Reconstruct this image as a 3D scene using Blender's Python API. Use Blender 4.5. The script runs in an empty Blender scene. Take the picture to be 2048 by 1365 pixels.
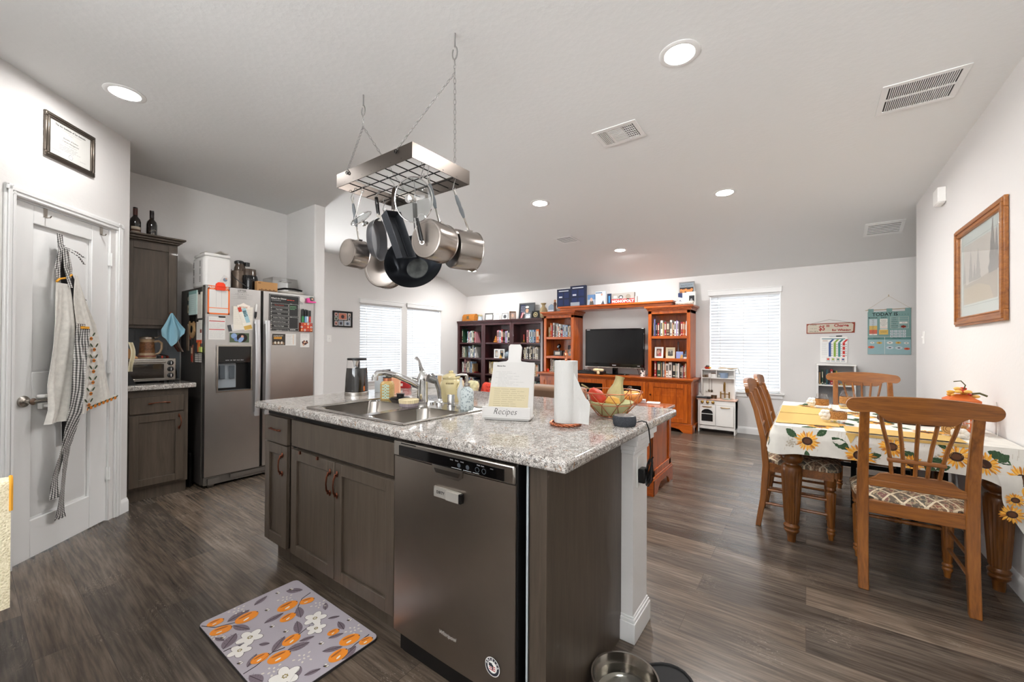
import bpy, math, random
from mathutils import Vector, Matrix
PI=math.pi; V=Vector
RND=random.Random(11)
SC=bpy.context.scene; COL=SC.collection
WM={}
# ---------------------------------------------------------------- geometry helper
def FR(o,x,n,up=(0,0,1)):
    x=V(x).normalized();n=V(n).normalized();up=n.cross(x)
    m=Matrix.Identity(4)
    for i in range(3): m[i][0]=x[i];m[i][1]=up[i];m[i][2]=n[i];m[i][3]=o[i]
    return m
def AX(o,z,x=(1,0,0)):
    z=V(z).normalized();x=V(x);x=(x-z*x.dot(z))
    if x.length<1e-4: x=V((0,1,0))-z*z[1]
    x.normalize();y=z.cross(x);m=Matrix.Identity(4)
    for i in range(3): m[i][0]=x[i];m[i][1]=y[i];m[i][2]=z[i];m[i][3]=o[i]
    return m
class MB:
    def __init__(s,M=None): s.v=[];s.f=[];s.m=[];s.s=[];s.M=M
    def add(s,vs,fs,m=0,sm=False,M=None):
        b=len(s.v); T=None
        if s.M is not None: T=s.M
        if M is not None: T=M if T is None else T@M
        s.v+= [tuple(T@V(p)) for p in vs] if T is not None else [tuple(p) for p in vs]
        s.f+=[tuple(b+i for i in f) for f in fs]; s.m+=[m]*len(fs); s.s+=[sm]*len(fs); return s
    def box(s,a,b,m=0,M=None):
        x0,y0,z0=[min(a[i],b[i]) for i in range(3)];x1,y1,z1=[max(a[i],b[i]) for i in range(3)]
        return s.add([(x0,y0,z0),(x1,y0,z0),(x1,y1,z0),(x0,y1,z0),(x0,y0,z1),(x1,y0,z1),(x1,y1,z1),(x0,y1,z1)],
          [(3,2,1,0),(4,5,6,7),(0,1,5,4),(1,2,6,5),(2,3,7,6),(3,0,4,7)],m,False,M)
    def taper(s,a,b,ia,ib,m=0,M=None): # frustum: rect a (x0,y0,x1,y1,z) to rect b
        x0,y0,x1,y1,z=a;X0,Y0,X1,Y1,Z=b
        return s.add([(x0,y0,z),(x1,y0,z),(x1,y1,z),(x0,y1,z),(X0,Y0,Z),(X1,Y0,Z),(X1,Y1,Z),(X0,Y1,Z)],
          [(3,2,1,0),(4,5,6,7),(0,1,5,4),(1,2,6,5),(2,3,7,6),(3,0,4,7)],m,False,M)
    def cyl(s,p,q,r,r2=None,n=16,m=0,caps=True):
        p=V(p);q=V(q);r2=r if r2 is None else r2;T=AX(p,q-p);L=(q-p).length
        c=[(math.cos(2*PI*i/n),math.sin(2*PI*i/n)) for i in range(n)]
        vs=[(r*a,r*b,0) for a,b in c]+[(r2*a,r2*b,L) for a,b in c]
        s.add(vs,[(i,(i+1)%n,n+(i+1)%n,n+i) for i in range(n)],m,True,T)
        if caps: s.add(vs,[tuple(range(n-1,-1,-1)),tuple(range(n,2*n))],m,False,T)
        return s
    def lathe(s,pr,n=24,M=None,m=0,o=None,sx=1,sy=1,flute=None):
        if o is not None: M=Matrix.Translation(V(o))
        vs=[];fs=[]
        for k,(r,z) in enumerate(pr):
            for i in range(n):
                a=2*PI*i/n; rr=r
                if flute and flute[0]<=k<=flute[1]: rr=r*(1-flute[2]*(i%2))
                vs.append((rr*math.cos(a)*sx,rr*math.sin(a)*sy,z))
        for k in range(len(pr)-1):
            for i in range(n):
                j=(i+1)%n
                if pr[k][0]<1e-6: fs.append((k*n,(k+1)*n+j,(k+1)*n+i)) if pr[k+1][0]>1e-6 else None
                elif pr[k+1][0]<1e-6: fs.append((k*n+i,k*n+j,(k+1)*n))
                else: fs.append((k*n+i,k*n+j,(k+1)*n+j,(k+1)*n+i))
        return s.add(vs,[f for f in fs if f],m,True,M)
    def tube(s,pts,r,n=8,m=0,closed=False,rs=None,flat=1):
        pts=[V(p) for p in pts];k=len(pts);vs=[];fs=[];pu=None
        for i,p in enumerate(pts):
            t=(pts[(i+1)%k]-pts[i-1]) if closed else (pts[min(i+1,k-1)]-pts[max(i-1,0)])
            if t.length<1e-9: t=V((0,0,1))
            t.normalize()
            if pu is None:
                pu=V((0,0,1)) if abs(t.z)<.9 else V((1,0,0))
            u=pu-t*pu.dot(t)
            if u.length<1e-5: u=V((1,0,0))-t*t.x
            u.normalize();pu=u;w=t.cross(u);rr=rs[i] if rs else r
            for j in range(n):
                a=2*PI*j/n;vs.append(p+u*rr*math.cos(a)+w*rr*flat*math.sin(a))
        kk=k if closed else k-1
        for i in range(kk):
            for j in range(n):
                a=i*n+j;b=i*n+(j+1)%n;c=((i+1)%k)*n+(j+1)%n;d=((i+1)%k)*n+j
                fs.append((a,b,c,d))
        s.add(vs,fs,m,True)
        if not closed: s.add(vs,[tuple(range(n-1,-1,-1)),tuple((k-1)*n+j for j in range(n))],m,False)
        return s
    def prism(s,poly,ax,a,b,m=0,M=None,sm=False):
        n=len(poly)
        def P(u,w,h): return (h,u,w) if ax=='x' else ((u,h,w) if ax=='y' else (u,w,h))
        vs=[P(u,w,a) for u,w in poly]+[P(u,w,b) for u,w in poly]
        ar=sum(poly[i][0]*poly[(i+1)%n][1]-poly[(i+1)%n][0]*poly[i][1] for i in range(n))
        flip=(ar<0)!=(ax=='y')!=(b<a)
        fs=[(i,(i+1)%n,n+(i+1)%n,n+i) for i in range(n)];cs=[tuple(range(n-1,-1,-1)),tuple(range(n,2*n))]
        if flip: fs=[f[::-1] for f in fs];cs=[f[::-1] for f in cs]
        s.add(vs,fs,m,sm,M);s.add(vs,cs,m,False,M);return s
    def ell(s,c,r,n=16,m=0,M=None,k=None):
        k=k or max(6,n//2);pr=[(math.sin(PI*i/k),-math.cos(PI*i/k)) for i in range(k+1)];pr[0]=(0,-1);pr[-1]=(0,1)
        T=Matrix.Translation(V(c))@Matrix.Diagonal((r[0],r[1],r[2],1)) if hasattr(r,'__len__') else Matrix.Translation(V(c))@Matrix.Scale(r,4)
        return s.lathe(pr,n,(M@T if M is not None else T),m)
    def sheet(s,fn,nu,nv,m=0,th=0,mf=None):
        vs=[V(fn(i/nu,j/nv)) for j in range(nv+1) for i in range(nu+1)]
        fs=[(j*(nu+1)+i,j*(nu+1)+i+1,(j+1)*(nu+1)+i+1,(j+1)*(nu+1)+i) for j in range(nv) for i in range(nu)]
        if not th: return s.add(vs,fs,m,True)
        W=nu+1;nr=[]
        for j in range(nv+1):
            for i in range(nu+1):
                a=vs[j*W+min(i+1,nu)]-vs[j*W+max(i-1,0)];b=vs[min(j+1,nv)*W+i]-vs[max(j-1,0)*W+i];c=a.cross(b)
                nr.append(c.normalized() if c.length>1e-12 else V((0,0,1)))
        N=len(vs);al=vs+[vs[i]-nr[i]*th for i in range(N)]
        bd=[i for i in range(W)]+[j*W+nu for j in range(1,nv+1)]+[nv*W+i for i in range(nu-1,-1,-1)]+[j*W for j in range(nv-1,0,-1)]
        f2=fs+[tuple(N+i for i in f[::-1]) for f in fs]+[(bd[(i+1)%len(bd)],bd[i],N+bd[i],N+bd[(i+1)%len(bd)]) for i in range(len(bd))]
        return s.add(al,f2,m,True)
    def poly(s,pts,m=0,M=None): return s.add(pts,[tuple(range(len(pts)))],m,False,M)
    def rect(s,x0,y0,x1,y1,z=0,m=0): return s.poly([(x0,y0,z),(x1,y0,z),(x1,y1,z),(x0,y1,z)],m)
    def disc(s,x,y,r,z=0,m=0,n=16,ry=None,a0=0):
        ry=ry or r;return s.poly([(x+r*math.cos(2*PI*i/n)*math.cos(a0)-ry*math.sin(2*PI*i/n)*math.sin(a0),y+r*math.cos(2*PI*i/n)*math.sin(a0)+ry*math.sin(2*PI*i/n)*math.cos(a0),z) for i in range(n)],m)
    def text(s,t,size,x,y,z=0,m=0,al='CENTER',shear=0,bold=0,sx=1,rot=0,fn=None):
        cu=bpy.data.curves.new('txt','FONT');cu.body=t;cu.size=size;cu.align_x=al;cu.align_y='CENTER';cu.shear=shear;cu.offset=bold;cu.resolution_u=2
        o=bpy.data.objects.new('txt',cu);me=bpy.data.meshes.new_from_object(o)
        T=Matrix.Translation(V((x,y,z)))@Matrix.Rotation(rot,4,'Z')@Matrix.Diagonal((sx,1,1,1))
        vs=[T@q.co for q in me.vertices]
        vs=[tuple(fn(q) if fn else q) for q in vs]
        s.add(vs,[tuple(p.vertices) for p in me.polygons],m)
        bpy.data.objects.remove(o);bpy.data.curves.remove(cu);bpy.data.meshes.remove(me);return s
    def lines(s,x0,x1,y0,dy,n,z,m,h=.0012,rag=.35):   # rows of handwriting-like marks
        for i in range(n):
            x=x0;e=x1-RND.random()*rag*(x1-x0)
            while x<e:
                w=min(e-x,RND.uniform(.1,.3)*(x1-x0));s.rect(x,y0-i*dy,x+w*.85,y0-i*dy+h,z,m);x+=w
        return s
    def mesh(s,name,mats,loc=None,T=None):
        me=bpy.data.meshes.new(name);vs=s.v
        if T is not None: vs=[tuple(T@V(p)) for p in vs]
        me.from_pydata(vs,[],s.f);mats=mats if isinstance(mats,(list,tuple)) else [mats]
        for q in mats: me.materials.append(q)
        me.polygons.foreach_set('material_index',s.m);me.polygons.foreach_set('use_smooth',s.s)
        me.update();me.set_sharp_from_angle(angle=.7);return me
def build(mb,name,mats,parent=None,bev=0,seg=2,kind=None,label=None):
    T=WM[parent.name].inverted() if parent else None
    o=bpy.data.objects.new(name,mb.mesh(name,mats,T=T));COL.objects.link(o)
    if parent: o.parent=parent;WM[o.name]=WM[parent.name]
    else: WM[o.name]=Matrix.Identity(4)
    if bev:
        b=o.modifiers.new('edge','BEVEL');b.width=bev;b.segments=seg;b.limit_method='ANGLE';b.angle_limit=.6;b.harden_normals=False
    if kind: o['kind']=kind
    if label: o['label']=label
    return o
def tag(o,label,cat,group=None,kind=None):
    o['label']=label;o['category']=cat
    if group: o['group']=group
    if kind: o['kind']=kind
    return o
def thing(name,label,cat,loc,group=None,rz=0):
    o=bpy.data.objects.new(name,None);COL.objects.link(o);o.location=loc;o.rotation_euler=(0,0,rz);o.empty_display_size=.05
    WM[o.name]=Matrix.Translation(V(loc))@Matrix.Rotation(rz,4,'Z');return tag(o,label,cat,group)
def solo(mb,name,mats,label,cat,group=None,bev=0,seg=2,kind=None):
    xs=list(zip(*mb.v));l=((min(xs[0])+max(xs[0]))/2,(min(xs[1])+max(xs[1]))/2,min(xs[2]));T=Matrix.Translation(V(l))
    o=bpy.data.objects.new(name,mb.mesh(name,mats,T=T.inverted()));COL.objects.link(o);o.location=l;WM[o.name]=T
    if bev:
        b=o.modifiers.new('edge','BEVEL');b.width=bev;b.segments=seg;b.limit_method='ANGLE';b.angle_limit=.6
    return tag(o,label,cat,group,kind)
def struct(mb,name,mats,parent=None,bev=0):
    o=build(mb,name,mats,parent,bev);o['kind']='structure';return o
def dup(root,loc,rz=0,label=None,group=None):
    r=root.copy();COL.objects.link(r);r.location=loc;r.rotation_euler=(0,0,rz)
    WM[r.name]=Matrix.Translation(V(loc))@Matrix.Rotation(rz,4,'Z')
    if label: r['label']=label
    if group: r['group']=group
    for ch in list(root.children):
        c=ch.copy();COL.objects.link(c);c.parent=r
        for g in list(ch.children):
            d=g.copy();COL.objects.link(d);d.parent=c
    return r
# ---------------------------------------------------------------- materials
def lin(h):
    if isinstance(h,str):
        h=h.lstrip('#');c=[int(h[i:i+2],16)/255 for i in (0,2,4)];return tuple(x/12.92 if x<=.04045 else ((x+.055)/1.055)**2.4 for x in c)+(1,)
    return tuple(h)+(1,)
_mc={}
def mat(name,col='#808080',rough=.5,metal=0,spec=.5,trans=0,ior=1.45,alpha=1,emit=None,es=0,coat=0,bump=0,bs=60,sheen=0,var=0,vs=8):
    if name in _mc: return _mc[name]
    m=bpy.data.materials.new(name);m.use_nodes=True;nt=m.node_tree;b=nt.nodes['Principled BSDF'];_mc[name]=m
    b.inputs['Base Color'].default_value=lin(col);b.inputs['Roughness'].default_value=rough;b.inputs['Metallic'].default_value=metal
    b.inputs['Specular IOR Level'].default_value=spec;b.inputs['Transmission Weight'].default_value=trans;b.inputs['IOR'].default_value=ior
    b.inputs['Alpha'].default_value=alpha;b.inputs['Coat Weight'].default_value=coat;b.inputs['Sheen Weight'].default_value=sheen
    if emit: b.inputs['Emission Color'].default_value=lin(emit);b.inputs['Emission Strength'].default_value=es
    if bump or var:
        tc=nt.nodes.new('ShaderNodeTexCoord');n=nt.nodes.new('ShaderNodeTexNoise');n.inputs['Scale'].default_value=bs;n.inputs['Detail'].default_value=3
        nt.links.new(tc.outputs['Object'],n.inputs['Vector'])
        if bump:
            bp=nt.nodes.new('ShaderNodeBump');bp.inputs['Strength'].default_value=bump;bp.inputs['Distance'].default_value=.004
            nt.links.new(n.outputs['Fac'],bp.inputs['Height']);nt.links.new(bp.outputs['Normal'],b.inputs['Normal'])
        if var:
            n2=nt.nodes.new('ShaderNodeTexNoise');n2.inputs['Scale'].default_value=vs;n2.inputs['Detail'].default_value=4;nt.links.new(tc.outputs['Object'],n2.inputs['Vector'])
            h=nt.nodes.new('ShaderNodeHueSaturation');h.inputs['Color'].default_value=lin(col)
            mr=nt.nodes.new('ShaderNodeMapRange');mr.inputs['From Min'].default_value=.3;mr.inputs['From Max'].default_value=.7;mr.inputs['To Min'].default_value=1-var;mr.inputs['To Max'].default_value=1+var
            nt.links.new(n2.outputs['Fac'],mr.inputs['Value']);nt.links.new(mr.outputs['Result'],h.inputs['Value']);nt.links.new(h.outputs['Color'],b.inputs['Base Color'])
    return m
def nodes(name,rough=.5,metal=0,coat=0,spec=.5):
    m=mat(name,'#888888',rough,metal,spec,coat=coat);nt=m.node_tree;b=nt.nodes['Principled BSDF']
    N=lambda t,**k:_nn(nt,t,k);L=nt.links.new
    return m,b,N,L
def _nn(nt,t,k):
    n=nt.nodes.new('ShaderNode'+t)
    for a,v in k.items():
        if a.startswith('_'): setattr(n,a[1:],v)
        else: n.inputs[a.replace('9',' ')].default_value=v
    return n
def ramp(N,stops):
    r=N('ValToRGB');e=r.color_ramp.elements
    while len(e)<len(stops): e.new(.5)
    for q,(p,c) in zip(e,stops): q.position=p;q.color=lin(c)
    return r
def wood(name,c0,c1,axis=2,rough=.35,sc=1,coat=.2,grain=.5):
    if name in _mc: return _mc[name]
    m,b,N,L=nodes(name,rough,0,coat)
    tc=N('TexCoord');mp=N('Mapping');s=[14*sc,14*sc,14*sc];s[axis]=1.1*sc;mp.inputs['Scale'].default_value=s
    L(tc.outputs['Object'],mp.inputs['Vector']);n=N('TexNoise',Scale=2.2,Detail=6,Roughness=.65,Distortion=.6);L(mp.outputs['Vector'],n.inputs['Vector'])
    n2=N('TexNoise',Scale=9,Detail=4);L(mp.outputs['Vector'],n2.inputs['Vector'])
    mx=N('Math',_operation='MULTIPLY_ADD');mx.inputs[1].default_value=grain;L(n2.outputs['Fac'],mx.inputs[0]);L(n.outputs['Fac'],mx.inputs[2])
    r=ramp(N,[(.45,c0),(.95,c1)]);L(mx.outputs[0],r.inputs[0]);L(r.outputs[0],b.inputs['Base Color'])
    bp=N('Bump',Strength=.05,Distance=.002);L(n2.outputs['Fac'],bp.inputs['Height']);L(bp.outputs['Normal'],b.inputs['Normal']);return m
def steel(name,col,rough=.28,axis=2,var=.12,bump=.02,sc=1,aniso=.6):
    if name in _mc: return _mc[name]
    m,b,N,L=nodes(name,rough,1)
    tc=N('TexCoord');mp=N('Mapping');s=[220*sc]*3;s[axis]=3*sc;mp.inputs['Scale'].default_value=s;L(tc.outputs['Object'],mp.inputs['Vector'])
    n=N('TexNoise',Scale=1,Detail=2);L(mp.outputs['Vector'],n.inputs['Vector'])
    n2=N('TexNoise',Scale=3,Detail=4);L(tc.outputs['Object'],n2.inputs['Vector'])
    h=N('HueSaturation',Color=lin(col));a=N('MapRange');a.inputs['From Min'].default_value=.3;a.inputs['From Max'].default_value=.7;a.inputs['To Min'].default_value=1-var;a.inputs['To Max'].default_value=1+var
    L(n2.outputs['Fac'],a.inputs['Value']);L(a.outputs['Result'],h.inputs['Value']);L(h.outputs['Color'],b.inputs['Base Color'])
    b.inputs['Anisotropic'].default_value=aniso;tg=N('Tangent',_direction_type='RADIAL',_axis='Z');L(tg.outputs[0],b.inputs['Tangent'])
    return m
def glass(name,col='#ffffff',rough=0,alpha=.12,k=1):
    # thin clear glass: mostly see-through with sharp reflections
    if name in _mc: return _mc[name]
    m=bpy.data.materials.new(name);_mc[name]=m;m.use_nodes=True;nt=m.node_tree;nt.nodes.remove(nt.nodes['Principled BSDF']);o=nt.nodes['Material Output']
    t=nt.nodes.new('ShaderNodeBsdfTransparent');t.inputs[0].default_value=lin(col);g=nt.nodes.new('ShaderNodeBsdfGlossy');g.inputs['Roughness'].default_value=rough+.02
    lw=nt.nodes.new('ShaderNodeLayerWeight');lw.inputs[0].default_value=.5;fr=nt.nodes.new('ShaderNodeMath');fr.operation='POWER';fr.inputs[1].default_value=4.5;nt.links.new(lw.outputs['Facing'],fr.inputs[0]);ad=nt.nodes.new('ShaderNodeMath');ad.operation='MULTIPLY_ADD';ad.inputs[1].default_value=k;ad.inputs[2].default_value=alpha;ad.use_clamp=True
    mx=nt.nodes.new('ShaderNodeMixShader');L=nt.links.new;L(fr.outputs[0],ad.inputs[0]);L(ad.outputs[0],mx.inputs[0]);L(t.outputs[0],mx.inputs[1]);L(g.outputs[0],mx.inputs[2]);L(mx.outputs[0],o.inputs[0]);return m
def plaster(name,col,sc=90,st=.12):
    if name in _mc: return _mc[name]
    m,b,N,L=nodes(name,.75,0,0,.3);b.inputs['Base Color'].default_value=lin(col)
    tc=N('TexCoord');n=N('TexNoise',Scale=sc,Detail=3,Roughness=.6);L(tc.outputs['Object'],n.inputs['Vector'])
    v=N('TexVoronoi',Scale=sc*.45);L(tc.outputs['Object'],v.inputs['Vector']);ad=N('Math',_operation='ADD');L(n.outputs['Fac'],ad.inputs[0]);L(v.outputs['Distance'],ad.inputs[1])
    bp=N('Bump',Strength=st,Distance=.004);L(ad.outputs[0],bp.inputs['Height']);L(bp.outputs['Normal'],b.inputs['Normal']);return m
def mk_floor():
    m,b,N,L=nodes('plank floor',.27,0,0,.5)
    tc=N('TexCoord');br=N('TexBrick',_offset=.37,_offset_frequency=2);
    br.inputs['Scale'].default_value=1;br.inputs['Brick Width'].default_value=1.22;br.inputs['Row Height'].default_value=.185;br.inputs['Mortar Size'].default_value=.0012;br.inputs['Mortar Smooth'].default_value=.1;br.inputs['Bias'].default_value=0
    br.inputs['Color1'].default_value=(0,0,0,1);br.inputs['Color2'].default_value=(1,1,1,1);br.inputs['Mortar'].default_value=(.5,.5,.5,1)
    L(tc.outputs['Object'],br.inputs['Vector'])
    # per-plank offset of the grain
    sx=N('SeparateXYZ');L(tc.outputs['Object'],sx.inputs[0]);sc=N('SeparateColor');L(br.outputs['Color'],sc.inputs[0])
    cm=N('CombineXYZ');a=N('Math',_operation='MULTIPLY');a.inputs[1].default_value=.9;L(sx.outputs['X'],a.inputs[0]);c=N('Math',_operation='MULTIPLY');c.inputs[1].default_value=7;L(sx.outputs['Y'],c.inputs[0])
    d=N('Math',_operation='MULTIPLY');d.inputs[1].default_value=37;L(sc.outputs[0],d.inputs[0]);L(a.outputs[0],cm.inputs[0]);L(c.outputs[0],cm.inputs[1]);L(d.outputs[0],cm.inputs[2])
    n=N('TexNoise',Scale=1.3,Detail=5,Roughness=.6,Distortion=.9);L(cm.outputs[0],n.inputs['Vector'])
    # cathedral rings
    w=N('Math',_operation='MULTIPLY');w.inputs[1].default_value=26;L(n.outputs['Fac'],w.inputs[0]);fr=N('Math',_operation='FRACT');L(w.outputs[0],fr.inputs[0])
    pk=N('MapRange');pk.inputs['From Min'].default_value=.9;pk.inputs['From Max'].default_value=1;L(fr.outputs[0],pk.inputs['Value'])
    n3=N('TexNoise',Scale=60,Detail=3);mp=N('Mapping');mp.inputs['Scale'].default_value=(.08,1.4,1);L(tc.outputs['Object'],mp.inputs['Vector']);L(mp.outputs['Vector'],n3.inputs['Vector'])
    n4=N('TexNoise',Scale=3.5,Detail=3);L(tc.outputs['Object'],n4.inputs['Vector'])
    msk=N('MapRange');msk.inputs['From Min'].default_value=.52;msk.inputs['From Max'].default_value=.68;L(n4.outputs['Fac'],msk.inputs['Value'])
    lm=N('Math',_operation='MULTIPLY');L(pk.outputs[0],lm.inputs[0]);L(msk.outputs[0],lm.inputs[1])
    r=ramp(N,[(.25,'#65594f'),(.5,'#85786c'),(.75,'#a6988b')]);L(n.outputs['Fac'],r.inputs[0])
    r2=ramp(N,[(0,'#a8a8a8'),(1,'#dcd6cf')]);L(sc.outputs[0],r2.inputs[0])
    mu=N('Mix',_data_type='RGBA',_blend_type='MULTIPLY');mu.inputs[0].default_value=1;L(r.outputs[0],mu.inputs[6]);L(r2.outputs[0],mu.inputs[7])
    r3=ramp(N,[(.35,'#a8a8a8'),(.65,'#ffffff')]);L(n3.outputs['Fac'],r3.inputs[0])
    m2=N('Mix',_data_type='RGBA',_blend_type='MULTIPLY');m2.inputs[0].default_value=.8;L(mu.outputs[2],m2.inputs[6]);L(r3.outputs[0],m2.inputs[7])
    m3=N('Mix',_data_type='RGBA');m3.inputs[7].default_value=lin('#a79b8e');sm=N('Math',_operation='MULTIPLY');sm.inputs[1].default_value=.75;L(lm.outputs[0],sm.inputs[0]);L(sm.outputs[0],m3.inputs[0]);L(m2.outputs[2],m3.inputs[6])
    m4=N('Mix',_data_type='RGBA');m4.inputs[7].default_value=lin('#4a4038');L(br.outputs['Fac'],m4.inputs[0]);L(m3.outputs[2],m4.inputs[6])
    L(m4.outputs[2],b.inputs['Base Color'])
    bp=N('Bump',Strength=.15,Distance=.002);L(n3.outputs['Fac'],bp.inputs['Height']);L(bp.outputs['Normal'],b.inputs['Normal']);return m
def mk_granite():
    m,b,N,L=nodes('speckled granite',.07,0,0,.6)
    tc=N('TexCoord');base=ramp(N,[(.3,'#9c958f'),(.5,'#c9c4be'),(.65,'#d9d4cf')]);n=N('TexNoise',Scale=38,Detail=6,Roughness=.75);L(tc.outputs['Object'],n.inputs['Vector']);L(n.outputs['Fac'],base.inputs[0])
    def speck(scale,thr,col,prev,ds):
        nz=N('TexNoise',Scale=scale*.6,Detail=2);L(tc.outputs['Object'],nz.inputs['Vector'])
        mv=N('Mix',_data_type='VECTOR');mv.inputs[0].default_value=.06;L(tc.outputs['Object'],mv.inputs[4]);L(nz.outputs['Color'],mv.inputs[5])
        v=N('TexVoronoi',Scale=scale);v.inputs['Randomness'].default_value=1;L(mv.outputs[1],v.inputs['Vector'])
        s=N('SeparateColor');L(v.outputs['Color'],s.inputs[0]);lt=N('Math',_operation='LESS_THAN');lt.inputs[1].default_value=thr;L(s.outputs[0],lt.inputs[0])
        d=N('MapRange');d.inputs['From Min'].default_value=ds;d.inputs['From Max'].default_value=ds*.6;L(v.outputs['Distance'],d.inputs['Value'])
        mu=N('Math',_operation='MULTIPLY');L(lt.outputs[0],mu.inputs[0]);L(d.outputs[0],mu.inputs[1])
        x=N('Mix',_data_type='RGBA');x.inputs[7].default_value=lin(col);L(mu.outputs[0],x.inputs[0]);L(prev,x.inputs[6]);return x.outputs[2]
    c=speck(130,.30,'#8f8781',base.outputs[0],.8);c=speck(170,.24,'#4c4845',c,.75);c=speck(200,.19,'#1f1e1e',c,.8);c=speck(90,.05,'#9c7f6a',c,.6)
    L(c,b.inputs['Base Color']);return m
def pattern2(name,c0,c1,c2,scale,rough=.9):   # diamond tapestry
    m,b,N,L=nodes(name,rough,0,0,.2)
    tc=N('TexCoord');mp=N('Mapping');mp.inputs['Rotation'].default_value=(0,0,PI/4);mp.inputs['Scale'].default_value=(scale,scale,0);L(tc.outputs['Object'],mp.inputs['Vector'])
    br=N('TexBrick',_offset=0);br.inputs['Scale'].default_value=1;br.inputs['Brick Width'].default_value=1;br.inputs['Row Height'].default_value=1;br.inputs['Mortar Size'].default_value=.06;br.inputs['Mortar Smooth'].default_value=0
    br.inputs['Color1'].default_value=lin(c0);br.inputs['Color2'].default_value=lin(c1);br.inputs['Mortar'].default_value=lin(c2);L(mp.outputs['Vector'],br.inputs['Vector'])
    n=N('TexNoise',Scale=45,Detail=2);L(tc.outputs['Object'],n.inputs['Vector']);r=ramp(N,[(.42,'#6a5a4a'),(.5,'#c9b08c'),(.6,'#8a5048')]);r.color_ramp.interpolation='CONSTANT';L(n.outputs['Fac'],r.inputs[0])
    x=N('Mix',_data_type='RGBA');iv=N('Math',_operation='SUBTRACT');iv.inputs[0].default_value=1;L(br.outputs['Fac'],iv.inputs[1]);sm=N('Math',_operation='MULTIPLY');sm.inputs[1].default_value=.55;L(iv.outputs[0],sm.inputs[0])
    L(sm.outputs[0],x.inputs[0]);L(br.outputs['Color'],x.inputs[6]);L(r.outputs[0],x.inputs[7]);L(x.outputs[2],b.inputs['Base Color']);return m
def gingham(name,c0='#f2f0ec',c1='#1d1c1c',scale=60,axes=(0,2)):
    m,b,N,L=nodes(name,.9,0,0,.1);tc=N('TexCoord');s=N('SeparateXYZ');L(tc.outputs['Object'],s.inputs[0]);o=[]
    for a in axes:
        mu=N('Math',_operation='MULTIPLY');mu.inputs[1].default_value=scale;L(s.outputs[a],mu.inputs[0]);f=N('Math',_operation='FRACT');L(mu.outputs[0],f.inputs[0]);g=N('Math',_operation='GREATER_THAN');g.inputs[1].default_value=.5;L(f.outputs[0],g.inputs[0]);o.append(g)
    ad=N('Math',_operation='ADD');L(o[0].outputs[0],ad.inputs[0]);L(o[1].outputs[0],ad.inputs[1]);h=N('Math',_operation='MULTIPLY');h.inputs[1].default_value=.5;L(ad.outputs[0],h.inputs[0])
    r=ramp(N,[(0,c0),(.5,'#8a8886'),(1,c1)]);L(h.outputs[0],r.inputs[0]);L(r.outputs[0],b.inputs['Base Color']);return m
def weave(name,c0,c1,scale=120,rough=.9):
    m,b,N,L=nodes(name,rough,0,0,.1);tc=N('TexCoord');v=N('TexVoronoi',Scale=scale);L(tc.outputs['Object'],v.inputs['Vector']);r=ramp(N,[(.1,c1),(.6,c0)]);L(v.outputs['Distance'],r.inputs[0]);L(r.outputs[0],b.inputs['Base Color'])
    bp=N('Bump',Strength=.5,Distance=.003);bp.invert=True;L(v.outputs['Distance'],bp.inputs['Height']);L(bp.outputs['Normal'],b.inputs['Normal']);return m
WALL=plaster('wall paint','#dad8d6');CEIL=plaster('ceiling paint','#dbdbda',70,.16);TRIM=mat('white trim paint','#e3e3e2',.35)
FLOOR=mk_floor();GRAN=mk_granite()
CAB=wood('grey brown cabinet','#41382f','#584d42',2,.42,1,.05,.3);CABD=mat('cabinet shadow gap','#1b1917',.7)
CHERRY=wood('cherry veneer','#7a2c06','#c8641c',2,.28,1,.35);CHERRYH=wood('cherry veneer across','#7a2c06','#c8641c',0,.28,1,.35);CHERRYD=wood('cherry shadowed back panel','#4a1c07','#6e300e',2,.4)
MAHOG=wood('dark mahogany','#2c1416','#4a2426',2,.3,1,.3);OAK=wood('honey maple','#5c3110','#9c6026',2,.34,1,.2);OAKX=wood('honey maple across','#5c3110','#9c6026',0,.34,1,.2);OAKD=wood('dark fluted oak','#4a2a10','#7a4a1e',2,.36,1,.15)
SS=steel('brushed stainless','#c2c0be',.30,2,.06);SSD=steel('brushed stainless darker','#a59d95',.33,2,.10);SSH=steel('satin steel','#b8b4ae',.22,0,.08);CHROME=mat('chrome','#d8d8d8',.06,1);NICK=mat('satin nickel','#b0aaa2',.25,1)
COPPER=mat('copper wire','#d68a68',.25,1);BRZ=mat('oil rubbed copper','#6e4030',.38,1);BLK=mat('black plastic','#0c0c0d',.35);BLKG=mat('black gloss','#050506',.06);BLKM=mat('black matte','#151516',.7);GRY=mat('grey rubber','#5d6164',.6)
WHT=mat('white plastic','#ecebe8',.35);PAP=mat('white paper','#dddbd7',.8);INK=mat('black ink','#1a1a1a',.7);GINK=mat('grey ink','#8a8a8a',.8);ORG=mat('orange print','#f2793a',.7);RED=mat('red print','#c92a20',.6)
GLASS=glass('clear glass');CREAM=mat('cream fabric','#e6ddc2',.9,bump=.3,bs=220)
def C(h,r=.7,**k): return mat('tint '+h+('' if r==.7 else ' %g'%r),h,r,**k)
DL=[3.4,6,17,17,13,11,6,5];SKYW=2.3;EXPO=1.36;GND=5.4
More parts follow.
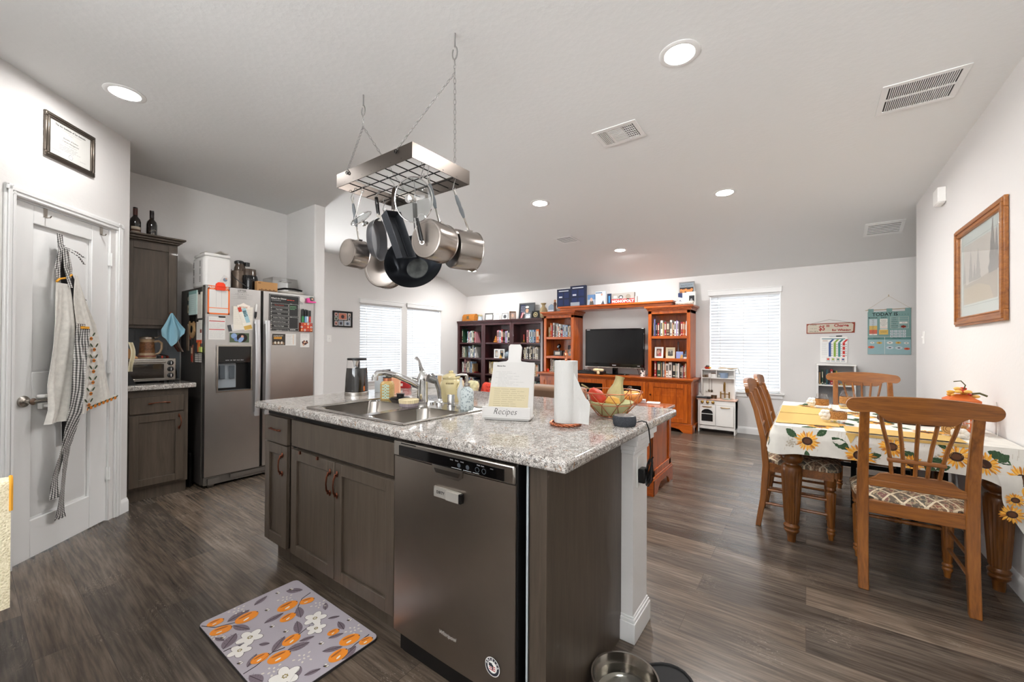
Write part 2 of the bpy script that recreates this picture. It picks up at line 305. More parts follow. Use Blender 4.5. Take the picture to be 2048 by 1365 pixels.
# ---------------------------------------------------------------- room shell
XR=.875;YB=6.63;XL=-6.10;YBR=5.85
def zc(y): return 2.748 if y<.6 else (2.748-.021*(y-.6) if y<=YBR else 2.638-(y-YBR)*.321/.78)
b=MB();b.box((-6.3,-2.6,-.06),(2.6,6.85,0));struct(b,'floor',FLOOR)
b=MB();pr=[(-2.6,2.748),(.6,2.748),(YBR,zc(YBR)),(YB+.2,2.317-.2*.41),(YB+.2,3.0),(-2.6,3.0)];b.prism(pr,'x',-6.3,2.6);struct(b,'ceiling',CEIL)
def hole_wall(ax,p0,p1,a0,a1,z1,holes):
    b=MB();q=lambda a,z0,c,z2: b.box((p0,a,z0),(p1,c,z2)) if ax=='x' else b.box((a,p0,z0),(c,p1,z2))
    c=a0
    for (h0,h1,zz0,zz1) in sorted(holes):
        if h0>c: q(c,0,h0,z1)
        q(h0,0,h1,zz0);q(h0,zz1,h1,z1);c=h1
    q(c,0,a1,z1);return b
WIN=[(3.99,4.86,.62,1.97),(4.985,5.85,.62,1.97)]
FILL_OPENING=(2.42,2.98,.04,2.0)  # unseen glazed opening added to bring daylight into the living area
struct(hole_wall('x',XL-.16,XL,2.2,YB+.2,2.9,WIN+[FILL_OPENING]),'wall_left',WALL)
WB=(-1.175,-.29,.6,2.02)
struct(hole_wall('y',YB,YB+.16,XL-.16,2.6,2.9,[WB]),'wall_back',WALL)
b=MB();b.box((XR,-2.6,0),(XR+.13,5.52,2.9));struct(b,'wall_right',WALL)
b=MB();b.box((2.47,5.52,0),(2.6,YB,2.9));b.box((XR+.13,5.39,0),(2.6,5.52,2.9));struct(b,'wall_hall',WALL)
b=MB();b.box((-4.92,.72,0),(-4.79,2.31,2.9));struct(b,'wall_fridge',WALL)
b=MB();b.box((XL,2.197,0),(-4.18,2.312,2.9));struct(b,'wall_stub',WALL,bev=.012)
# pantry wall, set at forty-five degrees
D=.70711;PO=V((-4.08,.75,0));PF=FR(PO,(-D,D,0),(D,D,0))   # local x runs toward the corner (negative = away), y up, z into the room
b=MB(PF);b.box((-2.9,0,-.12),(-.80,2.9,0));b.box((-.80,2.04,-.12),(-.165,2.9,0));b.box((-.165,0,-.12),(0,2.9,0))
b.M=None;b.prism([(-4.08,.75),(-4.80,.75),(-4.80,.65),(-4.02,.65)],'z',0,2.9);struct(b,'wall_pantry',WALL)
struct(hole_wall('y',-2.6,-2.47,-2.1,XR,2.9,[(-1.95,.72,1.22,2.42)]),'wall_front',WALL)  # opening added behind the camera, sill raised to throw light upward
b=MB();b.box((-2.16,-2.6,0),(-2.03,-1.2,2.9));struct(b,'wall_oven',WALL)
b=MB()
for a in ((-1.95,1.22,.72,1.28),(-1.95,2.36,.72,2.42),(-1.95,1.28,-1.89,2.36),(.66,1.28,.72,2.36),(-.65,1.28,-.58,2.36)): b.box((a[0],-2.58,a[1]),(a[2],-2.52,a[3]))
struct(b,'window_4',TRIM)  # frame of the added, unseen window that fills the room with light
b=MB()
for a in ((2.42,.04,2.98,.12),(2.42,1.92,2.98,2.0),(2.42,.12,2.49,1.92),(2.91,.12,2.98,1.92)): b.box((XL-.12,a[0],a[1]),(XL-.07,a[2],a[3]))
struct(b,'door_fill_added',TRIM)  # frame of the added glazed door, hidden behind the stub wall
# baseboards
def bb(name,M,L):
    b=MB(M);b.prism([(0,0),(.014,0),(.014,.07),(.011,.085),(.006,.092),(.004,.1),(0,.1)],'x',0,L);struct(b,name,TRIM)
bb('baseboard_right',AX((XR,-2.4,0),(0,0,1),(0,1,0)),7.92)
bb('baseboard_back',AX((2.4,YB,0),(0,0,1),(-1,0,0)),8.5)
bb('baseboard_left',AX((XL,YB,0),(0,0,1),(0,-1,0)),3.2)
bb('baseboard_pantry',AX(PO,(0,0,1),(D,-D,0)),.10)
bb('baseboard_pantry_side',AX(PO+V((D,-D,0))*.85,(0,0,1),(D,-D,0)),1.6)
# ---------------------------------------------------------------- pantry door
b=MB(PF)
def doorslab(b):
    x0,x1,y0,y1,t=-.797,-.168,.006,2.035,-.012
    P=[(-.685,-.30,1.07,1.93),(-.685,-.30,.22,.90)]
    b.box((x0,y0,t-.034),(x1,y1,t-.020))
    # stiles and rails in front of the field, panels recessed with sloped edges
    b.box((x0,y0,t-.020),(P[0][0],y1,t));b.box((P[0][1],y0,t-.020),(x1,y1,t))
    for a,c in ((y0,.22),(.90,1.07),(1.93,y1)): b.box((P[0][0],a,t-.020),(P[0][1],c,t))
    for (a,c,d,e) in P:
        b.taper((a+.012,d+.012,c-.012,e-.012,t-.020),(a+.055,d+.055,c-.055,e-.055,t-.004),0,0)
doorslab(b);d1=struct(b,'door_1',TRIM,bev=.003)
b=MB(PF)
for s in (-.832,-.098):
    a,c=(s-.028,s+.028)
    b.prism([(a,0),(c,0),(c,.010),(c-.012 if s<-.5 else c-.006,.019),((a+c)/2,.013),(a+.006,.020),(a,.018)],'y',0,2.105,M=Matrix.Identity(4)) if False else None
    b.box((a,0,0),(c,2.10,.012));b.box((a+.010,0,.012),(a+.030,2.10,.019));b.box((a+.036,0,.012),(c-.004,2.10,.016))
b.box((-.86,2.045,0),(-.07,2.10,.012));b.box((-.86,2.07,.012),(-.07,2.092,.019));b.box((-.84,2.049,.012),(-.09,2.062,.016))
b.box((-.80,2.037,-.06),(-.165,2.045,0));b.box((-.805,0,-.06),(-.799,2.04,0));b.box((-.166,0,-.06),(-.16,2.04,0))
struct(b,'trim_1',TRIM,bev=.003)
b=MB(PF)
for z in (1.83,1.075,.33):
    b.box((-.176,z-.045,-.01),(-.160,z+.045,.004));b.cyl((-.166,z-.045,.006),(-.166,z+.045,.006),.006,n=10)
build(b,'hinge',TRIM,d1)
b=MB(PF);kz=.91;b.lathe([(.001,0),(.031,0),(.033,.006),(.03,.012),(.012,.018),(.011,.04),(.017,.045),(.02,.052),(.0,.056)],24,Matrix.Translation((-.735,kz,-.012)))
b.tube([(-.735,kz,.035),(-.70,kz+.002,.04),(-.66,kz,.042),(-.62,kz-.002,.036)],.008,10,rs=[.009,.010,.009,.007],flat=.7);build(b,'door_lever',NICK,d1)
t=thing('child_lock','white plastic child lock strapped over pantry door lever','lock',PF@V((-.6,.86,0)))
b=MB(PF);b.box((-.655,kz-.055,-.011),(-.60,kz-.02,.012));b.box((-.645,kz-.045,.012),(-.575,kz-.028,.035));build(b,'lock_body',WHT,t,.004)
b=MB(PF);b.box((-.66,kz+.012,-.011),(-.585,kz+.03,.03));build(b,'lock_bridge',WHT,t,.004)
for i,(x,l) in enumerate(((-.619,'small metal over-door hook above the aprons, further from hinges'),(-.231,'small metal over-door hook near the upper hinge'))):
    b=MB(PF);b.box((x-.011,1.985,-.0118),(x+.011,2.0345,-.009));b.tube([(x,1.99,-.009),(x,1.982,0),(x,1.984,.014),(x,1.994,.02)],.004,6);b.box((x-.011,2.0352,-.05),(x+.011,2.0365,-.009));solo(b,'door_hook',NICK,l,'hook')
# framed diploma
t=thing('framed_certificate','framed university certificate in dark silver moulding above pantry door','framed certificate',PF@V((-.485,2.34,0)))
def frame(b,x0,y0,x1,y1,w,d,z0=.001,m=0,lip=None):
    for a in ((x0,y0,x1,y0+w),(x0,y1-w,x1,y1),(x0,y0+w,x0+w,y1-w),(x1-w,y0+w,x1,y1-w)): b.box((a[0],a[1],z0),(a[2],a[3],z0+d),m)
    if lip: frame(b,x0+lip,y0+lip,x1-lip,y1-lip,w*.35,d*1.35,z0,m)
b=MB(PF);frame(b,-.652,2.345,-.316,2.612,.03,.014,lip=.010);build(b,'frame',steel('pewter moulding','#6f675f',.35,0),t,.003)
b=MB(PF);b.box((-.625,2.37,.002),(-.342,2.586,.006));build(b,'paper',C('#c6c5c1',.6),t)
b=MB(PF);zz=.0064;xm=-.483
b.text('The Art Institute of San Antonio',.0155,xm,2.563,zz,0,bold=.0004);b.text('upon the recommendation of the faculty confers upon',.0065,xm,2.547,zz,1)
b.text('the degree of',.006,xm,2.535,zz,1);b.text('Bachelor of Science',.0125,xm,2.502,zz,0)
b.text('Culinary Management',.0125,xm,2.484,zz,0);b.text('with all rights and honors',.008,xm,2.468,zz,1);b.lines(-.56,-.41,2.452,.009,4,zz,1,.002);b.disc(xm,2.402,.014,zz,1,20);b.disc(xm,2.402,.0115,zz+.0001,2,20);b.text('AI',.012,xm,2.402,zz+.0002,1)
b.lines(-.61,-.53,2.405,.01,1,zz,1,.002);b.lines(-.42,-.36,2.405,.01,1,zz,1,.002);build(b,'lettering',[INK,GINK,PAP],t)
# aprons hanging on the door
AP=mat('white apron linen','#d8d5ce',.9,var=.09,vs=45,bump=.2,bs=90);GING=gingham('black gingham',scale=95,axes=(0,2));APB=mat('black apron cloth','#171516',.9);GOLD=mat('gold piping','#d99a2b',.8)
t=thing('apron','white ruffled apron with black gingham ties hanging on pantry door','apron',PF@V((-.5,.15,.05)))
def shp(L,z): # piecewise linear lookup
    for (z0,a0),(z1,a1) in zip(L,L[1:]):
        if z1<=z<=z0: k=(z0-z)/(z0-z1) if z0!=z1 else 0;return a0+(a1-a0)*k
    return L[-1][1] if z<L[-1][0] else L[0][1]
def cloth(b,Ls,Rs,zt,zb,amp,fr,zoff,nu=28,nv=40,m=0,th=.002,ruf=0,dz=None):
    def fn(u,v):
        z=zt+(zb-zt)*v;x0=shp(Ls,z);x1=shp(Rs,z);x=x0+(x1-x0)*u;k=min(1,v*2.2)
        w=amp*k*math.sin(u*fr+1.3*math.sin(v*3))+amp*.5*k*math.sin(u*fr*2.3+v*5)
        zz=z+(dz(u)*v if dz else 0)
        return (x,zz+(ruf*math.sin(u*70) if v>.97 else 0),zoff+w+.010)
    b.sheet(fn,nu,nv,m,th)
b=MB(PF);cloth(b,[(1.60,-.635),(1.36,-.65),(1.33,-.655),(1.0,-.69),(.85,-.675),(.77,-.695)],[(1.60,-.55),(1.36,-.505),(1.0,-.50),(.77,-.54)],1.60,.77,.012,9,.05);build(b,'bib_and_skirt',AP,t)
b=MB(PF);cloth(b,[(1.66,-.52),(1.5,-.535),(1.36,-.525),(1.0,-.50),(.80,-.50)],[(1.66,-.505),(1.45,-.42),(1.34,-.37),(1.1,-.30),(.80,-.22)],1.66,.81,.012,11,.055,dz=lambda u:.06*u);build(b,'overlay_skirt',AP,t)
b=MB(PF);cloth(b,[(1.36,-.545),(1.2,-.50),(1.0,-.49),(.82,-.51)],[(1.36,-.475),(1.2,-.41),(1.0,-.42),(.82,-.46)],1.32,.80,.006,5,.085,12,24);
for i in range(7):
    z=1.27-i*.07;x=shp([(1.32,-.47),(1.2,-.43),(1.0,-.435),(.80,-.475)],z);b.disc(x,z,.012,.106,1,10);b.rect(x-.012,z-.002,x+.012,z+.002,.1065,3)
    for s in (-1,1): b.disc(x+s*.02,z+.028,.016,.105,2,8,.006,s*.9)
build(b,'pumpkin_print_lining',[AP,C('#c9761c'),C('#3d4a32'),INK],t)
b=MB(PF)
for i in range(9):
    k=i/8;x=-.49+k*.25;z=.812+.05*k+.004;b.disc(x,z,.011,.090,1,10);b.disc(x+.014,z+.008,.014,.0895,2,8,.005,.6)
b.sheet(lambda u,v:(-.50+u*.28,.80+.06*u+v*.03,.084+.004*math.sin(u*40)),30,2,0,.001);build(b,'pumpkin_hem',[AP,C('#c9761c'),C('#3d4a32')],t)
b=MB(PF)
def strap(pts,w,m=0,tw=0):
    def fn(u,v):
        k=v*(len(pts)-1);i=min(int(k),len(pts)-2);f=k-i;p=V(pts[i]).lerp(V(pts[i+1]),f);a=tw*math.sin(v*7)
        return (p.x+(u-.5)*w*math.cos(a),p.y,p.z+(u-.5)*w*math.sin(a)*.5)
    b.sheet(fn,2,14,m,.002)
for p,w in (([(-.575,1.90,0.026),(-.575,1.80,0.034)],.035),([(-.585,1.83,0.038),(-.60,1.72,0.044),(-.605,1.63,0.044)],.026),([(-.565,1.82,0.040),(-.56,1.7,0.046),(-.55,1.58,0.068)],.024),([(-.54,1.81,0.036),(-.525,1.7,0.044),(-.53,1.64,0.044)],.022),
            ([(-.57,1.825,0.044),(-.50,1.81,0.054),(-.44,1.785,0.050)],.022),([(-.56,1.815,0.048),(-.48,1.785,0.052),(-.43,1.745,0.044)],.016),([(-.57,1.835,0.044),(-.60,1.80,0.050),(-.62,1.68,0.046)],.02)): strap(p,w)
strap([(-.525,1.36,0.104),(-.55,1.15,0.109),(-.555,.9,0.104),(-.56,.62,0.050),(-.595,.42,0.030),(-.59,.31,0.028)],.055,0,.5)
strap([(-.505,1.33,0.112),(-.53,1.1,0.109),(-.54,.85,0.104),(-.545,.6,0.050),(-.535,.42,0.030),(-.55,.21,0.025),(-.545,.17,0.022)],.062,0,.7)
build(b,'gingham_tie',GING,t)
b=MB(PF);b.tube([(-.635,1.605,0.064),(-.60,1.625,0.050),(-.55,1.64,0.050),(-.515,1.665,0.044)],.006,6);b.box((-.53,1.33,0.104),(-.49,1.345,0.124));build(b,'gold_piping',GOLD,t)
t=thing('black_apron','black apron showing behind the white apron on pantry door','apron',PF@V((-.5,.7,.01)))
b=MB(PF);cloth(b,[(1.80,-.545),(1.6,-.54),(1.45,-.56),(.95,-.60)],[(1.80,-.53),(1.6,-.43),(1.2,-.34),(.95,-.29)],1.82,.93,.004,8,-.004);build(b,'apron_body',APB,t)
b=MB(PF)
for p,w in (([(-.555,1.86,.006),(-.545,1.7,.01)],.02),([(-.42,1.55,.004),(-.385,1.52,.012)],.035),([(-.355,1.2,.004),(-.30,1.16,.014)],.05),([(-.51,.85,.008),(-.505,.62,.008)],.035)): strap(p,w)
build(b,'apron_tie',APB,t)
# tea towel on the oven handle at the frame edge, with the oven that carries it
t=thing('oven_range','steel oven range carrying the cream towel','oven',(-1.9,-.35,0))
b=MB();b.box((-2.2,-.72,0.0),(-1.565,.035,.9));b.box((-2.2,-.72,.9),(-1.565,.035,.915));build(b,'oven_body',SSD,t,.004)
b=MB();b.cyl((-1.515,-.66,.905),(-1.515,.03,.905),.010);b.box((-1.565,-.65,.893),(-1.515,-.63,.913));b.box((-1.565,-.345,.893),(-1.515,-.325,.913));build(b,'oven_handle',SSH,t)
b=MB()
def tw(u,v):
    L=.275+.010*math.sin(u*8);s=v*(L*2+.05)
    if s<L: z=.912-L+s;x=-1.499+.012*math.sin(u*9)*(1-s/L)
    elif s<L+.05: a=(s-L)/.05*PI;z=.912+.014*math.sin(a);x=-1.515+.016*math.cos(a)
    else: z=.912-(s-L-.05);x=-1.531
    return (x,-.30+u*.378,z)
b.sheet(tw,40,60,0,.003);t2=solo(b,'kitchen_towel',weave('cream waffle towel','#ece3c6','#cfc39d',260),'cream waffle kitchen towel with yellow trim hanging from oven handle','towel')
b=MB();b.tube([tw(1,.36+v/80) for v in range(13)],.0035,6);build(b,'yellow_trim',GOLD,t2)
# ---------------------------------------------------------------- windows and blinds
def mk_slat():
    m=bpy.data.materials.new('white blind slat');m.use_nodes=True;nt=m.node_tree;nt.nodes.remove(nt.nodes['Principled BSDF']);o=nt.nodes['Material Output']
    d=nt.nodes.new('ShaderNodeBsdfDiffuse');d.inputs[0].default_value=(.66,.69,.72,1);t=nt.nodes.new('ShaderNodeBsdfTranslucent');t.inputs[0].default_value=(.75,.8,.85,1)
    mx=nt.nodes.new('ShaderNodeMixShader');mx.inputs[0].default_value=.025;L=nt.links.new;L(d.outputs[0],mx.inputs[1]);L(t.outputs[0],mx.inputs[2]);L(mx.outputs[0],o.inputs[0]);return m
SLAT=mk_slat();WGL=glass('window pane glass',alpha=.03)
def window(n,M,w,z0,z1,lab,tilt=1.22):   # local x across, y up, z into room; opening 0..w
    b=MB(M);e=.04
    for a in ((0,z0,w,z0+e),(0,z1-e,w,z1),(0,z0+e,e,z1-e),(w-e,z0+e,w,z1-e)): b.box((a[0],a[1],-.13),(a[2],a[3],-.09))
    zm=(z0+z1)/2;b.box((e,zm-.02,-.125),(w-e,zm+.02,-.085));f=struct(b,'window_%d'%n,TRIM)
    b=MB(M);b.box((e,z0+e,-.112),(w-e,z1-e,-.108));g=build(b,'pane',WGL,f)
    b=MB(M);b.box((-.05,z0-.022,-.085),(w+.05,z0,.035));b.box((-.03,z0-.075,.0005),(w+.03,z0-.022,.014));struct(b,'trim_%d'%(n+1),TRIM,bev=.004)
    r=thing('window_blind',lab,'blind',M@V((w/2,z0,0)),'white slatted window blinds')
    b=MB(M);b.box((-.02,z1-.02,.001),(w+.02,z1+.055,.03));b.box((-.025,z1+.045,.001),(w+.025,z1+.06,.036));b.box((.005,z1-.045,-.06),(w-.005,z1-.005,-.01));build(b,'valance',TRIM,r,.003)
    b=MB(M);k=int((z1-z0-.07)/.044)
    for i in range(k):
        z=z1-.055-i*.044;c=math.cos(tilt)*.028;s_=math.sin(tilt)*.028
        vs=[];
        for x in (.006,w-.006):
            for q in (-1,0,1): vs.append((x,z-q*s_*1.0+(.003 if q==0 else 0),-.036+q*c+(.005 if q==0 else 0)))
        b.add(vs,[(0,1,4,3),(1,2,5,4)],0,True)
    build(b,'slats',SLAT,r)
    b=MB(M);b.box((.006,z0+.012,-.06),(w-.006,z0+.035,-.012));build(b,'bottom_rail',TRIM,r,.004)
    b=MB(M)
    for x in (.14,w/2,w-.14): b.box((x-.003,z0+.03,-.0105),(x+.003,z1-.04,-.0095));b.box((x-.003,z0+.03,-.0625),(x+.003,z1-.04,-.0615))
    build(b,'ladder_cord',TRIM,r)
    b=MB(M);b.cyl((.11,z1-.03,.006),(.11,z1-.62,.008),.004,n=6);build(b,'tilt_wand',glass('clear wand',alpha=.25),r)
window(1,FR((XL,WIN[0][0],0),(0,1,0),(1,0,0)),.87,.62,1.97,'white slatted blind over the window closer to the photo collage')
window(2,FR((XL,WIN[1][0],0),(0,1,0),(1,0,0)),.865,.62,1.97,'white slatted blind over the window beside the dark bookcases')
window(3,FR((WB[0],YB,0),(1,0,0),(0,-1,0)),WB[1]-WB[0],.6,2.02,'white slatted blind over the window behind the play kitchen')
# ---------------------------------------------------------------- cabinets on the fridge wall
def shaker(b,x0,z0,x1,z1,w=.055,t=.02,M=None):   # local: x across, y up, z out; front face at z=0
    b.box((x0,z0,-t),(x1,z1,-t+.008))
    for a in ((x0,z0,x0+w,z1),(x1-w,z0,x1,z1),(x0+w,z0,x1-w,z0+w),(x0+w,z1-w,x1-w,z1)): b.box((a[0],a[1],-t+.008),(a[2],a[3],0))
def twig_pull(M,L=.1):    # bent twig-like copper bow pull, along local y
    b=MB(M);pts=[(0,-L/2,0),(0.002,-L/2+.004,.014),(.006,-L*.3,.024),(.009,0,.028),(.006,L*.3,.024),(.002,L/2-.004,.014),(0,L/2,0)]
    b.tube(pts,.004,7,rs=[.006,.005,.004,.0035,.004,.005,.006])
    for s in (-1,1): b.ell((0,s*L/2,.004),(.007,.016,.005),8);b.ell((.003,s*L*.42,.016),(.005,.012,.005),8)
    return b
FF=FR((-4.20,0,0),(0,1,0),(1,0,0))
t=thing('base_cabinet','grey brown base cabinet with drawer beside refrigerator','cabinet',(-4.48,.95,0))
b=MB();b.box((-4.785,.765,.10),(-4.222,1.15,.875));b.box((-4.785,.765,0),(-4.262,1.15,.10));build(b,'body',CAB,t)
b=MB(FF);b.box((.782,.69,-.02),(1.118,.822,0));o=build(b,'drawer',CAB,t,.003)
build(twig_pull(FF@Matrix.Translation((.96,.765,0))@Matrix.Rotation(PI/2,4,'Z'),.11),'drawer_pull',BRZ,o)
b=MB(FF);shaker(b,.782,.12,1.118,.675);o=build(b,'door',CAB,t,.002);build(twig_pull(FF@Matrix.Translation((1.085,.60,0)),.10),'door_pull',BRZ,o)
b=MB();b.box((-4.785,.762,.876),(-4.168,1.192,.914));solo(b,'countertop',GRAN,'short speckled granite countertop under the toaster oven','countertop',bev=.006)
b=MB();b.box((-4.789,.762,.916),(-4.782,1.236,1.37));
for i in range(5):
    for j in range(3):
        y=.765+j*.155+(.07 if i%2 else 0);z=.917+i*.088
        b.box((-4.783,max(.763,y+.0015),z+.0015),(-4.775,min(1.235,y+.1535),z+.0865))
struct(b,'trim_9',mat('grey wall tile','#8d949a',.25))
t=thing('wall_cabinet','grey brown upper wall cabinet with crown moulding and wine bottles on top','cabinet',(-4.63,.95,1.37))
UF=FR((-4.455,0,0),(0,1,0),(1,0,0))
b=MB();b.box((-4.785,.765,1.37),(-4.475,1.135,2.10));build(b,'body',CAB,t)
b=MB(UF);shaker(b,.79,1.395,1.125,2.085);o=build(b,'door',CAB,t,.002);b=MB(UF);b.lathe([(0,0),(.006,0),(.005,.012),(.013,.016),(.014,.024),(.008,.03),(0,.031)],16,Matrix.Translation((1.085,1.50,0)));build(b,'knob',BRZ,o)
b=MB();
for k,(e,z0,z1) in enumerate(((.01,2.10,2.115),(.025,2.115,2.135),(.045,2.135,2.150))): b.box((-4.785,.765,z0),(-4.455+e,1.135+e,z1))
build(b,'crown_moulding',CAB,t,.004)
BOT=mat('dark bottle glass','#140d0a',.05,coat=1);LBL=mat('bottle label','#cfc4b2',.7)
def bottle(x,y,z,lab,kind):
    t=thing('wine_bottle',lab,'bottle',(x,y,z),'wine bottles on the wall cabinet')
    b=MB();b.lathe([(0,0),(.034,0),(.037,.006),(.037,.125),(.033,.147),(.018,.168),(.0145,.178),(.014,.235),(.0155,.237),(.0155,.246),(.012,.248),(0,.248)],24,o=(x,y,z));build(b,'bottle_body',BOT,t)
    b=MB();b.lathe([(.0146,.180),(.0152,.18),(.0152,.236),(.0146,.236)],20,o=(x,y,z));build(b,'capsule',C('#4a2016',.4) if kind else C('#1d1411',.4),t)
    b=MB()
    def fn(u,v): a=-.95+u*1.9;return (x+.0375*math.cos(a),y+.0375*math.sin(a),z+(.025 if kind else .03)+v*(.055 if kind else .045))
    if kind: b.sheet(fn,10,1,0);b.sheet(lambda u,v:(x+.0378*math.cos(-.95+u*1.9),y+.0378*math.sin(-.95+u*1.9),z+.04+v*.018),10,1,1)
    else:
        T=FR((x+.0385,y,z),(0,1,0),(1,0,0));m2=MB(T);m2.text('LAR',.014,0,.04,.0,0,fn=lambda q:((q.x),q.y,-.0385+math.sqrt(max(.0383**2-q.x**2,0))));b.v+=m2.v;b.f+=[tuple(i+0 for i in f) for f in m2.f];b.m+=m2.m;b.s+=m2.s
        b.tube([(x+.0380*math.cos(a),y+.0380*math.sin(a),z+.055+.02*math.sin((a+.6)*1.9)) for a in [-.6+.15*i for i in range(9)]],.0012,5)
    build(b,'bottle_label',[LBL,C('#5a4030')],t)
bottle(-4.62,.885,2.1505,'dark wine bottle with pale label on cabinet top, beside pantry corner',1)
bottle(-4.62,.992,2.1505,'dark wine bottle with white lettering on cabinet top, towards refrigerator',0)
# toaster oven and what is on it
t=thing('toaster_oven','steel toaster oven with three dark knobs on granite countertop','toaster oven',(-4.5,.93,.914))
b=MB();b.box((-4.66,.79,.935),(-4.345,1.10,1.118));build(b,'oven_body',SSH,t,.006)
TF=FR((-4.345,0,0),(0,1,0),(1,0,0));b=MB(TF);b.box((.79,.955,0),(1.025,1.075,.006));b.box((.79,.935,0),(1.03,.955,.008));b.box((.79,1.078,0),(1.03,1.10,.008));o=build(b,'oven_door',SSH,t,.002)
b=MB(TF);b.box((.795,.957,.0062),(1.018,1.073,.008));build(b,'oven_glass',mat('oven window','#2b2622',.08,coat=1),o)
b=MB(TF);b.cyl((.79,1.092,.03),(1.02,1.092,.03),.009);b.box((1.0,1.085,0),(1.01,1.099,.03));build(b,'oven_handle',SSH,o)
for i in range(3):
    b=MB(TF);z=1.08-i*.052;b.lathe([(0,0),(.021,0),(.021,.004),(.017,.006),(.016,.018),(.013,.02),(0,.02)],20,Matrix.Translation((1.062,z,.0)));b.box((1.060,z-.012,.0195),(1.064,z+.012,.022),1);build(b,'knob',[BLK,WHT],t)
b=MB()
for y in (.81,1.07):
    for x in (-4.63,-4.38): b.box((x-.015,y-.015,.9142),(x+.015,y+.015,.936))
build(b,'foot',BLK,t)
b=MB();b.tube([(-4.56,.97,1.125),(-4.56,1.03,1.15),(-4.55,1.09,1.135),(-4.52,1.125,1.08),(-4.50,1.14,1.0),(-4.5,1.145,.94),(-4.53,1.13,.922),(-4.62,1.11,.92)],.004,6);build(b,'power_cord',BLK,t)
t=thing('beer_stein','lidded brown stoneware beer stein on the toaster oven','stein',(-4.46,.935,1.1185))
STW=mat('stein stoneware','#9c8468',.35);STP=mat('stein painted scene','#6b4527',.4,var=.5,vs=60)
b=MB();b.lathe([(0,0),(.058,0),(.060,.012),(.056,.016),(.058,.028),(.052,.036),(.05,.05),(.044,.14),(.046,.15),(.048,.158),(0,.158)],28,o=(-4.46,.935,1.1185));build(b,'stein_body',STW,t)
b=MB();b.lathe([(.0512,.045),(.0455,.135)],28,o=(-4.46,.935,1.1185));b.lathe([(.0592,.013),(.0575,.022)],28,o=(-4.46,.935,1.1185),m=1);build(b,'painted_band',[STP,C('#6e2a1c',.4)],t)
b=MB();b.lathe([(.049,.158),(.05,.166),(.046,.176),(.02,.184),(0,.188)],28,o=(-4.46,.935,1.1185));b.tube([(-4.46,.98,1.29),(-4.46,1.0,1.293),(-4.46,1.02,1.312)],.005,6);build(b,'lid',mat('pewter','#8a8074',.35,1),t)
b=MB();b.tube([(-4.46,.975,1.255),(-4.46,1.01,1.262),(-4.46,1.03,1.245),(-4.46,1.03,1.20),(-4.46,1.015,1.16),(-4.46,.985,1.15)],.009,8);build(b,'handle',STW,t)
b=MB();b.box((-4.50,1.01,1.119),(-4.47,1.075,1.135));b.box((-4.468,1.03,1.119),(-4.462,1.04,1.136),1);b.box((-4.50,1.06,1.119),(-4.47,1.078,1.1355),1);solo(b,'lighter',[BLK,C('#c8391f',.4)],'black and red long lighter lying on the toaster oven','lighter')
b=MB();b.sheet(lambda u,v:(-4.318+.02*math.sin(v*3)+.01*math.cos(u*6),.80+.028*u-.010*(1-v)+.01*math.sin(v*5),1.25-.23*v),8,16,0,.003)
for i in range(8): b.disc(.812+.006*(i%2),1.21-i*.02,.004,0,1,6) if False else None
solo(b,'oven_mitt',[CREAM,INK],'cream patterned mitt hanging by the pantry wall edge over the toaster oven','oven mitt')
b=MB();b.box((-4.40,.79,1.119),(-4.36,.86,1.133));b.prism([(.79,1.133),(.855,1.133),(.80,1.21),(.79,1.21)],'x',-4.395,-4.365);solo(b,'napkin_holder',wood('tan wood','#a8744a','#c99a68',2),'tan wooden holder on the toaster oven beside the stein','holder',bev=.003)
b=MB();b.prism([(-.0,0),(.07,0),(.055,.012),(.02,.085),(0,.14)],'x',-4.29,-4.275,M=Matrix.Translation((0,.775,.9145)));solo(b,'tablet_stand',BLK,'black angled stand on countertop at pantry wall edge','stand')
# blue cloth on the cabinet knob
b=MB()
def bl(u,v):
    z=1.505-.29*v*(1-.35*abs(u-.45)*2*v);w=.012+.15*min(1,v*1.6)*(1-.25*max(0,v-.6));y=1.085+(u-.42)*w;return (-4.43+.016*math.sin(u*13)*min(1,v*3)+.01,y,z)
b.sheet(bl,26,22,0,.003);solo(b,'cleaning_cloth',mat('pale blue cloth','#8fbccd',.9,bump=.2,bs=140),'pale blue cloth hanging from the wall cabinet knob','cloth')
b=MB();b.lathe([(0,0),(.09,0),(.095,.02),(.10,.26),(.088,.29),(0,.30)],24,o=(-4.42,1.198,0),sy=.30);solo(b,'waste_bin',BLK,'slim black bin standing between base cabinet and refrigerator','bin')
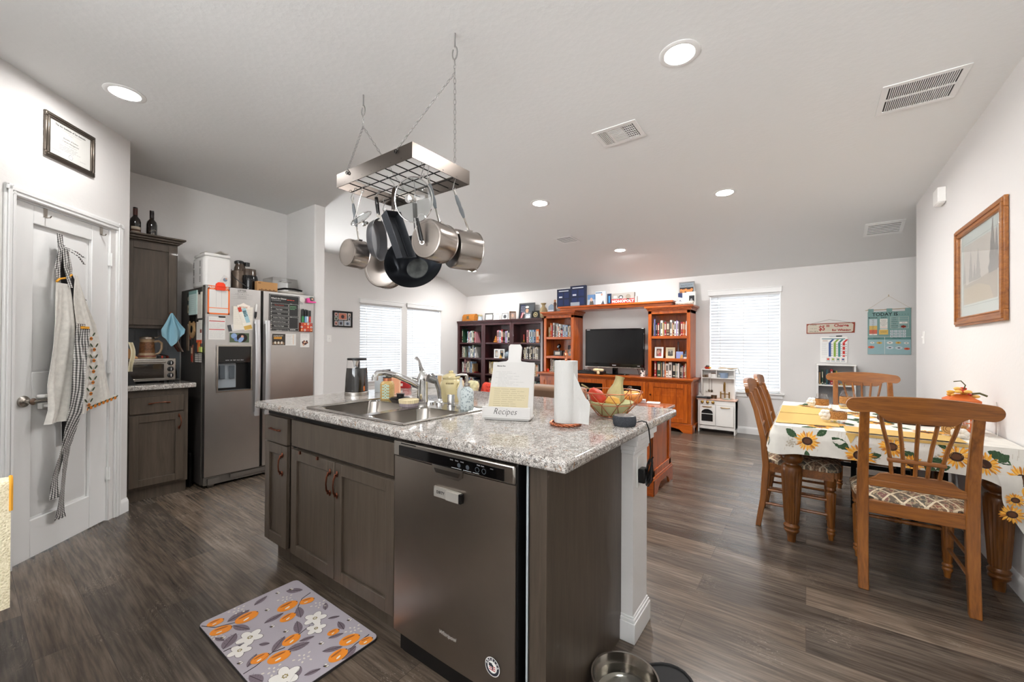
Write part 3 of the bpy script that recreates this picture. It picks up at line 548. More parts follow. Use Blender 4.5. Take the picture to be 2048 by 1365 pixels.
# ---------------------------------------------------------------- refrigerator
t=thing('refrigerator','side by side stainless refrigerator covered in notes and magnets','refrigerator',(-4.47,1.71,0))
FSIDE=mat('fridge side grey','#4d4945',.4,.3)
b=MB();b.box((-4.755,1.238,.02),(-4.215,2.182,1.735));b.box((-4.205,1.238,1.735),(-4.165,2.182,1.748));build(b,'case',FSIDE,t,.006)
b=MB();b.box((-4.20,1.245,.025),(-4.165,2.18,.095));b.box((-4.165,1.27,.03),(-4.145,1.36,.08));b.box((-4.165,1.44,.05),(-4.15,2.1,.085))
for y in (1.30,2.12): b.cyl((-4.18,y-.02,.022),(-4.18,y+.02,.022),.02)
build(b,'toe_grille',mat('fridge grille','#6a655f',.4,.5),t)
FX=-4.14
def fdoor(y0,y1,hole=None):
    b=MB();n=14;z0,z1=.10,1.742
    def xf(y): u=(y-1.71)/.47;return FX+.014*(1-u*u)-.012
    ys=[y0+(y1-y0)*i/n for i in range(n+1)]
    if hole: ys=sorted(set([y for y in ys if abs(y-hole[0])>.012 and abs(y-hole[1])>.012]+[hole[0],hole[1]]))
    zs=[z0,z1] if not hole else [z0,hole[2],hole[3],z1]
    for i in range(len(ys)-1):
        for j in range(len(zs)-1):
            if hole and hole[0]-1e-6<=ys[i] and ys[i+1]<=hole[1]+1e-6 and j==1: continue
            b.add([(xf(ys[i]),ys[i],zs[j]),(xf(ys[i+1]),ys[i+1],zs[j]),(xf(ys[i+1]),ys[i+1],zs[j+1]),(xf(ys[i]),ys[i],zs[j+1])],[(0,1,2,3)],0,True)
    for z in (z0,z1): b.poly([(xf(y),y,z) for y in ys]+[(FX-.07,y1,z),(FX-.07,y0,z)],0)
    for y in (y0,y1): b.poly([(xf(y),y,z0),(xf(y),y,z1),(FX-.07,y,z1),(FX-.07,y,z0)],0)
    b.poly([(FX-.07,y0,z0),(FX-.07,y1,z0),(FX-.07,y1,z1),(FX-.07,y0,z1)],0);return b
HO=(1.335,1.59,.83,1.22)
o1=build(fdoor(1.245,1.668,HO),'freezer_door',SS,t);o2=build(fdoor(1.692,2.178),'fridge_door',SS,t)
DF=FR((FX,0,0),(0,1,0),(1,0,0))
b=MB(DF);x0,x1,z0,z1=HO
b.box((x0,z0,-.068),(x1,z1,-.064),0)
for a in ((x0-.004,z0,x0,z1),(x1,z0,x1+.004,z1)): b.box((a[0],a[1],-.066),(a[2],a[3],.0),0)
b.box((x0,z0-.004,-.066),(x1,z0,.0),1);b.box((x0,z1,-.066),(x1,z1+.004,.0),0);b.box((x0,1.075,-.064),(x1,z1,-.004),2)
b.text('water  ice  light  lock  filter',.013,(x0+x1)/2,1.098,-.0035,3)
build(b,'dispenser_niche',[BLK,GRY,BLKG,C('#d0d0d0')],o1)
b=MB(DF);b.box((x0+.01,.85,-.063),(1.49,1.07,-.050),0);b.box((1.36,.93,-.05),(1.40,1.05,-.035),1);b.box((1.435,.93,-.05),(1.475,1.05,-.035),1);build(b,'dispenser_paddle',[mat('paddle grey','#8d9499',.3),C('#4e555b',.3)],o1,.003)
b=MB(DF);frame(b,x0-.012,z0-.012,x1+.012,z1+.012,.012,.006,.0005);build(b,'dispenser_trim',SSH,o1)
for y,o in ((1.633,o1),(1.720,o2)):
    b=MB();n=16;prf=[(.0,0),(.016,.0),(.022,.006),(.024,.5),(.022,.994),(.016,1),(0,1)]
    def hn(u,v): z=.58+.885*v;bow=.030+.022*math.sin(PI*v);a=(u-.5)*2;return (FX+bow+.006*(1-a*a),y+a*.021,z)
    b.sheet(hn,6,20,0,.012)
    for z in (.60,1.445): b.box((FX-.008,y-.014,z-.014),(FX+.034,y+.014,z+.014))
    build(b,'door_handle',mat('handle steel light','#c4c4c6',.3,.7),o)
# things stuck to the fridge doors: each its own thing
def fx(y): u=(y-1.71)/.47;return .014*(1-u*u)-.012
def sheet_thing(name,x0,z0,x1,z1,lab,cat,draw,mats,rot=0,th=.0016,grp=None,base=DF,dz=None,parts=None):
    xm,zm=(x0+x1)/2,(z0+z1)/2;zo=(max(fx(x0),fx(x1),fx(xm)) if base is DF else 0)+.0006+(dz or 0);M=base@Matrix.Translation((xm,zm,zo))@Matrix.Rotation(rot,4,'Z')
    b=MB(M);w,h=(x1-x0)/2,(z1-z0)/2;b.box((-w,-h,0),(w,h,th),0);draw(b,w,h,th+.0004);return solo(b,name,mats,lab,cat,grp)
def d_orange(b,w,h,z):
    b.rect(-w,h-.034,w,h,z,1);b.rect(-w,-h,-w+.012,h,z,1);b.rect(w-.012,-h,w,h,z,1);b.rect(-w,-h,w,-h+.012,z,1);b.rect(-w+.01,-h+.052,w-.01,-h+.058,z,1);b.text('PREP',.026,-.055,h-.017,z+.0003,0,bold=.0006);b.text('AFT',.026,.06,h-.017,z+.0003,0,bold=.0006)
    for i in (-.02,.02): b.rect(i,-h+.06,i+.001,h-.036,z,2)
sheet_thing('planner_pad',1.254,1.498,1.418,1.745,'orange bordered prep planner pad on freezer door','planner pad',d_orange,[PAP,ORG,GINK],th=.006)
b=MB(DF@Matrix.Translation((1.345,1.742,fx(1.345)+.0095)));b.prism([(-.034,-.035),(.034,-.035),(.036,-.005),(.033,.02),(.018,.034),(-.018,.034),(-.033,.02),(-.036,-.005)],'z',0,.016);b.box((-.03,-.005,.016),(.03,.003,.022));solo(b,'magnetic_clip',mat('glossy orange plastic','#f0401c',.3),'glossy orange magnetic clip holding the prep planner','clip',bev=.003)
def d_list(b,w,h,z):
    for q in (.06,-.012): b.rect(-w+.005,q-.003,w-.005,q+.003,z,1)
    b.lines(-w+.008,w-.008,h-.02,.013,2,z,2);b.lines(-w+.008,w-.008,.04,.012,4,z,2);b.lines(-w+.008,w-.008,-.03,.012,5,z,2);b.rect(.01,h-.006,w-.001,h+.006,z+.004,3)
sheet_thing('note_sheet',1.264,1.279,1.388,1.478,'white note sheet with two red bands under the planner pad','note sheet',d_list,[PAP,RED,GINK,BLK])
def d_litter(b,w,h,z):
    b.text('LITTER',.022,0,h-.012,z,1,bold=.0003);b.rect(-.035,h-.027,.04,h-.025,z,1)
    for r,y in enumerate((.006,-.012,-.028)): b.text(('S  M  T  W  T  F  S','o x o x o x o','x o x o x o x')[r],.013,.0,y,z,1);b.rect(-w,y-.008,w,y-.0073,z,1)
M0=DF@Matrix.Translation((1.514,1.685,fx(1.6)+.0004));b=MB(M0);d_litter(b,.085,.05,.0004);solo(b,'marker_writing',[PAP,C('#3c3a38')],'black marker litter chart written on the freezer door','writing')
def d_pad(b,w,h,z):
    b.lines(-w+.006,w-.006,h-.03,.016,9,z,1,.001,.1);b.prism([(-.045,h-.02),(.05,h-.022),(.055,h+.01),(.03,h+.018),(0,h+.034),(-.03,h+.016),(-.05,h+.012)],'z',z,z+.002,2);b.lines(-.035,.035,h-.004,.009,2,z+.0025,3,.004)
sheet_thing('shopping_list',1.446,1.372,1.603,1.58,'cream lined shopping list behind the yellow ticket','list',d_pad,[C('#e9e3d6'),GINK,C('#f0e6dc'),C('#b9805c')])
def d_ticket(b,w,h,z):
    b.rect(-w+.003,h-.045,-.004,h-.003,z,1);b.rect(-.002,-.045,w-.003,h-.02,z,2);b.text('BIG',.036,.012,.04,z+.0004,3,rot=-PI/2,bold=.0012,sx=1);b.rect(-w+.003,-h+.004,w-.003,-h+.04,z,4);b.lines(-w+.004,-.006,.04,.012,7,z,5)
sheet_thing('ticket',1.503,1.368,1.572,1.585,'tilted BIG ticket with blue and yellow blocks on freezer door','ticket',d_ticket,[C('#ece8dc'),C('#c8452f'),C('#9fc3cc'),C('#2f4a52'),C('#d9b25e'),GINK],rot=.30,dz=.003)
def d_card(b,w,h,z): b.rect(-w,-h,-w+.028,h,z,1);b.lines(-w+.035,w-.008,h-.012,.011,3,z,2,.002)
sheet_thing('name_card',1.405,1.36,1.515,1.418,'grey and white card tilted above the baby photograph','card',d_card,[PAP,C('#45474a'),C('#6d7fb0')],rot=.2,dz=.001)
def d_baby(b,w,h,z):
    b.rect(-w+.002,-h+.002,w-.002,h-.002,z,1);b.disc(-w*.55,h*.35,.024,z+.0002,4,10);b.disc(-w*.3,-h*.3,.02,z+.0003,5,9);b.disc(w*.25,0,.042,z+.0004,2,18,.04);b.disc(.022,.012,.011,z+.0006,3,12);b.disc(.012,-.016,.03,z+.0005,4,14,.017,.9)
sheet_thing('snapshot',1.417,1.253,1.576,1.343,'color photograph of a baby in a dark carrier on freezer door','photograph',d_baby,[PAP,C('#53614a'),C('#221816'),C('#d8a48c'),C('#8fa8d0'),C('#6f86b8')])
b=MB(DF@Matrix.Translation((1.622,1.49,fx(1.63)+.008))@Matrix.Rotation(-.08,4,'Z'));b.cyl((0,0,0),(0,.05,0),.009,m=1);b.cyl((0,.05,0),(0,.118,0),.007,n=12);b.cyl((0,-.012,0),(0,0,0),.006,m=1);b.cyl((0,.118,0),(0,.124,0),.005);solo(b,'dry_erase_marker',[WHT,BLK],'white dry erase marker with black cap stuck on freezer door','marker')
def d_board(b,w,h,z):
    frame(b,-w+.006,-h+.006,w-.006,h-.006,.0015,.0006,z-.0004,m=1);b.text("What's for Dinner",.019,-.055,h-.04,z,1,shear=.2,bold=.0004);b.lines(-w+.02,-.02,h-.06,.01,1,z,1,.002)
    b.rect(.012,h-.065,w-.012,h-.028,z,2);b.lines(.02,w-.018,h-.05,.01,1,z+.0003,3,.006)
    tx=['Taco Casserole','Pizza Night','Fajitas','Chicken Tikka Naan','Leftovers/Dont Know','Baked Ziti Night','Leftovers']
    for i,s in enumerate(tx):
        y=h-.088-i*.0405;frame(b,-w+.02,y-.03,.035,y,.0012,.0005,z-.0003,m=1);b.text(s,.0135,-.05,y-.015,z,3 if i==0 else 1);b.disc(-w+.02,y,.004,z+.0004,1,8)
    for y0,y1 in ((h-.205,h-.085),(h-.325,h-.215)): frame(b,.042,y0,w-.012,y1,.0012,.0005,z-.0003,m=1);b.text('notes',.009,.06,y1+.003,z,1)
    b.lines(.05,w-.02,h-.108,.014,3,z,4,.004);b.lines(.05,w-.015,-h+.015,.01,1,z,1,.006)
sheet_thing('menu_board',1.74,1.368,2.023,1.723,'black weekly dinner menu board on refrigerator door','menu board',d_board,[mat('chalkboard','#232323',.5),C('#e6e4e0'),BLK,C('#d9482e'),C('#7cc08a')],th=.003)
def d_save(b,w,h,z):
    b.rect(-w+.003,-h+.003,.012,h-.003,z,1);b.lines(-w+.015,.0,h-.024,.01,2,z+.0003,2,.005);[b.rect(-w+.018+.0125*q,.004,-w+.028+.0125*q,.028,z+.0003,3) for q in range(6)];
    for i in range(7): b.disc(-w+.016+i*.015,-h+.02+.006*(i%2),.009,z+.0002,2 if i%2 else 4,8,.014)
    b.rect(.012,-h+.002,w-.002,h-.002,z,0);b.lines(.018,w-.03,h-.015,.012,8,z+.0003,5,.0015);b.rect(w-.027,-h+.01,w-.024,h-.008,z+.0003,3);b.lines(w-.02,w-.004,h-.02,.012,7,z+.0003,5)
sheet_thing('invitation_card',1.767,1.23,1.992,1.345,'folded dark and white invitation under the menu board','invitation',d_save,[PAP,C('#3a332c'),C('#e0d6c6'),C('#d79a3a'),C('#8a7058'),GINK])
for i,(y,c,n) in enumerate(((2.056,'#3f9e5c','green'),(2.082,'#8ab8de','pale blue'),(2.10,'#dfe6ee','white'),(2.127,'#cc2f2a','red'))):
    b=MB(DF@Matrix.Translation((y,1.465,.003)));b.cyl((0,0,.009),(0,.062,.009),.0085,m=1);b.cyl((0,.062,.009),(0,.072,.009),.010,m=0);b.cyl((0,.072,.009),(0,.135-.004*i,.009),.0088,m=0);solo(b,'chalk_marker',[BLK,C(c,.4)],n+' chalk marker with black cap standing in the magnetic pouch','marker','chalk markers on the refrigerator')
b=MB(DF@Matrix.Translation((2.087,1.415,-.001)));b.box((-.062,-.045,0),(.062,.045,.006));b.box((-.062,-.045,.006),(-.058,.045,.024));b.box((.058,-.045,.006),(.062,.045,.024));b.box((-.062,-.045,.006),(.062,-.041,.024));b.box((-.062,-.045,.020),(.062,.043,.024))
for i in range(12): b.disc(-.048+(i%4)*.032,-.028+(i//4)*.03,.011,.0243,(1,2,3)[i%3],10);b.disc(-.048+(i%4)*.032,-.028+(i//4)*.03,.005,.0246,(2,3,1)[i%3],8)
solo(b,'magnetic_pouch',[C('#c8482c'),C('#e8822e'),C('#d8d0c6'),C('#8a3a4a')],'orange floral magnetic pouch holding chalk markers','pouch')
def d_c3(b,w,h,z): b.lines(-w+.012,w-.012,h-.018,.01,3,z,1);[b.disc(-.02+.013*(i%4)+.004*(i//4),-.02-.014*(i//4)+.01*(i%2),.010,z+.0002*i,(2,3,4)[i%3],7) for i in range(10)]
sheet_thing('recipe_card',2.038,1.212,2.13,1.355,'white card with dark truffle picture below the marker pouch','card',d_c3,[PAP,GINK,C('#3c2a2c'),C('#7a4a3a'),C('#c9a78c')])
b=MB(DF@Matrix.Translation((2.052,1.692,-.004)));b.lathe([(0,0),(.027,0),(.028,.004),(.02,.008),(0,.008)],24);b.lines(-.028,.028,-.036,.008,2,.0005,1,.004);solo(b,'souvenir_magnet',[C('#d9d2cc'),GINK],'pale round souvenir magnet near refrigerator top edge','magnet')
b=MB(DF@Matrix.Translation((2.128,1.695,-.004)));b.prism([(-.03,-.028),(.055,-.024),(.055,-.012),(-.005,-.008),(-.012,.02),(-.03,.02)],'z',0,.03);solo(b,'chip_clip',mat('bright pink plastic','#e8459a',.35),'bright pink clip near refrigerator top corner','clip',bev=.002)
b=MB(DF@Matrix.Translation((2.145,1.708,-.004)));b.lathe([(0,0),(.022,0),(.022,.014),(.016,.018),(0,.018)],20);b.disc(.004,0,.01,.0185,1,10);solo(b,'round_magnet',[C('#4a5a50'),C('#d8a090')],'dark green round magnet above the pink clip','magnet')
# things on the fridge side (faces -y)
SF=FR((0,1.238,0),(1,0,0),(0,-1,0))
nd=lambda b,w,h,z:b.lines(-w+.01,w-.01,h-.05,.018,8,z,1,.001)
sheet_thing('notepad',-4.52,1.50,-4.318,1.712,'pale aqua magnetic notepad on refrigerator side','notepad',lambda b,w,h,z:(b.rect(-w,h-.03,w,h,z,2),nd(b,w,h,z)),[C('#c5dcd8'),GINK,C('#8fb8b4')],th=.008,base=SF)
sheet_thing('receipt',-4.312,1.463,-4.20,1.69,'long curling white receipt clipped on refrigerator side','receipt',lambda b,w,h,z:(b.lines(-w+.01,w-.01,h-.03,.012,14,z,1),b.rect(-.02,h-.02,.02,h+.012,z+.004,2)),[C('#dcd6cc'),GINK,BLK],base=SF,th=.003)
sheet_thing('recipe_strip',-4.335,1.245,-4.20,1.447,'white printed strip with orange foot on refrigerator side','paper strip',lambda b,w,h,z:(b.lines(-w+.01,w-.01,h-.03,.011,12,z,1),b.rect(-w,-h,w,-h+.03,z,2),b.rect(.02,-.01,w-.004,.02,z,3),b.rect(-w+.01,h-.014,-.01,h+.004,z+.003,4)),[C('#e6e2da'),GINK,C('#e0532c'),C('#8a4a38'),BLK],base=SF)
sheet_thing('snapshot',-4.585,1.60,-4.523,1.70,'small dark picture magnet behind aqua notepad','picture magnet',lambda b,w,h,z:b.disc(0,0,.02,z,1),[C('#3b4a48'),C('#a9a08c')],base=SF)
sheet_thing('snapshot',-4.575,1.52,-4.523,1.59,'small tan picture magnet below the dark one','picture magnet',lambda b,w,h,z:b.disc(0,0,.015,z,1),[C('#c0b494'),C('#7a6a4c')],base=SF)
b=MB(SF@Matrix.Translation((-4.43,1.38,.001)));b.prism([(-.05,-.04),(-.03,-.075),(.01,-.09),(.045,-.07),(.07,-.03),(.06,.02),(.075,.05),(.05,.06),(.02,.045),(-.03,.05),(-.05,.065),(-.075,.05),(-.06,.01)],'z',0,.012);b.disc(.005,-.01,.03,.0125,1,14,.034);solo(b,'bear_cutout',[C('#b08e62'),BLK],'tan animal shaped wooden cutout on refrigerator side','cutout')
for x0,x1,z0,z1,c,l,q in ((-4.50,-4.34,1.435,1.495,'#2c2a28','cluster of dark metal keys hooked below aqua notepad','keys'),):
    b=MB(SF);
    for i in range(6):
        x=x0+.012+i*.027;b.lathe([(.006,-.002),(.012,-.002),(.012,.002),(.006,.002),(.006,-.002)],12,Matrix.Translation((x,z1-.014,.008)));b.box((x-.004,z0-.005*(i%3),.006),(x+.004,z1-.024,.010))
    solo(b,'key_bunch',C(c,.35,metal=1),l,q)
b=MB(SF@Matrix.Translation((-4.64,1.32,.0)))
b.sheet(lambda u,v:(-.07+.10*u-.05*(1-v)**2,.05-.20*v,.012+.06*math.sin(PI*.5*min(1,(1-v)*1.4+.1))*(1-u*.3)),8,14,0,.006);b.sheet(lambda u,v:(-.05+.06*u,.02-.17*v,.032+.05*math.sin(PI*.5*min(1,(1-v)*1.4+.1))),6,10,1,.003);solo(b,'oven_mitt',[C('#c9b2a2',.9),C('#9c5f4c',.9)],'dusty pink folded mitt hanging on refrigerator side','oven mitt')
b=MB(SF@Matrix.Translation((-4.545,1.30,.001)));b.prism([(-.02,-.12),(.02,-.12),(.03,.02),(.02,.09),(0,.12),(-.02,.08),(-.03,0)],'z',0,.008);solo(b,'wooden_spatula',C('#8c7a66'),'grey brown paddle hanging next to pink mitt','paddle')
b=MB(SF@Matrix.Translation((-4.44,1.155,.001)));b.box((-.022,-.078,0),(.022,.078,.004));b.rect(-.018,-.07,.018,-.02,.0045,1);b.rect(-.018,.0,.018,.05,.0045,2);solo(b,'bookmark_magnet',[C('#9c5c48'),C('#c23a2a'),C('#d9b89a')],'narrow red bookmark magnet low on refrigerator side','magnet')
b=MB(SF@Matrix.Translation((-4.44,1.275,.001)));b.box((-.045,-.055,0),(.012,.055,.01));b.disc(-.018,.02,.018,.0105,1);solo(b,'figure_magnet',[C('#2a2422'),C('#a8482c')],'dark figure magnet below the tan cutout','magnet')
b=MB(SF@Matrix.Translation((-4.27,1.20,.001)));b.box((-.07,-.045,0),(-.02,.05,.008));b.box((-.012,-.03,0),(.025,.06,.01),1);solo(b,'peg_magnet',[C('#2d3038'),C('#c26a2c')],'orange and navy peg magnets under the printed strip','magnet')
b=MB(SF@Matrix.Translation((-4.21,1.195,.001)));b.box((-.03,-.025,0),(.02,.02,.012));solo(b,'sticky_flag',C('#b8c46a'),'small yellow green magnet near refrigerator front edge','magnet')
b=MB(SF@Matrix.Translation((-4.275,1.122,.001)));b.box((-.09,-.042,0),(.09,.042,.003))
for i in range(5):
    for j in range(2): b.rect(-.085+j*.088,.026-i*.0165,-.005+j*.088,.038-i*.0165,.0035,1)
solo(b,'word_magnets',[BLK,C('#c6c2ba')],'block of black and white word magnets on refrigerator side','magnet')
# on top of the fridge
FT=1.7355
t=thing('bread_maker','white bread maker with side vents on top of refrigerator','bread maker',(-4.46,1.39,FT))
b=MB();b.box((-4.63,1.282,FT),(-4.33,1.502,2.035));build(b,'housing',mat('glossy white plastic','#e9e7e4',.22),t,.035,4)
b=MB();b.box((-4.62,1.292,2.034),(-4.34,1.492,2.062));build(b,'lid',mat('glossy white plastic'),t,.012,3)
for x in (-4.58,-4.42):
    for z in (1.80,1.87,1.94):
        b=MB()
        for k in range(6): b.box((x-.01,1.2805,z+k*.009),(x+.012,1.2832,z+k*.009+.004))
        build(b,'side_vent',BLK,t)
b=MB(FR((-4.3285,0,0),(0,1,0),(1,0,0))@Matrix.Translation((1.445,1.83,0))@Matrix.Rotation(-.5,4,'Z'));b.box((-.03,-.036,0),(.03,.036,.0015));b.disc(0,.0,.017,.002,1);b.disc(.002,.014,.008,.0023,2);solo(b,'photo_magnet',[C('#d8d5d2'),C('#7c8798'),C('#c99c86')],'small tilted photo magnet on the bread maker front','magnet')
b=MB();b.sheet(lambda u,v:(-4.53+.12*u,1.31+.08*v,2.0635+.012+.010*math.sin(u*9)*math.sin(v*7)),10,8,0,.004);b.sheet(lambda u,v:(-4.47+.12*u,1.40+.08*v,2.0655+.018+.014*math.sin(u*8+1)*math.sin(v*6)),10,8,0,.004);solo(b,'plastic_bag',mat('crumpled clear bag','#cdc7be',.3),'crumpled plastic bag lying on the bread maker','bag')
t=thing('juicer','black and smoked plastic juicer on top of refrigerator','juicer',(-4.4,1.605,FT))
SMOKE=mat('smoked plastic','#4a3d33',.12,coat=.5)
b=MB();b.lathe([(0,0),(.066,0),(.068,.01),(.066,.12),(.07,.17),(.065,.20),(0,.20)],24,o=(-4.40,1.585,FT));build(b,'base',mat('juicer bronze body','#5e5146',.3,.5),t)
b=MB();b.lathe([(.05,.20),(.048,.23),(.038,.26),(.036,.285),(.03,.285)],24,o=(-4.40,1.59,FT));b.lathe([(.066,.03),(.064,.19),(.06,.225),(.0,.23)],24,o=(-4.36,1.652,FT));build(b,'pulp_container',SMOKE,t)
b=MB();b.lathe([(0,.272),(.040,.272),(.042,.292),(.03,.302),(0,.302)],24,o=(-4.40,1.585,FT));b.lathe([(0,.255),(.022,.255),(.022,.29),(0,.29)],16,o=(-4.37,1.64,FT));build(b,'lid',BLK,t)
b=MB();b.lathe([(0,0),(.058,0),(.06,.02),(.064,.11),(.066,.11),(.066,.135),(.062,.16),(0,.16)],24,o=(-4.335,1.65,FT));build(b,'jug',mat('black gloss plastic','#0e0e10',.1),t)
b=MB();b.tube([(-4.40,1.518,FT+.21),(-4.40,1.512,FT+.19),(-4.36,1.53,FT+.13),(-4.30,1.58,FT+.07),(-4.268,1.66,FT+.012)],.004,6);build(b,'power_cord',BLK,t)
b=MB();b.box((-4.263,1.665,FT),(-4.215,1.85,FT+.105))
M1=FR((-4.2146,0,0),(0,1,0),(1,0,0));q=MB(M1)
for i in range(9): q.disc(1.69+i*.018,FT+.018+.006*(i%2),.010,0,1,9,.014)
q.rect(1.675,FT+.085,1.70,FT+.093,0,1);b.add(q.v,q.f,1)
solo(b,'cardboard_box',[C('#b98c5c',.8),C('#7a5636')],'brown cardboard box with printed sketch on refrigerator top','box',bev=.0015)
t=thing('cake_carrier','clear plastic lidded carrier on refrigerator top beside stub wall','container',(-4.5,2.03,FT))
CLR=glass('cloudy clear plastic','#e8e8e6',.15,.22)
b=MB();b.box((-4.70,1.87,FT),(-4.40,2.175,FT+.02));build(b,'tray',mat('cloudy white plastic','#d9d8d4',.3),t,.006)
b=MB();b.taper((-4.68,1.88,-4.42,2.165,FT+.021),(-4.665,1.90,-4.44,2.15,FT+.20),0,0);b.box((-4.425,1.96,FT+.155),(-4.417,2.08,FT+.165));build(b,'cover',CLR,t,.02,3)
t=thing('skillet_lid','pale oval lidded pan lying on refrigerator front top','pan',(-4.27,2.0,FT))
b=MB();b.lathe([(0,0.012),(.11,.014),(.125,.03),(.128,.032),(.128,.036),(.10,.045),(0,.052)],28,o=(-4.30,2.02,FT),sx=.62);build(b,'pan_body',mat('cream enamel','#dcd6cc',.3),t)
b=MB();b.tube([(-4.27,1.87,FT+.05),(-4.25,1.93,FT+.066),(-4.24,2.02,FT+.068),(-4.25,2.10,FT+.06)],.010,8,flat=1.6);b.lathe([(0,0),(.06,0),(.06,.016),(0,.016)],20,o=(-4.30,2.02,FT));build(b,'handle',BLK,t)
# ---------------------------------------------------------------- island
IF=FR((0,1.05,0),(1,0,0),(0,-1,0))      # island front plane: x along, y up, z toward the kitchen
t=thing('island_cabinet','dark grey brown island cabinet with sink doors and end panel','cabinet',(-1.6,1.36,0))
b=MB();b.box((-2.54,1.075,.105),(-2.52,1.668,.875));b.box((-2.52,1.075,.105),(-1.355,1.65,.125));b.box((-2.54,1.65,0),(-.665,1.668,.875));b.box((-1.341,1.075,.105),(-1.334,1.65,.875));b.box((-2.52,1.075,.125),(-1.355,1.08,.875));b.box((-2.54,1.13,0),(-1.335,1.65,.105));build(b,'body',CAB,t)
b=MB();b.box((-2.24,1.071,.11),(-2.215,1.076,.87));b.box((-1.36,1.071,.11),(-1.335,1.076,.87));b.box((-2.54,1.071,.69),(-1.335,1.076,.70));b.box((-2.54,1.072,.84),(-1.335,1.076,.875));build(b,'face_gap',CABD,t)
b=MB(IF);b.box((-2.532,.692,-.02),(-2.268,.835,0));o=build(b,'drawer',CAB,t,.002)
build(twig_pull(IF@Matrix.Translation((-2.40,.765,0))@Matrix.Rotation(PI/2,4,'Z'),.10),'drawer_pull',BRZ,o)
b=MB(IF);b.box((-2.22,.703,-.02),(-1.362,.840,0));build(b,'false_front',CAB,t,.002)
for x0,x1,hx in ((-2.53,-2.272,-2.315),(-2.22,-1.803,-1.835),(-1.797,-1.36,-1.775)):
    b=MB(IF);shaker(b,x0,.132,x1,.685);o=build(b,'door',CAB,t,.002)
    build(twig_pull(IF@Matrix.Translation((hx,.585,0))@(Matrix.Rotation(PI,4,'Y') if False else Matrix.Identity(4)),.10),'door_pull',BRZ,o)
b=MB(IF)
for x in (-2.122,-1.95): b.box((x-.006,.672,.0003),(x+.006,.688,.008))
build(b,'child_latch',BRZ,t)
b=MB();b.box((-.662,1.055,0),(-.638,1.668,.875));b.box((-.705,1.06,0),(-.662,1.10,.875));build(b,'end_panel',CAB,t,.001)
b=MB();b.box((-.724,1.10,0),(-.662,1.60,.875));build(b,'panel_core',CABD,t)
# pony wall with capped end
b=MB();b.box((-2.54,1.669,0),(-.588,1.85,.874));struct(b,'wall_island',WALL)
b=MB()
def ring(b,e,z0,z1): b.box((-2.54-e,1.669-(.0 if e<.001 else 0),z0),(-.588+e,1.85+e,z1));b.box((-.64,1.669-e,z0),(-.588+e,1.669,z1))
for e,z0,z1 in ((.014,0,.085),(.010,.085,.098),(.005,.098,.108)): ring(b,e,z0,z1)
for e,z0,z1 in ((.006,.785,.80),(.012,.80,.825),(.024,.825,.85),(.034,.85,.8755)): ring(b,e,z0,z1)
struct(b,'trim_12',TRIM,bev=.003)
# granite top with a cut-out for the sink
def slab(xs,ys,z0,z1,r=.03):
    b=MB();vs=[];X=xs;Y=ys
    for z in (z0,z1):
        for j in range(4):
            for i in range(4): vs.append((X[i],Y[j],z))
    fs=[];g=lambda i,j,k:k*16+j*4+i
    for k in (0,1):
        for j in range(3):
            for i in range(3):
                if i==1 and j==1: continue
                f=(g(i,j,k),g(i+1,j,k),g(i+1,j+1,k),g(i,j+1,k));fs.append(f if k else f[::-1])
    for i in range(3):
        fs.append((g(i,0,0),g(i+1,0,0),g(i+1,0,1),g(i,0,1)));fs.append((g(i+1,3,0),g(i,3,0),g(i,3,1),g(i+1,3,1)))
        fs.append((g(0,i+1,0),g(0,i,0),g(0,i,1),g(0,i+1,1)));fs.append((g(3,i,0),g(3,i+1,0),g(3,i+1,1),g(3,i,1)))
    fs+=[(g(2,1,0),g(1,1,0),g(1,1,1),g(2,1,1)),(g(1,2,0),g(2,2,0),g(2,2,1),g(1,2,1)),(g(1,1,0),g(1,2,0),g(1,2,1),g(1,1,1)),(g(2,2,0),g(2,1,0),g(2,1,1),g(2,2,1))]
    b.add(vs,fs);return b
SX=(-2.07,-1.315);SY=(1.055,1.59)
solo(slab((-2.565,SX[0]+.015,SX[1]-.015,-.545),(1.005,SY[0]+.015,SY[1]-.015,2.20),.876,.9145),'countertop',GRAN,'large speckled granite island countertop with double sink','countertop',bev=.011,seg=3)
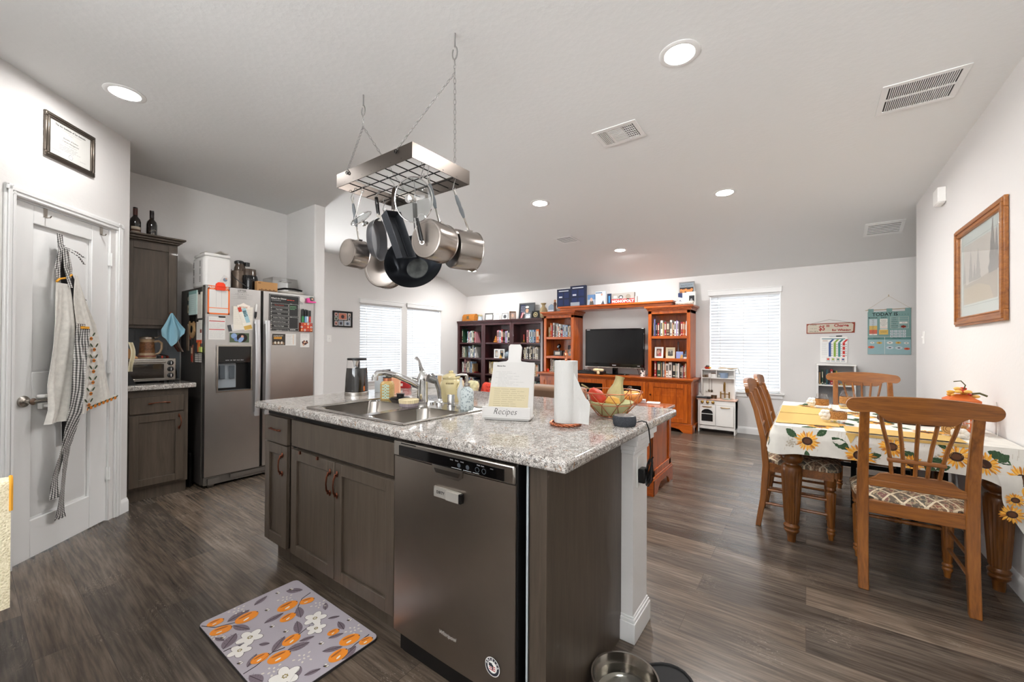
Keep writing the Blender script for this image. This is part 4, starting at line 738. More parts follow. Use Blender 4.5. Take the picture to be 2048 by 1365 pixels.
# sink
t=thing('kitchen_sink','double bowl stainless sink set in the island','sink',(-1.69,1.32,.72))
BW=((-2.035,-1.665,1.085,1.43),(-1.615,-1.345,1.085,1.43))
b=MB();z=.9185
xs=[SX[0],BW[0][0],BW[0][1],BW[1][0],BW[1][1],SX[1]];ys=[SY[0],1.085,1.43,SY[1]]
vs=[(x,y,z) for y in ys for x in xs];fs=[(j*6+i,j*6+i+1,(j+1)*6+i+1,(j+1)*6+i) for j in range(3) for i in range(5) if not (j==1 and i in (1,3))];b.add(vs,fs)
pts=[(SX[0],SY[0]),(SX[1],SY[0]),(SX[1],SY[1]),(SX[0],SY[1])]
for i in range(4):
    p,q=pts[i],pts[(i+1)%4];b.tube([(p[0],p[1],z+.0005),(q[0],q[1],z+.0005)],.004,8)
build(b,'rim',SSH,t)
for k,(x0,x1,y0,y1) in enumerate(BW):
    b=MB();n=5;r=.06
    def loop(e,z,r):
        L=[]
        for cx,cy,a0 in ((x1-e-r,y1-e-r,0),(x0+e+r,y1-e-r,1),(x0+e+r,y0+e+r,2),(x1-e-r,y0+e+r,3)):
            for i in range(n+1): a=(a0+i/n)*PI/2;L.append((cx+r*math.cos(a),cy+r*math.sin(a),z))
        return L
    Ls=[loop(0,z,.012),loop(.0,z-.006,.05),loop(.012,z-.15,.06),loop(.03,z-.178,.07),loop(.09,z-.185,.05)];m=len(Ls[0])
    b.add([p for l in Ls for p in l],[((k2+1)*m+(i+1)%m,(k2+1)*m+i,k2*m+i,k2*m+(i+1)%m) for k2 in range(4) for i in range(m)][::1],0,True)
    b.poly(Ls[-1]);build(b,'bowl',steel('sink bowl steel','#aaa59f',.2,2,.05,aniso=0),t)
    b=MB();b.lathe([(.0,.0005),(.03,.0015),(.044,.004),(.046,.001)],20,o=((x0+x1)/2,(y0+y1)/2+.03,z-.185));build(b,'drain',CHROME,t)
t=thing('faucet','chrome single lever kitchen faucet arching over the sink','faucet',(-1.738,1.53,.919))
fxp,fyp=-1.738,1.53
b=MB();b.prism([(-.10,-.026),(.10,-.026),(.115,-.015),(.12,0),(.115,.015),(.10,.026),(-.10,.026),(-.115,.015),(-.12,0),(-.115,-.015)],'z',.919,.929,M=Matrix.Translation((fxp-.035,fyp,0)));build(b,'base_plate',CHROME,t,.003)
b=MB();b.lathe([(.031,0),(.030,.02),(.028,.11),(.03,.125),(.024,.145),(.012,.165),(0,.168)],24,o=(fxp,fyp,.929));build(b,'faucet_body',CHROME,t)
b=MB();b.tube([(fxp,fyp,1.0),(fxp-.03,fyp-.06,1.04),(fxp-.06,fyp-.13,1.075),(fxp-.085,fyp-.19,1.093),(fxp-.097,fyp-.225,1.09),(fxp-.10,fyp-.238,1.07)],.014,12,rs=[.02,.017,.0155,.015,.0155,.0155]);b.cyl((fxp-.10,fyp-.238,1.075),(fxp-.10,fyp-.238,1.053),.0165);build(b,'spout',CHROME,t)
b=MB();b.tube([(fxp,fyp,1.085),(fxp-.03,fyp+.015,1.11),(fxp-.065,fyp+.03,1.15),(fxp-.10,fyp+.04,1.165)],.008,8,rs=[.013,.008,.006,.009],flat=1.3);build(b,'lever',CHROME,t)
t=thing('side_sprayer','chrome side sprayer with grey head next to faucet','sprayer',(-1.615,1.545,.919))
b=MB();b.lathe([(.024,0),(.024,.01),(.016,.018),(.014,.03),(.0,.03)],20,o=(-1.615,1.545,.919));build(b,'socket',CHROME,t)
b=MB();b.tube([(-1.615,1.545,.945),(-1.618,1.54,1.0),(-1.628,1.525,1.05),(-1.64,1.50,1.075)],.012,10,rs=[.010,.012,.014,.02]);b.cyl((-1.63,1.52,1.05),(-1.645,1.485,1.065),.02,.022);build(b,'spray_head',mat('brushed grey chrome','#9a9a9a',.2,1),t)
b=MB();b.lathe([(.022,0),(.022,.006),(.0195,.007),(.0195,.058),(.017,.063),(0,.064)],20,o=(-1.515,1.53,.919));solo(b,'air_gap_cap',CHROME,'polished chrome cylinder cap on the sink deck','air gap')
# things round the sink
t=thing('soap_dispenser','amber patterned glass soap bottle with black pump by the sink','soap dispenser',(-2.012,1.50,.919))
b=MB();b.lathe([(0,0),(.037,0),(.041,.006),(.041,.088),(.034,.103),(.024,.108),(0,.108)],24,o=(-2.012,1.50,.919));build(b,'bottle',mat('amber soap glass','#c2a265',.12,var=.15,vs=70,bump=.5,bs=120,coat=.6),t)
b=MB();b.cyl((-2.012,1.50,1.027),(-2.012,1.50,1.045),.024);build(b,'collar',COPPER,t)
b=MB();b.cyl((-2.012,1.50,1.045),(-2.012,1.50,1.085),.008);b.box((-2.022,1.475,1.082),(-2.002,1.515,1.094));b.cyl((-2.012,1.50,1.045),(-2.012,1.50,1.05),.026);build(b,'pump',BLK,t)
def lb(q,cx=-2.012,cy=1.50,r=.0415):
    a=q[0]/r-.55;return (cx+r*math.cos(a-.35),cy+r*math.sin(a-.35),.919+.05+q[1])
b=MB()
for i in range(5): b.text('oOo',.022,0,-.035+i*.017,0,0,bold=.001,fn=lb)
build(b,'bottle_print',C('#bfe0cf'),t)
t=thing('soap_dispenser','clear ribbed glass soap bottle with steel pump by the sink','soap dispenser',(-1.375,1.50,.919))
RIB=weave('ribbed clear glass','#c3cccc','#76838a',95,.08)
b=MB();b.lathe([(0,0),(.031,0),(.034,.006),(.034,.09),(.028,.102),(.016,.11),(.014,.116)],24,o=(-1.375,1.50,.919));build(b,'bottle',RIB,t)
b=MB();b.cyl((-1.375,1.50,1.035),(-1.375,1.50,1.05),.015);b.cyl((-1.375,1.50,1.05),(-1.375,1.50,1.092),.006);b.tube([(-1.375,1.50,1.092),(-1.40,1.485,1.094),(-1.425,1.47,1.088)],.006,8);build(b,'pump',SSH,t)
t=thing('dish_wand','white handled dish wand standing in a clear dish on sink deck','dish wand',(-1.435,1.545,.919))
b=MB();b.lathe([(0,0),(.022,0),(.028,.010),(.026,.010),(.02,.004),(0,.003)],24,o=(-1.462,1.548,.919));build(b,'drip_dish',mat('frosted clear','#c9c9c4',.15,alpha=.6),t)
b=MB();b.lathe([(0,.006),(.014,.006),(.012,.03),(.021,.06),(.019,.09),(.008,.115),(.006,.135),(.009,.15),(0,.153)],20,o=(-1.462,1.548,.919));build(b,'wand',mat('pale grey plastic','#c4c8c8',.25),t)
t=thing('scrub_brush','round scrub brush with cream bristles lying on the sink divider','brush',(-1.69,1.395,.919))
b=MB();b.lathe([(0,.0),(.046,.0),(.049,.004),(.049,.018),(0,.018)],48,o=(-1.69,1.395,.919),flute=(1,3,.05));build(b,'brush_base',mat('lilac bristle','#8b7f86',.8),t)
b=MB();b.lathe([(0,.018),(.050,.018),(.053,.036),(.050,.038),(0,.037)],64,o=(-1.69,1.395,.919),flute=(1,3,.05));build(b,'bristles',mat('cream bristle','#d9c9a4',.9),t)
t=thing('sink_strainer','black rubber sink stopper resting on a dark mesh strainer','sink strainer',(-1.85,1.47,.919))
b=MB();b.lathe([(.0,.0),(.03,.0),(.045,.02),(.048,.022),(.043,.022),(.028,.003)],24,o=(-1.86,1.455,.919));build(b,'basket',weave('dark mesh','#6a625c','#1a1816',300,.4),t)
b=MB();b.lathe([(0,.022),(.052,.022),(.056,.026),(.05,.030),(.02,.032),(.02,.045),(.025,.05),(0,.05)],24,o=(-1.84,1.46,.919));build(b,'stopper',BLK,t)
b=MB();b.lathe([(0,0),(.04,0),(.045,.01),(.036,.014),(.02,.016),(.012,.03),(0,.032)],20,o=(-1.92,1.53,.919));solo(b,'strainer_basket',CHROME,'steel strainer basket beside the amber soap bottle','sink strainer')
t=thing('electric_kettle','glass electric kettle with dark water window on the island','kettle',(-2.37,1.53,.9155))
kx,ky=-2.37,1.53
b=MB();b.lathe([(.0,.0),(.074,.0),(.074,.02),(.072,.022)],28,o=(kx,ky,.9155));build(b,'base',SSH,t)
b=MB();b.lathe([(0,.022),(.072,.022),(.0685,.10),(.063,.175),(0,.175)],28,o=(kx,ky,.9155));build(b,'tinted_water',mat('dark tea water','#0d0c0c',.05,coat=1),t)
b=MB();b.lathe([(.0725,.022),(.069,.10),(.0635,.175),(.0585,.232)],28,o=(kx,ky,.9155));build(b,'glass_body',glass('kettle glass',alpha=.03,k=.5),t)
b=MB();b.lathe([(0,.225),(.058,.225),(.06,.232),(.058,.238),(0,.239)],28,o=(kx,ky,.9155));build(b,'lid',BLK,t)
b=MB();b.lathe([(.0,.178),(.012,.178),(.014,.20),(.022,.222),(.034,.226)],14,o=(kx+.012,ky-.015,.9155));build(b,'spout_liner',CHROME,t)
b=MB();b.tube([(kx-.05,ky+.035,1.13),(kx-.088,ky+.062,1.10),(kx-.09,ky+.064,1.0),(kx-.062,ky+.045,.945)],.010,8,flat=1.6);build(b,'handle',BLK,t)
b=MB();b.sheet(lambda u,v:(kx+(.0725-.0085*v)*math.cos(.02+.17*u),ky+(.0725-.0085*v)*math.sin(.02+.17*u),.945+.10*v),3,3,0,.002);build(b,'level_strip',C('#b4642c',.4),t)
t=thing('cookie_jar','pale yellow lidded ceramic jar behind the faucet','jar',(-1.665,1.68,.9155))
YEL=mat('yellow ceramic','#cfc193',.25,coat=.3)
b=MB();b.lathe([(0,0),(.048,0),(.05,.006),(.064,.05),(.066,.085),(.058,.115),(.048,.13),(.049,.135)],32,o=(-1.665,1.68,.9155));build(b,'jar_body',YEL,t)
b=MB();b.lathe([(.052,.134),(.053,.140),(.05,.148),(.03,.158),(.012,.163),(.014,.172),(.009,.178),(0,.179)],32,o=(-1.665,1.68,.9155));build(b,'lid',YEL,t)
b=MB();b.tube([(-1.605,1.68,1.02),(-1.582,1.668,1.03),(-1.585,1.66,1.0),(-1.612,1.672,.985)],.008,8);build(b,'handle',YEL,t)
b=MB();jb=lambda q:(-1.665+.0625*math.sin(q[0]/.062-.35),1.68-.0625*math.cos(q[0]/.062-.35),.9155+.112+q[1]);[b.sheet(lambda u,v,k=k:(-1.665+.0612*math.sin(.28+k*.11+u*.075),1.68-.0612*math.cos(.28+k*.11+u*.075),.9155+.104+.009*v),2,1,0) for k in range(7)];build(b,'jar_lettering',C('#6a5a34'),t)
b=MB();b.taper((-.045,-.03,.045,.03,0),(-.04,-.026,.04,.026,.10),0,0,0,Matrix.Translation((-3.95,4.05,.506))@Matrix.Scale(1.9,4));b.taper((-.04,-.026,.04,.026,.10),(-.03,-.012,.03,.012,.135),0,0,0,Matrix.Translation((-3.95,4.05,.506))@Matrix.Scale(1.9,4))
for k in range(6): a=k*1.05;b.tube([(-3.95,3.985,.85),(-3.95+.06*math.cos(a),3.975,.85+.04*math.sin(a)),(-3.95+.03*math.cos(a+.5),3.975,.85+.04*math.sin(a+.5)),(-3.95,3.985,.85)],.007,5,1)
solo(b,'gift_bag',[C('#e2dfd8'),C('#b9ab92')],'white speckled bag tied with a beige bow standing on the sofa','gift bag')
b=MB();T=AX((-2.20,1.70,.9155),(0,0,1),(.85,.53,0));b.box((-.034,-.012,0),(.034,.012,.13),0,T);b.box((-.03,-.013,.012),(.03,-.012,.105),1,T);solo(b,'peach_packet',[C('#e9b391'),C('#e2a07c')],'peach coloured upright packet behind the amber soap','packet',bev=.003)
t=thing('greeting_card','upright card with blue and grey zigzag print next to kettle','card',(-2.42,1.73,.9155))
b=MB();T=AX((-2.36,1.74,.9155),(0,0,1),(.85,.53,0))
b.box((-.06,0,0),(.05,.003,.135),0,T);b.box((-.06,0,0),(-.02,-.03,.132),0,T)
build(b,'card',C('#cfd6da'),t)
b=MB()
for i in range(7): b.add([T@V((-.015,-.0006,.012+i*.017)),T@V((.045,-.0006,.022+i*.017)),T@V((.045,-.0006,.029+i*.017)),T@V((-.015,-.0006,.019+i*.017))],[(0,1,2,3)])
build(b,'zigzag_print',C('#4a5668'),t)
b=MB();T=AX((-2.49,1.98,.9155),(0,0,1),(.85,.53,0));b.box((-.07,-.02,0),(.07,.02,.05),0,T);b.box((-.05,-.021,.015),(.02,-.02,.035),1,T);solo(b,'snack_box',[C('#b52a2c'),C('#e6e2dc')],'red and white flat box near the island back edge beside windows','box')
b=MB();T=AX((-2.46,2.06,.9155),(0,0,1),(.85,.53,0));b.box((-.05,-.02,0),(.05,.02,.07),0,T);b.box((-.05,-.021,.03),(.05,-.02,.05),1,T);solo(b,'tin',[C('#cfd0d0'),C('#b83a3a')],'silver and red tin near the island back edge','tin')
b=MB();T=AX((-2.29,1.98,.9155),(0,0,1),(.85,.53,0));b.box((-.045,-.02,0),(.045,.02,.085),0,T)
for i in range(5):
    for s in (-1,1): b.add([T@V((0,-.0206,.008+i*.016)),T@V((s*.042,-.0206,.02+i*.016)),T@V((s*.042,-.0206,.027+i*.016)),T@V((0,-.0206,.015+i*.016))],[(0,1,2,3) if s>0 else (3,2,1,0)],1)
solo(b,'patterned_pouch',[C('#e4e2de'),C('#2d2d33')],'black and white chevron pouch behind the faucet','pouch')
b=MB();T=AX((-2.33,2.14,.9155),(0,0,1),(.85,.53,0));b.box((-.09,-.02,0),(.09,.02,.10),0,T);b.box((-.085,-.021,.055),(.05,-.02,.092),1,T);b.box((.055,-.021,.02),(.085,-.02,.092),2,T);solo(b,'paperback',[C('#d6d6d4'),C('#4b607c'),C('#c9a878')],'blue and white box standing near cookie jar','box')
# recipe stand
t=thing('recipe_stand','white wooden recipe stand lettered Recipes holding two recipe sheets','recipe stand',(-1.06,1.44,.9155))
RX=V((.93,.365,0)).normalized();RN=V((RX.y,-RX.x,0));le=.33
RM=FR(V((-1.062,1.42,.9155+.012))-RN*.03,RX,(RN+V((0,0,le))).normalized())
b=MB(RM);b.prism([(-.105,0),(.105,0),(.098,.245),(.036,.252),(.030,.26),(.031,.325),(.024,.335),(-.024,.335),(-.031,.325),(-.028,.26),(-.036,.252),(-.098,.245)],'z',-.014,0);build(b,'backboard',mat('white painted wood','#d2d0cd',.45),t,.003)
b=MB(FR(V((-1.062,1.42,.9155)),RX,RN));b.box((-.108,.008,-.055),(.108,.018,.028));b.box((-.108,.016,.018),(.108,.058,.028));b.box((-.10,0,-.055),(.10,.008,.02));build(b,'ledge',mat('white painted wood'),t,.002)
b=MB(FR(V((-1.062,1.42,.9155))+RN*.0284,RX,RN));b.text('Recipes',.038,-.005,.038,0,0,shear=.35,bold=-.0005,sx=.9);build(b,'lettering',INK,t)
b=MB(FR(V((-1.062,1.42,.9155)),RX,RN));b.add([(-.05,.0,-.07),(.05,0,-.07),(.05,0,-.15),(-.05,0,-.15),(-.05,.008,-.07),(.05,.008,-.07),(.05,.008,-.15),(-.05,.008,-.15)],[(0,1,2,3),(7,6,5,4),(0,4,5,1),(1,5,6,2),(2,6,7,3),(3,7,4,0)]);build(b,'prop_foot',mat('white painted wood'),t)
b=MB(RM);b.box((-.098,.045,.001),(.099,.247,.002));b.text('Mexican Rice',.0075,-.058,.228,.0023,1,bold=.0003);b.lines(-.085,-.03,.238,.01,1,.0023,2,.0009)
for i in range(20): b.lines(-.068 if i%4 else -.08,(.0,.03,-.02,.05)[i%4]+.01,.20-i*.0068,.005,1,.0023,2,.0011)
solo(b,'recipe_sheet',[C('#cdcbc8',.8),INK,C('#a4a4a4')],'white printed recipe sheet on the recipe stand','sheet')
b=MB(RM);b.box((-.10,.028,.0022),(.082,.128,.0032))
for i in range(9): b.lines(-.08,.075,.118-i*.0095,.005,1,.0036,1,.0012,.4)
solo(b,'recipe_note',[C('#c9bd9c'),C('#8b846e')],'yellowed handwritten recipe card in front of printed sheet','recipe card')
# paper towel holder
px,py=-.803,1.475
t=thing('paper_towel_holder','copper wire paper towel holder on island','holder',(px,py,.9155))
b=MB()
for k in range(3): b.tube([(px+(.060+.004*math.sin(6*a+k*2.1))*math.cos(a),py+(.060+.004*math.sin(6*a+k*2.1))*math.sin(a),.9155+.007+.004*math.cos(6*a+k*2.1)) for a in [2*PI*i/48 for i in range(48)]],.0035,6,closed=True)
for a in (0,PI/2): b.tube([(px+.06*math.cos(a),py+.06*math.sin(a),.9175),(px-.06*math.cos(a),py-.06*math.sin(a),.9175)],.003,6)
build(b,'ring_base',COPPER,t)
b=MB();b.cyl((px,py,.918),(px,py,1.185),.004);b.lathe([(0,0),(.007,.002),(.006,.012),(.010,.02),(.009,.03),(.004,.036),(.002,.042),(0,.043)],16,o=(px,py,1.180));build(b,'spindle',COPPER,t)
t=thing('paper_towel_roll','white paper towel roll with a loose sheet hanging','paper towel roll',(px,py,.928))
PT=mat('paper towel','#cfcecb',.9,bump=.35,bs=300)
b=MB();b.lathe([(.018,0),(.0475,0),(.048,.003),(.048,.248),(.0475,.251),(.018,.251),(.018,0)],40,o=(px,py,.928));build(b,'roll',PT,t)
b=MB()
def ps(u,v):   # sheet peels off the near face and swings toward the right
    z=.928+.25*(1-v)-.0*u
    w=.012+.085*min(1,max(0,(v-.12))/.55) if v<.67 else .097-.02*(v-.67)
    a=-1.15+u*.9;R0=.049
    s=u*w
    if s<.02: return (px+.049*math.cos(-.55+s*8),py+.049*math.sin(-.55+s*8),z)
    k=s-.02;bx,by=px+.049*math.cos(-.39),py+.049*math.sin(-.39)
    cu=.012*math.sin(min(1,k/.07)*PI)*math.sin(v*5+.5)
    return (bx+k*.86+.3*cu,by+k*.18-cu,z+(.010*math.sin(v*9)*u if .3<v<.6 else 0))
b.sheet(ps,16,40,0,.0012);build(b,'loose_sheet',PT,t)
# wire fruit bowl
gx,gy=-.735,1.79
t=thing('wire_bowl','copper wire bowl lined with pale green cloth beside paper towels','bowl',(gx,gy,.9155))
b=MB();N=10;zr=(.004,.06,.115);rr=(.062,.112,.14)
P=lambda k,i,o=0:(gx+rr[k]*math.cos(2*PI*(i+o)/N),gy+rr[k]*math.sin(2*PI*(i+o)/N),.9155+zr[k])
for k in (0,2): b.tube([P(k,i/3) for i in range(3*N)],.0022,6,closed=True)
for i in range(N):
    b.tube([P(0,i),P(1,i,.5)],.0018,5);b.tube([P(0,i+1),P(1,i,.5)],.0018,5);b.tube([P(1,i,.5),P(2,i)],.0018,5);b.tube([P(1,i,.5),P(2,i+1)],.0018,5);b.tube([P(1,i,.5),P(1,i+1,.5)],.0018,5)
build(b,'wire_frame',COPPER,t)
b=MB();b.lathe([(0,.007),(.055,.007),(.07,.02),(.098,.052),(.104,.068),(.098,.07),(.06,.045),(0,.04)],30,o=(gx,gy,.9155),flute=(2,5,.04));solo(b,'bowl_cloth',mat('pale green cloth','#b9b98a',.9,bump=.6,bs=40),'pale green cloth lining the copper wire bowl','cloth')
b=MB();M=AX((gx+.01,gy+.0,.967),(.12,.28,.95));b.lathe([(0,0),(.03,.004),(.045,.03),(.04,.06),(.024,.095),(.019,.125),(.023,.135),(0,.137)],20,M,flute=(1,4,.10));solo(b,'gourd',mat('pale squash skin','#b3a878',.45,var=.12,vs=25),'pale ribbed winter squash standing up in wire bowl','squash')
b=MB();M=AX((gx-.055,gy-.045,1.01),(.75,-.05,-.6));b.lathe([(0,-.045),(.02,-.035),(.033,0),(.026,.04),(.01,.06),(0,.064)],20,M);b.tube([M@V((0,0,-.04)),M@V((-.005,0,-.065)),M@V((-.012,0,-.09))],.004,6,1);solo(b,'gourd',[mat('orange red gourd','#bf3a1e',.4,var=.15,vs=30),C('#8d7a52')],'small orange red gourd resting in wire bowl','gourd')
b=MB();M=AX((gx+.03,gy-.06,.99),(.1,.1,1));b.lathe([(0,-.03),(.026,-.02),(.036,0),(.026,.02),(0,.026)],20,M,flute=(1,3,.06));solo(b,'gourd',mat('yellow gourd','#d9a84e',.4),'little yellow gourd in wire bowl','gourd')
b=MB();M=AX((gx-.09,gy-.0,1.0),(0,.2,1));b.lathe([(0,-.03),(.022,-.02),(.03,0),(.02,.025),(0,.04)],18,M);solo(b,'gourd',mat('white gourd','#ddd6c8',.4),'small whitish gourd in wire bowl behind paper sheet','gourd')
t=thing('smart_speaker','charcoal fabric puck smart speaker on island corner','speaker',(-.605,1.612,.9155))
b=MB();b.lathe([(0,0),(.042,0),(.0465,.006),(.0475,.02),(.046,.035),(.042,.040)],32,o=(-.605,1.612,.9155));build(b,'fabric_side',weave('charcoal fabric','#4a4d52','#23252a',500),t)
b=MB();b.lathe([(.042,.040),(.040,.0415),(0,.0405)],32,o=(-.605,1.612,.9155));build(b,'top_face',mat('charcoal top','#5c5652',.35),t)
t=thing('power_adapter','black wall adapter with coiled cable plugged into island post','adapter',(-.575,1.75,.66))
b=MB();b.box((-.5835,1.715,.655),(-.555,1.765,.715));build(b,'adapter_body',BLK,t,.004)
b=MB();b.tube([(-.562,1.628,.93),(-.545,1.645,.935),(-.535,1.67,.928),(-.530,1.69,.895),(-.532,1.715,.84),(-.535,1.73,.78),(-.54,1.735,.74)],.0028,6)
for i in range(5): b.tube([(-.545+.012*math.sin(a+i),1.74+.014*math.cos(a*1+i)+.004*i,.70+.055*math.cos(a+.3*i)) for a in [2*PI*k/20 for k in range(20)]],.0026,5,closed=True)
b.tube([(-.545,1.74,.745),(-.53,1.75,.765),(-.545,1.765,.75),(-.55,1.745,.735)],.003,5);build(b,'power_cord',BLK,t)
t=thing('wall_outlet','white double wall outlet on island end post','outlet',(-.586,1.745,.69))
OM=FR((-.5878,1.75,.70),(0,1,0),(1,0,0));b=MB(OM);b.box((-.042,-.066,0),(.042,.066,.004));build(b,'cover_plate',WHT,t,.002)
b=MB(OM);b.box((-.017,-.045,.004),(.017,-.012,.0055));b.box((-.006,-.035,.0055),(-.003,-.024,.0058),1);b.box((.003,-.035,.0055),(.006,-.024,.0058),1);build(b,'socket',[WHT,BLK],t)
# dishwasher
t=thing('dishwasher','stainless dishwasher with dark control strip in island','dishwasher',(-1.03,1.3,0))
DM=FR((0,1.02,0),(1,0,0),(0,-1,0))
b=MB();b.box((-1.325,1.06,.02),(-.735,1.59,.868));b.box((-.733,1.03,.02),(-.7265,1.59,.868));build(b,'tub',BLK,t)
b=MB(DM);
n=12
def dwx(u,v): x=-1.322+.59*u;return (x,.118+.685*v,.006*(1-(2*u-1)**2)-.004)
b.sheet(dwx,n,2,0,.03);o=build(b,'door',SSD,t)
b=MB(DM);b.box((-1.322,.805,-.038),(-.732,.866,.004));o2=build(b,'control_panel',SSH,t,.006)
b=MB(DM);b.box((-1.285,.812,.004),(-.772,.850,.0062));b.box((-1.275,.857,.0041),(-1.19,.861,.0045),0)
for x in (-1.0,-.975,-.95): b.text('heavy',.0065,x,.842,.0065,1)
for x in (-.965,-.925): b.disc(x,.828,.008,.0066,2,14)
for x in (-.882,-.853): b.disc(x,.828,.0095,.0066,2,16);b.disc(x,.828,.007,.0068,0,16)
b.text('Heat  Start',.007,-.868,.844,.0065,1);b.text('rinse',.0065,-.82,.842,.0065,1);b.lines(-1.0,-.81,.815,.004,1,.0065,1,.0016);build(b,'control_glass',[BLKG,C('#b8b8b8'),C('#3a3f46')],o2)
b=MB(DM);b.prism([(-1.095,.812),(-.945,.812),(-.948,.787),(-.965,.775),(-1.075,.775),(-1.092,.787)],'z',.0024,.0095);o3=build(b,'pocket_handle',SSH,o2,.003)
b=MB(DM);b.prism([(-1.085,.80),(-.955,.80),(-.965,.785),(-1.075,.785)],'z',.0097,.010);build(b,'pocket_shadow',mat('pocket shade tone','#57524d',.3,.9),o3)  # flat darker plate paints in the shade of a hollow pocket
b=MB(DM);b.text('Whirlpool',.020,-1.019,.222,.0035,0,shear=.25,bold=.0004);build(b,'maker_lettering',C('#c4c0ba',.3,metal=.4),o)
b=MB(DM);b.box((-.709,.14,-.034),(-.703,.866,-.030));build(b,'side_gasket',C('#aeb6ba'),t)
b=MB();b.box((-1.325,1.075,.0),(-.735,1.09,.115));build(b,'kick_plate',BLK,t)
b=MB(DM);b.disc(-.816,.207,.030,.0026,0,32);b.disc(-.816,.207,.0275,.0029,1,32);b.disc(-.816,.207,.019,.0032,0,32)
for i,ch in enumerate('AMERICA'): a=PI*.92-i*PI*.84/6;b.text(ch,.0085,-.816+.0232*math.cos(a),.207+.0232*math.sin(a),.0034,0,rot=a-PI/2,bold=.0004)
for i in range(3): b.rect(-.829,.196+i*.006,-.803,.199+i*.006,.0034,2)
b.rect(-.830,.207,-.816,.218,.0036,1);b.rect(-.816,.199,-.812,.2145,.0037,1)
solo(b,'round_sticker',[C('#e4e2de'),C('#2a2a33'),C('#b03232')],'round flag sticker reading AMERICA low on the dishwasher door','sticker')
b=MB(DM);b.box((-1.082,.700,.0035),(-.952,.735,.012),0);b.box((-1.015,.702,.012),(-.955,.733,.020),1);b.box((-.955,.702,.004),(-.945,.733,.018),2);b.text('DIRTY',.014,-1.048,.7175,.0122,2,bold=.0004);solo(b,'dirty_clean_magnet',[mat('silver slider','#bdb9b2',.35,.6),mat('silver slider light','#cfcbc4',.3,.6),BLK],'silver sliding DIRTY sign magnet on the dishwasher','magnet',bev=.002)
# floor mat with oranges
t=thing('kitchen_mat','lavender cushioned kitchen mat printed with oranges, leaves and white blossoms','mat',(-1.81,.84,0))
MW,MH=.705,.425;b=MB(Matrix.Translation((-2.16,.63,0)))
rc=[];
for cx,cy,a0 in ((MW-.025,MH-.025,0),(.025,MH-.025,1),(.025,.025,2),(MW-.025,.025,3)):
    for i in range(6): a=(a0+i/5)*PI/2;rc.append((cx+.025*math.cos(a),cy+.025*math.sin(a)))
b.prism(rc,'z',.0005,.010,1);b.prism([(x*.994+.002,y*.992+.0017) for x,y in rc],'z',.010,.0118,0);o=build(b,'mat_body',[C('#b3acb4',.6),C('#2c2828',.7)],t)
b=MB(Matrix.Translation((-2.16,.63,.0121)))
def leaf(p,q,w=.2,m=1,z=0):
    p=V((p[0],p[1],z));q=V((q[0],q[1],z));d=q-p;n=V((-d.y,d.x,0));L=[];
    for i in range(9): k=i/8;L.append(p+d*k+n*w*math.sin(PI*k)**.8*(1-.25*k))
    for i in range(7,0,-1): k=i/8;L.append(p+d*k-n*w*math.sin(PI*k)**.8*(1-.25*k))
    b.poly([tuple(x) for x in L],m);b.tube([tuple(p+d*.02+V((0,0,.0004))),tuple(q-d*.05+V((0,0,.0004)))],.0009,3,2)
    for k in (.25,.42,.6,.76):
        for s in (-1,1): b.poly([tuple(p+d*k+V((0,0,.0005))),tuple(p+d*(k+.14)+n*w*s*.62+V((0,0,.0005))),tuple(p+d*(k+.155)+n*w*s*.62+V((0,0,.0005)))][::s],2)
STEM=[[(0.174,0.407),(0.188,0.359),(0.233,0.318)],[(0.03,0.006),(0.088,0.037),(0.121,0.1)],[(0.66,0.405),(0.664,0.337),(0.673,0.309)],[(0.464,0.006),(0.461,0.047),(0.438,0.117),(0.451,0.16)],[(0.277,0.005),(0.279,0.027),(0.297,0.074)],[(0.42,0.235),(0.405,0.285)]]
for s in STEM: b.tube([(x,y,0) for x,y in s],.0018,4,2)
LV=[((0.064,0.342),(0.123,0.396)),((0.321,0.288),(0.233,0.318)),((0.23,0.173),(0.225,0.259)),((0.089,0.081),(0.077,0.176)),((0.136,0.087),(0.223,0.121)),((0.416,0.233),(0.33,0.266)),((0.262,0.006),(0.199,0.077)),((0.438,0.117),(0.384,0.191)),((0.463,0.21),(0.485,0.265)),((0.475,0.157),(0.503,0.235)),((0.441,0.027),(0.395,0.079)),((0.593,0.237),(0.635,0.301)),((0.711,0.26),(0.673,0.336)),((0.543,0.29),(0.567,0.347)),((0.547,0.359),(0.479,0.372)),((0.56,0.034),(0.489,0.015)),((0.653,0.135),(0.672,0.19)),((0.425,0.356),(0.453,0.397)),((0.349,0.105),(0.379,0.134)),((.06,.20),(.03,.27)),((.21,.03),(.16,.012)),((.60,.15),(.64,.09)),((.36,.38),(.31,.41))]
for i,(p,q) in enumerate(LV):
    p=(min(max(p[0],.01),MW-.01),min(max(p[1],.008),MH-.008));q=(min(max(q[0],.01),MW-.01),min(max(q[1],.008),MH-.008));leaf(p,q,.22 if i%3 else .3,1,.0002+.00002*i)
OR=[((.193,.249),(.19,.332)),((.128,.102),(.122,.188)),((.117,.010),(.141,.08)),((.479,.085),(.493,.16)),((.435,.162),(.422,.23)),((.613,.302),(.632,.376)),((.667,.228),(.66,.3)),((.278,.222),(.27,.285)),((.215,.335),(.235,.392)),((.05,.02),(.055,.078)),((.43,.045),(.435,.105)),((.523,.30),(.53,.345)),((.675,.35),(.69,.40))]
